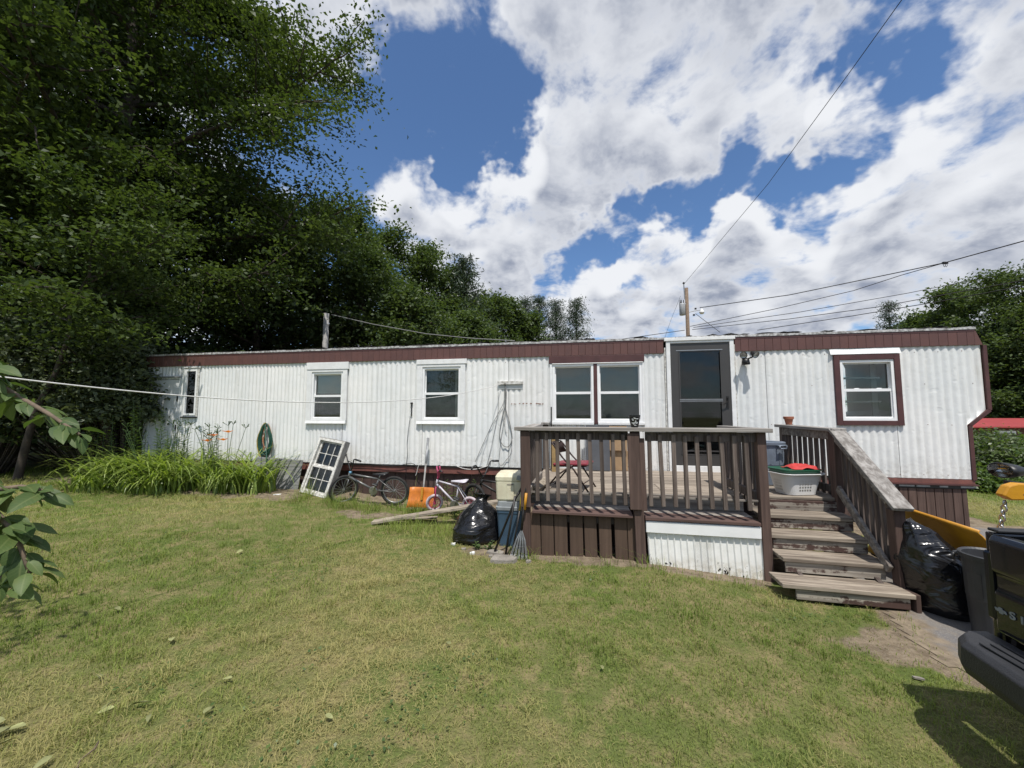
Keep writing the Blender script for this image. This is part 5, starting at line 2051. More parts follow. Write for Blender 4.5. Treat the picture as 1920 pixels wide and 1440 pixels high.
x0_ = -.128
for ch_ in 'S10':
    me_ = text_mesh(ch_, .048)
    me_.name = 'badge_letter'
    me_.materials.clear()
    me_.materials.append(MT['tote_lid'])
    lt = link('badge_letter', me_, tg)
    wch = .042 if ch_ != '1' else .026
    lt.matrix_local = Matrix(((0, 0, -1, TGX - .0145), (-1, 0, 0, x0_), (0, 1, 0, LZ), (0, 0, 0, 1))) @ Matrix.Diagonal((1.25, 1, 1, 1))
    x0_ -= wch
mb = MB()
bt = [(-.05, .0), (-.040, .022), (-.014, .022), (-.012, .034), (.016, .034), (.018, .022), (.05, .022), (.04, .0), (.014, .0), (.012, -.012), (-.016, -.012), (-.018, .0)]
mb.prism([(a_, b__) for a_, b__ in bt], -.0165, -.0130, axes=(1, 2, 0))
o = mb.build('badge_emblem', MT['tote_lid'], tg)
o.location = (TGX, -.088, LZ + .008)
o.scale = (1, .58, .62)
# bed
for nm, ya in (('bed_side', -.005), ('bed_side', -TW + .005)):
    s_ = -1 if ya > -.5 else 1
    mb = MB()
    prof = []
    for x_ in np.linspace(.15, 2.05, 20):
        pass
    # outer skin with a wheel arch
    top = 1.065
    arch = [(1.10 + .42 * math.cos(a), .36 + .42 * math.sin(a)) for a in np.linspace(math.pi, 0, 13)]
    poly = [(.19, .50), (.19, top), (2.05, top), (2.05, .36)] + [(x_, max(z_, .36)) for x_, z_ in reversed(arch)] + [(.60, .44)]
    mb.prism(poly, ya, ya + s_ * .05, axes=(0, 2, 1))
    bs = smooth_bev(mb.build(nm, G_, tk), .012, 2)
    piece('rail_cap', (1.84, .06, .014), (1.12, ya + s_ * .035, top + .012), MT['black_plastic'], bs)
    piece('tail_lamp', (.03, .04, .34), (.184, ya + s_ * .025, .80), MT['glazed_black'], bs, ch=.01)
cube('bed_floor', .26, 2.05, -TW + .06, -.06, .60, .64, MT['truck_black'], tk)
cube('bed_front', 2.0, 2.05, -TW + .06, -.06, .64, 1.0, MT['truck_black'], tk)
cube('chassis', .2, 4.4, -TW + .35, -.35, .32, .58, MT['black_plastic'], tk)
# cab, bonnet
mb = MB()
prof = [(2.08, .36), (2.08, 1.02), (2.20, 1.50), (2.30, 1.56), (3.00, 1.56), (3.08, 1.52), (3.55, 1.06), (4.60, .98), (4.72, .90), (4.74, .40), (4.55, .36), (4.42, .36), (4.28, .70), (3.62, .70), (3.48, .36)]
mb.prism(prof, -TW + .02, -.02, axes=(0, 2, 1))
cabo = smooth_bev(mb.build('cab', G_, tk), .03, 3)
for ya, s_ in ((-.019, 1), (-TW + .019, -1)):
    MB().quad((2.30, ya + .0015 * s_, 1.06), (3.38, ya + .0015 * s_, 1.06), (3.04, ya + .0015 * s_, 1.48), (2.36, ya + .0015 * s_, 1.48)).build('side_window', MT['glazed_black'], cabo, fix=False)
mb = MB().quad((2.10, -.15, 1.07), (2.10, -TW + .15, 1.07), (2.185, -TW + .2, 1.46), (2.185, -.2, 1.46))
mb.v = [(x_ - .006, y_, z_) for x_, y_, z_ in mb.v]
mb.build('rear_window', MT['glazed_black'], cabo, fix=False)
for ya, s_ in ((.04, 1), (-TW - .04, -1)):
    piece('side_mirror', (.08, .16, .12), (3.2, ya + s_ * .05, 1.12), MT['black_plastic'], cabo, ch=.02)
for (wx, wy) in ((1.10, -.115), (1.10, -TW + .115), (3.95, -.115), (3.95, -TW + .115)):
    M = Matrix.Translation((wx, wy, .325)) @ Matrix.Rotation(R(90), 4, 'X')
    wh = bpy.data.objects.new('wheel', None)
    COL.objects.link(wh)
    wh.parent = tk
    wh.location = (wx, wy, .325)
    M = Matrix.Rotation(R(90), 4, 'X')
    MB().lathe([(.20, -.09), (.30, -.10), (.325, -.07), (.325, .07), (.30, .10), (.20, .09)], 28, M=M).build('tyre', MT['tyre'], wh, smooth=True)
    MB().lathe([(.02, -.095), (.19, -.07), (.205, -.092), (.205, .092), (.19, .07), (.02, .095)], 24, M=M).build('rim', MT['galvanised'], wh, smooth=True)

# ------------------------------------------------------------------ snow plow standing behind the garbage bag
pgz = gl(3.4, 2.3)
pl = hthing('snow_plow', 'yellow snow plow blade with black frame standing beside the pickup', 'snow plow', 3.40, 2.15, pgz)
L_ = lambda u_, v_, z_: (u_ - 3.40, -(v_ - 2.15), z_ - pgz)
b0, b1 = (3.34, 1.30), (3.24, 2.95)
mb = MB()
secp = [(.0, .04), (.05, .16), (.075, .31), (.06, .47), (.01, .60), (-.06, .70), (-.085, .725), (-.075, .742)]
dirx, diry = b1[0] - b0[0], b1[1] - b0[1]
ln = math.hypot(dirx, diry)
nxp, nyp = diry / ln, -dirx / ln            # towards the frame (+u side)
ns = len(secp)
for t in (0., .5, 1.):
    for (o_, z_) in secp:
        mb.v.append(L_(b0[0] + dirx * t + nxp * o_, b0[1] + diry * t + nyp * o_, z_ + pgz))
for i in range(2):
    for j in range(ns - 1):
        mb.f.append((i * ns + j, i * ns + j + 1, (i + 1) * ns + j + 1, (i + 1) * ns + j))
bl = mb.build('blade', MT['plow_yellow'], pl, smooth=True, fix=False)
bl.modifiers.new('thick', 'SOLIDIFY').thickness = .012
for t in (.04, .3, .7, .96):
    q0 = [(b0[0] + dirx * t + nxp * o_, b0[1] + diry * t + nyp * o_) for o_ in (.13, .20)]
    mb = MB().beam(L_(q0[0][0], q0[0][1], pgz + .08), L_(q0[1][0], q0[1][1], pgz + .60), .03, .05)
    mb.build('blade_rib', MT['plow_yellow'], bl)
mb = MB().beam(L_(b0[0] + .04, b0[1], pgz + .05), L_(b1[0] + .04, b1[1], pgz + .05), .015, .10)
mb.build('cutting_edge', MT['dark_metal'], pl)
pc = Vector(((b0[0] + b1[0]) / 2, (b0[1] + b1[1]) / 2))
for s_ in (-.42, .42):
    MB().beam(L_(pc.x + .22, pc.y + s_ * .9, pgz + .18), L_(4.25, pc.y + s_ * .35, pgz + .22), .07, .07).build('push_arm', MT['dark_metal'], pl)
MB().beam(L_(4.28, 1.95, pgz + .22), L_(4.28, 3.0, pgz + .22), .09, .09).build('mount_bar', MT['dark_metal'], pl)
for v_ in (2.25, 2.72):
    MB().beam(L_(4.30, v_, pgz), L_(4.33, v_, pgz + .95), .075, .07).build('head_post', MT['dark_metal'], pl)
MB().box(4.22 - 3.40, 4.42 - 3.40, -(3.02 - 2.15), -(2.30 - 2.15), .30, .72).build('pump_housing', MT['black_plastic'], pl)
MB().beam(L_(4.36, 1.80, pgz + .97), L_(4.36, 3.05, pgz + .97), .06, .05).build('lamp_bar', MT['dark_metal'], pl)
# lift arm: yellow wedge with a decal, chain hanging from its nose
mb = MB()
mb.prism([(3.62, .975), (3.67, 1.06), (3.74, 1.085), (4.40, 1.05), (4.40, .96), (3.68, .935)], -.04, .04, axes=(0, 2, 1))
mb.v = [(x_ - 3.40, y_ - (2.58 - 2.15), z_) for x_, y_, z_ in mb.v]
la = smooth_bev(mb.build('lift_arm', MT['plow_yellow'], pl), .012, 2)
mb = MB().quad((3.76 - 3.4, -.4715, .985), (3.88 - 3.4, -.4715, .988), (3.81 - 3.4, -.4715, 1.045))
mb.build('warning_decal', MT['shed_wall'], la, fix=False)
for i in range(9):
    M = Matrix.Translation(L_(3.66 - .010 * i, 2.58, pgz + .90 - i * .043)) @ Matrix.Rotation(math.pi / 2 * (i % 2) + .4, 4, 'Z')
    MB().tube([M @ Vector((.017 * math.cos(a), 0, .029 * math.sin(a))) for a in np.linspace(0, 2 * math.pi, 11)[:-1]], .007, 6, closed=True).build('chain_link', MT['steel'], pl, smooth=True)
for v_ in (1.92, 2.95):
    M = Matrix.Translation(L_(4.24, v_, pgz + 1.115)) @ Matrix.Rotation(R(-90), 4, 'Y') @ Matrix.Diagonal((.66, 1.15, 1, 1))
    hl = MB().lathe([(.05, -.16), (.09, -.10), (.115, -.02), (.12, .03), (.112, .035)], 28, M=M, capt=False).build('headlamp', MT['black_plastic'], pl, smooth=True)
    MB().lathe([(.112, .032), (.08, .055), (.0005, .065)], 28, M=M, capb=False, capt=False).build('lamp_glass', MT['glass'], hl, smooth=True)
    MB().lathe([(.105, .028), (.085, -.015), (.045, -.05), (.0005, -.06)], 28, M=M, capb=False, capt=False).build('reflector', MT['chrome'], hl, smooth=True)
    MB().lathe([(.018, -.06), (.02, -.01), (.012, .01)], 12, M=M).build('bulb', MT['lamp_lens'], hl, smooth=True)

# dark can next to the truck
dc = hthing('trash_can', 'dark grey open trash can between the garbage bag and the truck', 'trash can', 3.04, 3.18, gl(3.04, 3.18) - .005)
round_can(dc, .170, .62, 'can_dark')
MB().lathe([(.0005, .50), (.14, .50)], 20, capb=False, capt=False).build('refuse', MT['bag_black'], dc)

# ------------------------------------------------------------------ behind the home: poles, wires, vents, neighbour
def ray_at(x, y, D):
    """world point seen at x, y of the photograph at depth D in front of the camera"""
    P = math.atan(55 / 730)
    cx, cy = (x - 960) / 730, (720 - y) / 730
    d = Vector((cx, math.cos(P) - cy * math.sin(P), math.sin(P) + cy * math.cos(P)))
    return Vector((0, 0, CAM_H)) + d * (D / d.y)


PD = 30.
pb = ray_at(1289, 640, PD)
ptop = ray_at(1287, 540, PD)
gb = gzf(pb.x, pb.y)
pole = thing('utility_pole', 'wooden utility pole with grey transformer and lamp behind the home', 'utility pole', (ptop.x, PD, gb))
hgt = ptop.z - gb
MB().tube([(0, 0, -.5), (0, 0, hgt * .5), (0, 0, hgt)], [.17, .155, .125], 12).build('pole', MT['pole_wood'], pole, smooth=True)
MB().tube([(-.16, 0, hgt - .9), (-.20, 0, hgt + .35)], .04, 6).build('pin', MT['galvanised'], pole)
MB().lathe([(.06, 0), (.10, .05), (.06, .12), (.03, .15)], 10, (-.20, 0, hgt + .33)).build('insulator', MT['dark_metal'], pole, smooth=True)
tf = MB().lathe([(.20, 0), (.22, .02), (.22, .85), (.20, .92)], 16, (-.42, -.1, hgt - 2.2)).build('transformer', MT['transformer_grey'], pole, smooth=True)
MB().box(-.62, -.12, -.06, .02, hgt - 1.32, hgt - 1.24).build('bracket', MT['transformer_grey'], pole)
for x_ in (-.58, -.48, -.3):
    MB().lathe([(.03, 0), (.05, .06), (.03, .12), (.04, .18), (.02, .28)], 8, (x_, -.1, hgt - 1.26)).build('bushing', MT['dark_metal'], tf)
arm = MB().tube([(.12, 0, hgt - 1.95), (.5, -.02, hgt - 1.85), (1.05, -.05, hgt - 1.78)], .028, 6).build('lamp_arm', MT['transformer_grey'], pole)
MB().lathe([(.13, -.28), (.20, -.14), (.17, -.10), (.12, -.02), (.05, .12), (.02, .14)], 14, (1.12, -.05, hgt - 1.80)).build('lamp_shade', MT['white_trim'], arm, smooth=True)
MB().box(.6, .72, -.05, .05, hgt - 1.72, hgt - 1.60).build('wire_clamp', MT['dark_metal'], pole)
MB().box(.45, .58, -.05, .05, hgt - 2.22, hgt - 2.1).build('wire_clamp', MT['dark_metal'], pole)


def wire(label, pts, r, mat='cable_black', name='power_line', sag=0., cat='wire', group=None):
    """wire through (x, y, depth) points with a little sag"""
    P = [ray_at(*p) for p in pts]
    out = []
    for a, b_ in zip(P[:-1], P[1:]):
        for j in range(12):
            t = j / 12
            p = a.lerp(b_, t)
            p.z -= 4 * sag * t * (1 - t)
            out.append(p)
    out.append(P[-1])
    o = MB().tube([p - out[0] for p in out], r, 5).build(name, MT[mat], None, out[0], smooth=True)
    return tag(o, label, cat, group)


wire('thick twisted service cable rising from the pole to a dark splice', [(1312, 577, 30), (1480, 553, 27), (1640, 520, 24.5), (1770, 493, 22), (1930, 449, 19)], .030)
wire('thinner cable sagging below the service cable to the same splice', [(1294, 612, 30), (1450, 580, 27), (1600, 545, 25), (1690, 516, 23.5), (1770, 493, 22)], .022)
wire('straight wire crossing behind the pine tops on the slope', [(1300, 614, 30), (1500, 585, 28), (1700, 550, 27), (1810, 528, 26.5), (1960, 497, 26)], .022)
wire('upper of the two parallel low wires above the roof', [(1298, 618, 30), (1480, 598, 26), (1650, 575, 23), (1800, 547, 20.5), (1950, 520, 18)], .022)
wire('lower of the two parallel low wires above the roof', [(1420, 619, 29), (1600, 592, 25), (1780, 562, 21.5), (1950, 530, 18)], .024)
wire('thin power line from the pole top climbing steeply over the lawn', [(1283, 532, 30), (1440, 345, 18), (1590, 140, 12), (1705, -20, 9.5)], .012)
wire('wire running from the pole behind the roof towards the pines', [(1284, 619, 30), (1200, 631, 31), (1050, 652, 33)], .025)
wire('thin guy line slanting from the pole down behind the roof', [(1276, 555, 30), (1258, 600, 30.5), (1244, 640, 31)], .010)
wire('dark stay cable from the pole clamp down to the roof', [(1304, 588, 30), (1325, 604, 29), (1350, 623, 28)], .020)
sp_ = thing('cable_splice', 'dark splice block on the service cable with hanging loops', 'cable splice', ray_at(1772, 493, 22))
MB().box(-.14, .14, -.05, .05, -.06, .06).build('clamp', MT['dark_metal'], sp_)
for x_ in (-.05, .06):
    MB().tube([(x_ - .06, 0, -.05), (x_ - .05, 0, -.18), (x_, 0, -.24), (x_ + .05, 0, -.18), (x_ + .06, 0, -.05)], .012, 5).build('loop', MT['cable_black'], sp_)

# weathered post and wire behind the roof
wpz = ray_at(612, 588, 12.3)
wb = thing('weathered_post', 'grey weathered timber post standing behind the roof', 'post', (wpz.x, wpz.y, gzf(wpz.x, wpz.y)))
MB().tube([(0, 0, -.2), (0, 0, wpz.z - wb.location.z)], [.10, .085], 10).build('timber', MT['post_grey'], wb, smooth=True)
MB().tube([(.085, -.05, wpz.z - wb.location.z - .35), (.12, -.06, wpz.z - wb.location.z - .33)], .03, 6).build('insulator', MT['paper_white'], wb)
wire('old cable drooping from the weathered post along the roof', [(622, 590, 12.3), (700, 608, 12), (800, 626, 11.5), (880, 634, 11), (965, 639, 10.5)], .012, mat='rope_grey')
# roof vents
for (x_, D_, lb) in ((487, 9.6, 'low round roof vent near the shaded end of the roof'), (792, 9.0, 'dark roof vent pipe on the roof above the second window')):
    p = ray_at(x_, 655 if x_ < 600 else 640, D_)
    u_, v_ = to_uv(p.x, p.y)
    vt = hthing('roof_vent', lb, 'roof vent', u_, v_, 2.90)
    MB().lathe([(.11, 0), (.11, .08), (.17, .085), (.17, .13), (.06, .17)], 16).build('cowl', MT['dark_metal'], vt, smooth=False)
    MB().lathe([(.16, 0.0), (.16, .015)], 16).build('flange', MT['roof_metal'], vt)

# neighbour's red-roofed building down the slope
nb_p = ray_at(1900, 800, 16.)
nbz = gzf(nb_p.x, nb_p.y)
nbh = thing('red_roofed_building', 'low building with a red metal roof beyond the bush', 'building', (nb_p.x, nb_p.y, nbz), R(-4))
ez = ray_at(1900, 801, 16.).z - nbz
rz2 = ray_at(1900, 784, 19.).z - nbz
MB().box(-1.6, 6, .3, 4.5, -.5, ez).build('wall', MT['shed_wall'], nbh)
mb = MB()
mb.quad((-2.3, 0, ez + .02), (6.5, 0, ez + .02), (6.5, 3, rz2), (-2.3, 3, rz2))
mb.quad((-2.3, 0, ez - .03), (6.5, 0, ez - .03), (6.5, 0, ez + .02), (-2.3, 0, ez + .02))
mb.quad((-2.3, 6, ez), (6.5, 6, ez), (6.5, 3, rz2), (-2.3, 3, rz2))
rf = mb.build('roof', MT['red_roof'], nbh, fix=False)
wn_ = MB().box(-.5, .35, .24, .295, ez - .85, ez - .16).build('window', MT['white_vinyl'], nbh)
MB().box(-.42, .27, .22, .239, ez - .78, ez - .24).build('pane', MT['curtain'], wn_)
MB().box(1.4, 2.4, .24, .295, ez - 1.0, ez - .16).build('window', MT['white_vinyl'], nbh)

# ------------------------------------------------------------------ plants
def leaf_quads(cent, nrm, size, rr, aspect=.62, fold=.0):
    """rhombic leaves: one quad each; cent (N,3), nrm (N,3) unit, size (N,)"""
    N = len(cent)
    t = rr.normal(size=(N, 3))
    t -= nrm * (t * nrm).sum(1, keepdims=True)
    t /= np.linalg.norm(t, axis=1, keepdims=True) + 1e-9
    s_ = np.cross(nrm, t)
    L = size[:, None]
    v = np.empty((N, 4, 3), np.float32)
    v[:, 0] = cent - t * L * .5
    v[:, 1] = cent + s_ * L * aspect * .5 - t * L * .05 + nrm * L * .12
    v[:, 2] = cent + t * L * .55 - nrm * L * .10
    v[:, 3] = cent - s_ * L * aspect * .5 - t * L * .05 + nrm * L * .12
    return v.reshape(-1, 3)


def unit(v):
    return v / (np.linalg.norm(v, axis=1, keepdims=True) + 1e-9)


def spray_leaves(pts, dirs, n_per, spread, flat, size, rr, up_bias=.9, aspect=.62):
    """leaf clumps around twig tips: flattened sprays that droop at the rim"""
    M = len(pts)
    N = M * n_per
    c = np.repeat(pts, n_per, 0)
    d = np.repeat(dirs, n_per, 0)
    off = rr.normal(size=(N, 3)) * spread * .5
    off[:, 2] *= flat
    along = rr.random(N)[:, None] * spread * 1.1
    c = c + off + d * (along - spread * .5)
    c[:, 2] -= .25 * (off[:, 0] ** 2 + off[:, 1] ** 2) / max(spread, .01)
    n_ = rr.normal(size=(N, 3)) * .55
    n_[:, 2] += up_bias
    n_ = unit(n_)
    s_ = size * rr.uniform(.65, 1.3, N)
    return leaf_quads(c, n_, s_, rr, aspect), np.clip(np.repeat(rr.normal(.5, .2, M), n_per) + rr.normal(0, .18, N), 0, 1)


def branch_path(p0, d, L, n_, rr, droop=0., wob=.12):
    pts = [np.array(p0, float)]
    d = np.array(d, float)
    d /= np.linalg.norm(d)
    for i in range(n_):
        d = d + rr.normal(size=3) * wob
        d[2] += droop
        d /= np.linalg.norm(d)
        pts.append(pts[-1] + d * L / n_)
    return pts


def broadleaf(name, label, base, height, radius, trunk_r, seed, leaf='maple', size=.12, n_limbs=16, n_sub=9, n_twig=5, n_leaf=16, low=.22, spread=.55, flat=.45, group='trees around the home', lean=(0, 0), limb_up=.35, crown_shift=(0, 0), up_bias=.9, keep=None):
    rr = np.random.default_rng(seed)
    t = thing(name, label, 'tree', base, 0., group)
    tp = []
    for i in range(9):
        f = i / 8
        tp.append(np.array([lean[0] * f + rr.normal() * .02 * height * f, lean[1] * f + rr.normal() * .02 * height * f, height * .86 * f]))
    mb = MB()
    mb.tube([tuple(p) for p in [tp[0] - np.array([0, 0, .3])] + tp], [trunk_r * 1.35] + [trunk_r * (1.12 - 1.02 * i / 8) for i in range(9)], 9)
    tips, tdir = [], []
    for i in range(n_limbs):
        f = low + (1 - low) * ((i + rr.random() * .6) / n_limbs) ** .82
        k_ = f * 8 * .98
        p0 = tp[int(k_)] * (1 - k_ % 1) + tp[min(int(k_) + 1, 8)] * (k_ % 1)
        az = i * 2.399 + rr.normal() * .35
        prof = math.sin(math.pi * min(1, max(.0, (f - low) / (1 - low)) * .80 + .18)) ** .65
        L = radius * prof * rr.uniform(.85, 1.15)
        up_ = limb_up + .9 * max(0, f - .55)
        d = np.array([math.cos(az) + crown_shift[0], math.sin(az) + crown_shift[1], up_])
        path = branch_path(p0, d, L, 6, rr, -.03 + .02 * f, .10)
        r0 = trunk_r * .34 * (1 - .6 * f)
        mb.tube([tuple(p) for p in path], [r0 * (1 - .85 * j / 6) + .008 for j in range(7)], 6, cap=False)
        for j in range(n_sub):
            g = .22 + .78 * (j + rr.random()) / n_sub
            kk = min(g, .999) * 6
            q0 = path[int(kk)] * (1 - kk % 1) + path[int(kk) + 1] * (kk % 1)
            dd = path[min(int(kk) + 1, 6)] - path[int(kk)]
            dd = dd / (np.linalg.norm(dd) + 1e-9)
            sd2 = rr.normal(size=3)
            sd2[2] = sd2[2] * .45 + .12
            d2 = dd * .75 + sd2 * .75
            L2 = L * rr.uniform(.22, .42) * (1.15 - .45 * g)
            sub = branch_path(q0, d2, L2, 4, rr, -.04, .14)
            if L2 > .3:
                mb.tube([tuple(p) for p in sub], [r0 * .30 * (1 - .8 * m_ / 4) + .005 for m_ in range(5)], 4, cap=False)
            for m_ in range(n_twig):
                h_ = (m_ + 1) / n_twig * 3.999
                tips.append(sub[int(h_)] * (1 - h_ % 1) + sub[int(h_) + 1] * (h_ % 1))
                tdir.append(sub[4] - sub[3])
    tips = np.array(tips)
    tdir = unit(np.array(tdir))
    mb.build('trunk', MT['bark'], t, smooth=True, fix=False)
    V, rn = spray_leaves(tips, tdir, n_leaf, spread, flat, size, rr, up_bias)
    link('crown', np_mesh('crown', V, 4, MT[leaf], {'rnd': rn}), t)
    return t


def conifer(name, label, base, height, radius, seed, group='pines behind the home', size=.22, whorls=16, n_leaf=10):
    """white pine: whorls of long level limbs with tufts of needles, open top"""
    rr = np.random.default_rng(seed)
    t = thing(name, label, 'tree', base, 0., group)
    mb = MB()
    mb.tube([(0, 0, -.3), (0, 0, height * .5), (0, 0, height)], [.22, .15, .02], 7)
    tips, tdir = [], []
    nb_ = whorls * 6
    ph = rr.uniform(0, 6.3, 4)
    for i in range(nb_):
        f = .10 + .87 * (i + rr.random()) / nb_
        az = i * 2.399 + rr.normal() * .4
        prof = min(1., (1 - f) * 1.5) ** .85
        irr = 1 + .35 * math.sin(az * 2 + ph[0] + 5 * f) + .3 * math.sin(9 * f + ph[1])
        L = max(.25, radius * prof * irr * rr.uniform(.6, 1.1)) + .12
        path = branch_path((0, 0, height * f), (math.cos(az), math.sin(az), .22 + .5 * f), L, 4, rr, .035, .12)
        mb.tube([tuple(p) for p in path], [.03 * (1 - f) + .012] * 4 + [.008], 4, cap=False)
        for k_ in range(5):
            g = .35 + .65 * k_ / 4
            kk = min(g, .999) * 4
            tips.append(path[int(kk)] * (1 - kk % 1) + path[int(kk) + 1] * (kk % 1))
            tdir.append(path[4] - path[3])
    tips, tdir = np.array(tips), unit(np.array(tdir))
    mb.build('trunk', MT['bark'], t, smooth=True, fix=False)
    V, rn = spray_leaves(tips, tdir, n_leaf, .70, .30, size, rr, .5, .20)
    link('crown', np_mesh('crown', V, 4, MT['needle'], {'rnd': rn}), t)
    return t


def shrub(name, label, base, h, r, seed, leaf='grey_leaf', size=.09, n=220, n_leaf=14, group='shrubs around the home', squash=(1, 1), hollow=.55, zlow=.15, spread=.3):
    """leafy shrub: stems from the ground, leaf clumps over a lumpy shell and inside it"""
    rr = np.random.default_rng(seed)
    t = thing(name, label, 'shrub', base, 0., group)
    d = rr.normal(size=(n, 3))
    d[:, 2] = np.abs(d[:, 2]) * 1.1 - .25
    d = unit(d)
    lump = 1 + .22 * np.sin(d[:, 0] * 5 + seed) * np.cos(d[:, 1] * 4 - seed) + .14 * np.sin(d[:, 2] * 9 + 2 * d[:, 0] * 3)
    rad = (hollow + (1 - hollow) * rr.random(n) ** .5) * lump
    pts = np.stack([d[:, 0] * r * squash[0] * rad, d[:, 1] * r * squash[1] * rad, h * .5 + d[:, 2] * h * .5 * rad], 1)
    pts[:, 2] = np.maximum(pts[:, 2], zlow * h)
    mb = MB()
    for i in range(0, n, 5):
        p = pts[i]
        b0 = np.array([p[0] * .15, p[1] * .15, -.05])
        mid = b0 * .4 + p * .6 + np.array([-p[0] * .15, -p[1] * .15, -.1 * h])
        mb.tube([tuple(b0), tuple(mid), tuple(p)], [.02, .012, .004], 4, cap=False)
    mb.build('stems', MT['bark'], t, fix=False)
    V, rn = spray_leaves(pts, d, n_leaf, spread, .6, size, rr, .75)
    link('leaves', np_mesh('leaves', V, 4, MT[leaf], {'rnd': rn}), t)
    return t


def G3(x, y):
    return (x, y, gzf(x, y))


# the big maple by the shaded end of the home and the trees that stand round it
broadleaf('maple_tree', 'huge dark maple overhanging the shaded end of the home', G3(-13.2, 12.4), 22.5, 7.0, .36, 11, 'maple', .135, 42, 15, 6, 48, .08, .76, .30, limb_up=.30)
broadleaf('maple_tree', 'dark leafy maple at the lawn corner beyond the daylilies', G3(-14.6, 9.0), 12.5, 6.2, .24, 12, 'maple', .125, 24, 12, 5, 40, .12, .72, .32)
broadleaf('maple_tree', 'tall dense maple behind the shaded end of the roof', G3(-11.2, 16.8), 11.4, 5.6, .24, 13, 'dark_leaf', .19, 22, 11, 5, 26, .08, .75, .5)
broadleaf('maple_tree', 'dark maple filling the wood behind the huge maple', G3(-16.5, 15.5), 15., 6.5, .24, 14, 'dark_leaf', .22, 20, 10, 5, 24, .06, .8, .5)


broadleaf('maple_tree', 'dark maple deep in the wood beyond the lawn corner', G3(-21., 13.), 14., 6.5, .24, 21, 'dark_leaf', .34, 18, 8, 4, 18, .03, .9, .55)
broadleaf('maple_tree', 'dark maple standing far back in the wood', G3(-23., 21.), 17., 7.5, .24, 22, 'dark_leaf', .40, 18, 8, 4, 18, .03, 1.0, .55)
broadleaf('maple_tree', 'second tall maple close behind the huge maple', G3(-17.2, 13.5), 21., 6.8, .28, 24, 'maple', .19, 26, 11, 5, 28, .10, .8, .35)
broadleaf('added_sapling', 'added young ash leaning over the roof to shade the end of the home', G3(-9.7, 7.75), 6.4, 2.2, .06, 23, 'maple', .10, 18, 8, 4, 26, .40, .44, .4, lean=(1.5, -.2))  # sapling added for the dappled shade its crown throws on the end wall


def by_top(px_, top, D_):
    p = ray_at(px_, top, D_)
    g0 = gzf(p.x, p.y)
    return (p.x, p.y, g0), p.z - g0


for i, (px_, top, D_, r_, sz, lb) in enumerate([
        (600, 395, 19., 3.6, .17, 'broad oak behind the roof beside the weathered post'), (655, 392, 21., 3.2, .17, 'pointed green oak with a ragged top behind the roof'),
        (722, 425, 22., 3.0, .17, 'rounded oak behind the roof next to the ragged oak'), (790, 462, 23., 3.0, .18, 'dense oak beside the leaning dark pine'),
        (690, 470, 18., 2.4, .15, 'yellowish low tree in front of the oaks'), (540, 430, 20., 3.8, .18, 'dark oak between the huge maple and the broad oak'),
        (840, 500, 26., 2.8, .20, 'lower oak behind the leaning pine'), (905, 552, 32., 3.2, .24, 'low rounded tree past the oaks behind the roof'),
        (945, 560, 34., 2.8, .24, 'small dark tree between the oaks and the pine row'), (770, 540, 17., 2.2, .15, 'bushy young tree right behind the roof vent'),
        (985, 590, 36., 2.6, .26, 'small rounded tree under the far pine row'), (870, 590, 20., 2.0, .17, 'bushy thicket tree behind the roof near the double window')]):
    ps, hh = by_top(px_, top, D_)
    broadleaf('oak_tree', lb, ps, hh * 1.14, r_, .18, 80 + i, 'wood_leaf', sz, 20, 9, 4, 21, .05, .74, .55, group='trees behind the roof', limb_up=.45)
for i, (px_, top, D_, r_, lb) in enumerate([(868, 480, 24., 2.6, 'leaning dark pine poking out beside the oaks'), (1010, 552, 40., 2.6, 'tallest white pine in the far row'), (1042, 560, 41., 2.4, 'narrow white pine in the far row beside the tallest'), (1080, 558, 39., 3.1, 'spreading white pine at the open end of the far row'), (985, 556, 42., 2.4, 'white pine in the far row touching the low rounded tree')]):
    ps, hh = by_top(px_, top, D_)
    conifer('white_pine', lb, ps, hh, r_, 30 + i, 'pines behind the roof', .30, 13, 22)
# wooded slope on the right
for i, (px_, top, D_, r_, lb) in enumerate([
        (1905, 490, 26., 5.0, 'tall broad tree on the slope behind the wires'), (1815, 530, 31., 5.0, 'rounded tree on the slope beside the tall broad tree'),
        (1745, 572, 36., 4.2, 'low tree on the slope beside the lone pine'), (1935, 570, 25., 4.6, 'leafy tree on the slope above the red roof'),
        (1880, 600, 26., 4.2, 'dark leafy tree right behind the raked end of the home'), (1985, 520, 24., 4.6, 'large tree on the slope past the raked end of the home'),
        (1700, 592, 42., 4.0, 'distant low tree at the foot of the slope'), (1850, 640, 27., 3.8, 'dark low tree under the rounded tree on the slope'), (1945, 660, 24., 3.4, 'shady low tree behind the red roof')]):
    ps, hh = by_top(px_, top, D_)
    broadleaf('slope_tree', lb, ps, hh * 1.10, r_, .18, 40 + i, 'wood_leaf' if i not in (4, 7) else 'dark_leaf', .2 if D_ < 30 else .27, 20, 9, 4, 22, .04, .78, .55, group='trees on the slope', limb_up=.4)
ps, hh = by_top(1665, 562, 40.)
conifer('white_pine', 'lone flat topped pine standing above the slope', ps, hh, 2.8, 48, 'pines on the slope', .3, 10, 22)
ps, hh = by_top(1612, 600, 44.)
broadleaf('far_tree', 'small treetop just showing above the roof near the lone pine', ps, hh, 1.9, .12, 49, 'wood_leaf', .26, 10, 6, 4, 12, .2, .7, .5)

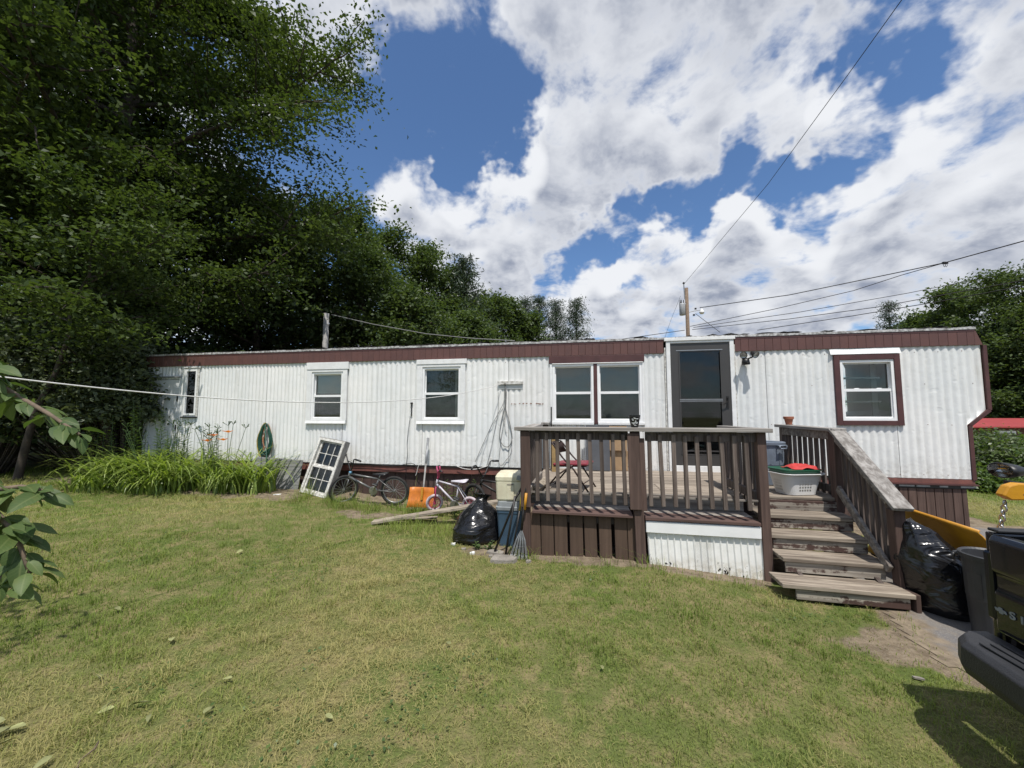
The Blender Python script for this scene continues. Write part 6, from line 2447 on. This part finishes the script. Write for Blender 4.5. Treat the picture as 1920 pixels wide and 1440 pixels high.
# shrubs
for i, (x_, y_, h_, r_, lb) in enumerate([(-9.2, 8.75, 3.3, 1.35, 'tall lilac shrub pressed against the shaded end of the home'), (-11.0, 8.3, 3.4, 1.6, 'lilac shrub with pale sunlit leaves behind the clothes line'),
                                          (-13.2, 8.0, 3.6, 1.8, 'lilac shrub at the dark lawn corner'), (-8.35, 8.5, 2.7, .75, 'slim lilac shrub leaning over the grey back door')]):
    shrub('lilac_shrub', lb, G3(x_, y_), h_, r_, 60 + i, 'grey_leaf', .095, 460, 24, 'lilacs by the shaded end', (1, .8), .6, .36 if i < 3 else .5, .34)
shrub('dark_shrub', 'dark shrub in the deep shade behind the daylilies', G3(-10.4, 9.6), 2.0, 2.0, 66, 'dark_leaf', .12, 360, 26, zlow=.05)
shrub('dark_shrub', 'black green thicket in the shade at the far lawn corner', G3(-13.6, 9.8), 2.6, 2.6, 67, 'dark_leaf', .13, 420, 28, zlow=.05)
shrub('dark_shrub', 'dark thicket behind the rear corner of the home', G3(-9.5, 12.4), 3.2, 2.6, 68, 'dark_leaf', .14, 420, 28, zlow=.05)
for i, (px_, py_, D_, h_, r_, lb) in enumerate([(1860, 900, 9.6, 2.0, 1.15, 'bush with pale flecked leaves beside the raked end of the home'), (1925, 900, 9.2, 2.0, 1.2, 'rounded green bush in front of the red roofed building'), (1845, 940, 8.9, 1.1, .6, 'low bush beside the skirting at the raked end')]):
    p = ray_at(px_, py_, D_)
    g0 = gzf(p.x, p.y)
    top = (ray_at(px_, 815 + (70 if i == 2 else 0), D_).z - g0) * .93
    shrub('green_bush', lb, (p.x, p.y, g0), top, r_, 70 + i, 'weed_leaf' if i else 'grey_leaf',   .085, 420, 22, 'bushes at the raked end', (1, 1), .6, .03, .26)


# ---- daylilies
def straps(base, n_, L, wd, rr, spread=.18):
    """arching strap leaves; returns quads"""
    out, rn = [], []
    for i in range(n_):
        az = rr.random() * 2 * math.pi
        b0 = np.array([rr.normal() * spread, rr.normal() * spread * .6, 0.])
        l_ = L * rr.uniform(.6, 1.15)
        e = rr.uniform(.62, 1.2)
        dirh = np.array([math.cos(az), math.sin(az), 0.])
        side = np.array([-math.sin(az), math.cos(az), 0.]) * wd * rr.uniform(.7, 1.2)
        seg = 6
        P, ang, p = [], math.radians(84 - 12 * rr.random()), b0.copy()
        for k_ in range(seg + 1):
            P.append(p.copy())
            p = p + (dirh * math.cos(ang) + np.array([0, 0, math.sin(ang)])) * l_ / seg
            ang -= e * .38
        r_ = rr.random()
        for k_ in range(seg):
            w0 = (1 - (k_ / seg) ** 2.2) * .5 + .02
            w1 = (1 - ((k_ + 1) / seg) ** 2.2) * .5 + .02
            out += [P[k_] - side * w0, P[k_] + side * w0, P[k_ + 1] + side * w1, P[k_ + 1] - side * w1]
            rn.append(np.clip(r_ + .1 * k_ / seg, 0, 1))
    return np.array(out), np.array(rn)


lily_lb = ['shaded daylily clump at the lilac end of the flower bed', 'arching daylily clump under the lilac', 'daylily clump in front of the grey back door', 'wide daylily clump below the narrow window', 'bright daylily clump before the tall goldenrod',
           'daylily clump between two goldenrod stalks', 'daylily clump with seed heads in front of the siding', 'daylily clump carrying the orange flowers', 'daylily clump at the foot of the hose', 'low daylily clump spilling onto the lawn', 'pale daylily clump at the lawn edge of the bed', 'daylily clump behind the spilling clump']
spots = [(-8.45, 1.12), (-8.25, .95), (-8.05, .80), (-7.75, 1.0), (-7.85, .72), (-7.30, .95), (-6.95, .62), (-6.55, .72), (-6.10, .60), (-8.55, 1.38), (-7.55, 1.22), (-9.0, .6)]
for i, (u_, v_) in enumerate(spots):
    rr = np.random.default_rng(200 + i)
    t = thing('daylily', lily_lb[i], 'plant', LF(u_, v_, gl(u_, v_) - .01), 0., 'daylilies in the flower bed')
    Lc = (1.12 if i < 9 else .72) * rr.uniform(.72, 1.15)
    V, rn = straps(None, int(rr.uniform(90, 160)), Lc, .030, rr, .23)
    link('leaves', np_mesh('leaves', V, 4, MT['lily_leaf'], {'rnd': rn}), t)
    if i in (3, 4, 5, 6, 7):
        for s_ in range(4 if i != 7 else 7):
            a = rr.uniform(-.25, .25, 2)
            H_ = rr.uniform(.95, 1.22)
            tip = Vector((a[0] * 1.5, a[1], H_))
            sk = MB().tube([(a[0] * .3, a[1] * .3, 0), (a[0] * .8, a[1] * .8, H_ * .6), tip], [.006, .005, .004], 5)
            for b__ in range(4):
                dd = Vector((rr.uniform(-.09, .09), rr.uniform(-.05, .05), rr.uniform(.02, .09)))
                sk.tube([tip, tip + dd * .6, tip + dd], [.003, .005, .009], 4)
            st2 = sk.build('flower_stalk', MT['weed_leaf'], t)
    if i == 7:
        for f_ in range(4):
            c0 = Vector(((-.22, -.1, .92), (-.08, -.15, 1.02), (.10, -.15, .94), (.16, -.12, 1.08))[f_])
            vs, rn2 = [], []
            for p_ in range(6):
                az = p_ * math.pi / 3 + f_
                d = np.array([math.cos(az), math.sin(az) * .8 - .3, .5])
                sd_ = np.array([-math.sin(az), math.cos(az), .1]) * .022
                c = np.array(c0)
                vs += [c, c + d * .06 + sd_ * 1.3, c + d * .105 - np.array([0, 0, .012]), c + d * .06 - sd_ * 1.3]
                rn2.append(rr.random())
            link('flower', np_mesh('flower', np.array(vs), 4, MT['lily_flower'], {'rnd': np.array(rn2)}), t)


def weed(label, u_, v_, h, seed, n_=44, L=.12, wd=.35, group='tall weeds along the home', name='goldenrod', mat='weed_leaf', stems=3, sp=.10):
    rr = np.random.default_rng(seed)
    t = thing(name, label, 'plant', LF(u_, v_, gl(u_, v_) - .01), 0., group)
    mb = MB()
    C_, Nn, S_, T_ = [], [], [], []
    for s_ in range(stems):
        b0 = np.array([rr.normal() * sp, rr.normal() * sp * .6, 0])
        tip = b0 + np.array([rr.normal() * .06, rr.normal() * .05, h * rr.uniform(.7, 1.05)])
        mb.tube([tuple(b0), tuple(tip)], [.006, .003], 5)
        for k_ in range(n_):
            f = .12 + .88 * k_ / n_
            az = k_ * 2.4 + rr.normal() * .3
            l_ = L * (1.15 - .75 * f) * rr.uniform(.8, 1.2)
            d = np.array([math.cos(az), math.sin(az), .45])
            C_.append(b0 * (1 - f) + tip * f + d * l_ * .5)
            n0 = np.array([-.45 * math.cos(az), -.45 * math.sin(az), 1.])
            Nn.append(n0)
            S_.append(l_)
            T_.append(d)
    mb.build('stem', MT['weed_leaf'], t)
    C_, Nn, S_, T_ = np.array(C_), unit(np.array(Nn)), np.array(S_), unit(np.array(T_))
    sd_ = np.cross(Nn, T_)
    Lq = S_[:, None]
    V = np.empty((len(C_), 4, 3))
    V[:, 0] = C_ - T_ * Lq * .5
    V[:, 1] = C_ + sd_ * Lq * wd * .3
    V[:, 2] = C_ + T_ * Lq * .5 - np.array([0, 0, .15]) * Lq
    V[:, 3] = C_ - sd_ * Lq * wd * .3
    link('leaves', np_mesh('leaves', V.reshape(-1, 3), 4, MT[mat], {'rnd': np.clip(rr.normal(.5, .2, len(C_)), 0, 1)}), t)
    return t


weed('tall goldenrod stalks in front of the grey back door', -8.62, .55, 1.55, 301, 60, .17, stems=8, sp=.18)
weed('goldenrod stalks below the narrow window', -7.75, .45, 1.30, 302, 50, .16, stems=6, sp=.13)
weed('goldenrod stalk standing alone before the siding', -7.05, .42, 1.25, 303, 50, .16, stems=5, sp=.12)
weed('goldenrod at the dark end of the flower bed', -9.35, .75, 1.25, 304, 50, .16, stems=8, sp=.24)
weed('dense goldenrod behind the widest daylily clump', -8.15, .62, 1.15, 305, 46, .16, stems=9, sp=.26)
weed('leafy weed growing behind the child bicycle', u_of(848, .75), .75, .55, 306, 30, .15, stems=2, sp=.05)
weed('bright pointed weed under the floor beam behind the garbage bag', u_of(878, .6), .6, .62, 307, 34, .13, stems=2, sp=.04)
weed('weed sprouting beside the orange snow shovel', u_of(856, .95), .95, .30, 308, 24, .12, stems=3, sp=.08)
weed('small weed in front of the garbage bag and tote', u_of(912, 2.3), 2.3, .10, 309, 10, .07, stems=4, sp=.05, wd=.8)
weed('weed between the dark bicycle and the cooler', u_of(912, .9), .9, .40, 310, 26, .10, stems=3, sp=.05)

# ------------------------------------------------------------------ lawn grass
def grass_field():
    rr = np.random.default_rng(77)
    X, Y, S = [], [], []
    # denser near the camera, thinner with distance
    for (y0, y1, dens_, hs) in ((1.0, 2.2, 7200, .8), (2.2, 3.4, 5200, .9), (3.4, 5.0, 3000, 1.0), (5.0, 7.0, 1700, 1.15), (7.0, 9.6, 900, 1.4)):
        xm0 = -1.42 * y1 - .3
        xm1 = min(1.42 * y1 + .3, 4.2 if y0 < 5 else 1.42 * y1)
        n_ = int((y1 - y0) * (xm1 - xm0) * dens_)
        x = rr.uniform(xm0, xm1, n_)
        y = rr.uniform(y0, y1, n_)
        ok = np.abs(x) < 1.42 * y + .35
        X.append(x[ok]); Y.append(y[ok]); S.append(np.full(ok.sum(), hs))
    x, y, hs = np.concatenate(X), np.concatenate(Y), np.concatenate(S)
    u, v = to_uv(x, y)
    soil_ = dirt_mask(x, y)
    keep = rr.random(len(x)) > np.where(v < 2.42, soil_ * 1.02, soil_ * .93)
    keep &= ~((u > DECK_U0 + .03) & (u < 1.78) & (v < 2.37))
    keep &= ~((u > 1.7) & (u < 2.85) & (v < 2.84))
    keep &= ~((v < .1) & (v > -3.3) & (u > -9.6) & (u < 5.7))
    keep &= ~(in_poly(x, y, DRIVE) & (poly_dist(x, y, DRIVE) > .06 + .1 * rr.random(len(x))))
    x, y, hs, u, v, soil_ = x[keep], y[keep], hs[keep], u[keep], v[keep], soil_[keep]
    n_ = len(x)
    patch = vnoise(x, y, 91, .55) * .5 + vnoise(x, y, 92, 1.6) * .35 + vnoise(x, y, 93, 5.) * .25
    lush = vnoise(x, y, 94, .8) * .6 + vnoise(x, y, 95, 3.) * .4
    dry = np.clip((patch - .54) * 3.6 + .28 + rr.normal(0, .33, n_), 0, 1)
    dry = np.clip(dry + .22 * sstep(3.2, 1.6, y) - .15 * sstep(4., 6.5, y), 0, 1)
    rnd = np.clip(lush + rr.normal(0, .2, n_), 0, 1)
    h = (.022 + .028 * rr.random(n_) ** 1.5) * hs * (.7 + .6 * lush)
    tuft = vnoise(x, y, 97, 7.) * .6 + vnoise(x, y, 98, 15.) * .4
    h = h * (1 + 1.1 * sstep(.62, .8, tuft)) * (1 - .45 * sstep(.42, .28, tuft))
    # unmown fringe along the deck, the steps, the stored things and the bed
    fr_ = np.zeros(n_)
    fr_ = np.maximum(fr_, np.where((u > -1) & (u < 1.85), 1 - np.abs(v - 2.50) / .12, 0))
    fr_ = np.maximum(fr_, np.where((u > -5.2) & (u < -2.2), 1 - np.abs(v - .88) / .34, 0) * 1.6)
    fr_ = np.maximum(fr_, np.where((u > -3.0) & (u < -1.5), 1 - np.abs(v - 1.75) / .4, 0) * .9)
    fr_ = np.maximum(fr_, 1 - np.hypot((u - 2.7) / .28, (v - 3.0) / .15))
    fr_ = np.maximum(fr_, np.where((u > -10.2) & (u < -5.9), 1 - np.abs(v - 1.35) / .22, 0) * .5)
    fr_ = np.clip(fr_, 0, 1.5) * (vnoise(x, y, 96, 4.) > .36)
    h = h * (1 + 3.2 * fr_)
    dry = np.clip(dry - .25 * (fr_ > .1), 0, 1)
    z = gz(x, y) - .004
    az = rr.uniform(0, 2 * math.pi, n_)
    bend = rr.uniform(.2, 1.1, n_) + .5 * dry
    wdt = (.0013 + .0015 * rr.random(n_)) * hs ** 1.6
    dx, dy = np.cos(az), np.sin(az)
    sx, sy = -dy * wdt, dx * wdt
    B = np.stack([x, y, z], 1)
    S_ = np.stack([sx, sy, np.zeros(n_)], 1)
    D_ = np.stack([dx, dy, np.zeros(n_)], 1)
    Zv = np.array([0, 0, 1.])
    mid = B + D_ * (h * bend * .30)[:, None] + Zv * (h * .62)[:, None]
    tip = B + D_ * (h * bend * 1.0)[:, None] + Zv * (h * (1.05 - .45 * np.minimum(bend, 1.4) * .6))[:, None]
    V = np.empty((n_, 4, 3), np.float32)
    V[:, 0] = B - S_
    V[:, 1] = B + S_
    V[:, 2] = mid + S_ * .8
    V[:, 3] = mid - S_ * .8
    T = np.empty((n_, 4, 3), np.float32)
    T[:, 0] = mid - S_ * .8
    T[:, 1] = mid + S_ * .8
    T[:, 2] = tip + S_ * .12
    T[:, 3] = tip - S_ * .12
    near = hs < 1.05
    V[~near, 2] = (tip + S_ * .25)[~near]
    V[~near, 3] = (tip - S_ * .25)[~near]
    ALL = np.concatenate([V, T[near]]).reshape(-1, 3)
    o = link('lawn_grass', np_mesh('lawn_grass', ALL, 4, MT['grass_blade'], {'rnd': np.concatenate([rnd, rnd[near]]), 'dry': np.concatenate([dry, dry[near]])}))
    tag(o, 'short mown lawn grass with dry straw patches', 'grass', kind='stuff')
    print('grass blades', n_)


grass_field()


def clover():
    """low broad-leaved weeds scattered through the lawn in loose patches"""
    rr = np.random.default_rng(78)
    n_ = 16000
    x, y = rr.uniform(-6, 3.2, n_), rr.uniform(1.2, 7., n_)
    u, v = to_uv(x, y)
    pt_ = vnoise(x, y, 99, 1.1) * .6 + vnoise(x, y, 100, 3.5) * .4
    ok = (np.abs(x) < 1.4 * y) & (pt_ > .60) & (v > 2.7) & ~in_poly(x, y, DRIVE) & (dirt_mask(x, y) < .4)
    x, y = x[ok], y[ok]
    c = np.stack([x, y, gz(x, y) + rr.uniform(.012, .035, len(x))], 1)
    nr = rr.normal(size=c.shape) * .35
    nr[:, 2] += 1
    V = leaf_quads(c, unit(nr), rr.uniform(.012, .026, len(x)), rr, .8)
    o = link('lawn_weeds', np_mesh('lawn_weeds', V, 4, MT['weed_leaf'], {'rnd': rr.random(len(x))}))
    tag(o, 'low broad leaved weeds and clover mixed into the lawn', 'weeds', kind='stuff')


clover()


# ------------------------------------------------------------------ near fruit tree, whose leafy twigs reach in from the left
def big_leaf(mb, base, d, n_, L, W, rr):
    """cupped leaf blade with a midrib fold, pointed tip, drooping; 10 quads"""
    d = np.array(d, float); d /= np.linalg.norm(d)
    n_ = np.array(n_, float); n_ -= d * n_.dot(d); n_ /= np.linalg.norm(n_)
    s_ = np.cross(n_, d)
    prof = [(0, .0), (.12, .55), (.30, .95), (.52, 1.0), (.74, .72), (.9, .34), (1.0, .0)]
    b0 = len(mb.v)
    for (t, wf) in prof:
        droop = -.28 * t * t
        c = np.array(base) + d * L * t + n_ * L * droop
        cup = .16 * W * wf
        for sgn in (-1, 0, 1):
            rip = .02 * L * math.sin(9 * t + sgn * 1.3) * abs(sgn)
            mb.v.append(tuple(c + s_ * sgn * W * .5 * wf + n_ * (cup * abs(sgn) + rip)))
    for i in range(len(prof) - 1):
        a0 = b0 + i * 3
        mb.f.append((a0, a0 + 1, a0 + 4, a0 + 3))
        mb.f.append((a0 + 1, a0 + 2, a0 + 5, a0 + 4))


ft_b = G3(-3.92, 1.3)
ft = thing('fruit_tree', 'young fruit tree whose near leafy twigs hang over the lawn', 'tree', ft_b)
mb = MB()
mb.tube([(0, 0, -.1), (.02, 0, .8), (-.03, .05, 1.6), (.02, .1, 2.6), (0, .1, 3.2)], [.075, .065, .055, .035, .015], 9)
trunk_o = mb.build('trunk', MT['twig'], ft, smooth=True, fix=False)
rr = np.random.default_rng(500)


def P3(x, y, D):
    return ray_at(x, y, D * .68) - Vector(ft_b)


twigs = [
    [P3(-170, 660, 1.5), P3(-60, 690, 1.55), P3(20, 735, 1.62), P3(90, 775, 1.55), P3(150, 815, 1.50)],
    [P3(-200, 800, 1.42), P3(-90, 880, 1.46), P3(-20, 920, 1.48), P3(40, 912, 1.42), P3(92, 922, 1.40)],
    [P3(-200, 860, 1.4), P3(-80, 930, 1.42), P3(-10, 960, 1.42), P3(30, 1000, 1.38), P3(55, 1075, 1.36)],
    [P3(-180, 980, 1.38), P3(-90, 1030, 1.40), P3(-30, 1060, 1.42), P3(20, 1100, 1.36)],
    [P3(-170, 600, 1.5), P3(-90, 640, 1.52), P3(-20, 690, 1.55)],
]
leaf_n = [38, 40, 48, 36, 18]
for ti, tw in enumerate(twigs):
    tw = [Vector(p) for p in tw]
    st_ = Vector((0, .05, max(.9, tw[0].z)))
    full = [st_, st_.lerp(tw[0], .45) + Vector((0, -.30, .08))] + tw
    o = MB().tube(full, [.022, .016] + [.010 - .0065 * i / (len(tw) - 1) for i in range(len(tw))], 7).build('branch', MT['twig'], ft, smooth=True, fix=False)
    for k_ in range(leaf_n[ti]):
        t = .25 + .75 * (k_ + rr.random() * .7) / leaf_n[ti]
        kk = min(t, .999) * (len(tw) - 1)
        p = tw[int(kk)].lerp(tw[int(kk) + 1], kk % 1)
        ax = (tw[int(kk) + 1] - tw[int(kk)]).normalized()
        sidev = Vector((rr.normal(), rr.normal(), rr.normal() * .4 - .25))
        d = (ax * .7 + sidev * .8).normalized()
        pet = p + d * .016
        L = rr.uniform(.040, .072)
        lm = MB()
        big_leaf(lm, tuple(pet), tuple(d), (rr.normal() * .5, -.35 + rr.normal() * .5, 1.0), L, L * rr.uniform(.42, .52), rr)
        lm.tube([p, pet], .0016, 4)
        lo = lm.build('leaf', MT['fruit_leaf'], ft, smooth=True, fix=False)
        nv_ = len(lo.data.vertices)
        ar = lo.data.attributes.new('rib', 'FLOAT', 'POINT')
        ar.data.foreach_set('value', [(1., 0., 1.)[q_ % 3] if q_ < 21 else 0. for q_ in range(nv_)])
        ar = lo.data.attributes.new('along', 'FLOAT', 'POINT')
        ar.data.foreach_set('value', [(0, .12, .30, .52, .74, .9, 1.)[q_ // 3] if q_ < 21 else 0. for q_ in range(nv_)])
        at = lo.data.attributes.new('rnd', 'FLOAT', 'FACE')
        at.data.foreach_set('value', [float(np.clip(rr.normal(.5, .3), 0, 1))] * len(lo.data.polygons))
# the crown of the same tree, outside the picture
tips = np.array([(rr.normal() * .5 - .3, rr.normal() * .5 - .2, rr.uniform(2.1, 3.3)) for _ in range(160)])
V, rn = spray_leaves(tips, unit(rr.normal(size=tips.shape)), 10, .25, .6, .09, rr, .7, .5)
link('crown', np_mesh('crown', V, 4, MT['fruit_leaf'], {'rnd': rn}), ft)

# fallen leaves and a fallen leafy twig on the lawn
places = [((215, 1150), .07), ((320, 1213), .08), ((185, 1283), .07), ((190, 1343), .075), ((215, 1338), .07), ((240, 1336), .09), ((280, 1350), .05), ((380, 1346), .06), ((455, 1040), .08), ((435, 1280), .06), ((610, 1345), .05), ((20, 1372), .10), ((10, 1360), .10), ((48, 1372), .10), ((30, 1395), .09), ((98, 1430), .07), ((1130, 1258), .05), ((845, 1215), .05)]
leaf_lb = 'single pale green fallen leaf lying on the short grass'
for i, ((x_, y_), L) in enumerate(places):
    P_r = ray_at(x_, y_, 1.0) - Vector((0, 0, CAM_H))
    t = (0.02 - CAM_H) / P_r.z
    p = P_r * t
    gz0 = gzf(p.x, p.y)
    lm = MB()
    a = rr.random() * 6.3
    big_leaf(lm, (0, 0, .0), (math.cos(a), math.sin(a), .12), (rr.normal() * .3, rr.normal() * .3, 1), L, L * .45, rr)
    o = lm.build('fallen_leaf', MT['leaf_litter'], None, (p.x, p.y, gz0 + .035), (0, 0, 0), smooth=True, fix=False)
    tag(o, leaf_lb, 'leaf', 'fallen leaves on the lawn')
P_r = ray_at(185, 1400, 1.0) - Vector((0, 0, CAM_H))
p = P_r * ((.02 - CAM_H) / P_r.z)
o = MB().tube([(0, 0, .03), (.03, -.05, .035), (.02, -.10, .03), (.06, -.15, .03)], [.004, .004, .003, .002], 6).build('fallen_twig', MT['twig'], None, (p.x, p.y, gzf(p.x, p.y)), smooth=True)
tag(o, 'small crooked bare twig lying in the grass', 'twig')
bpy.context.view_layer.update()
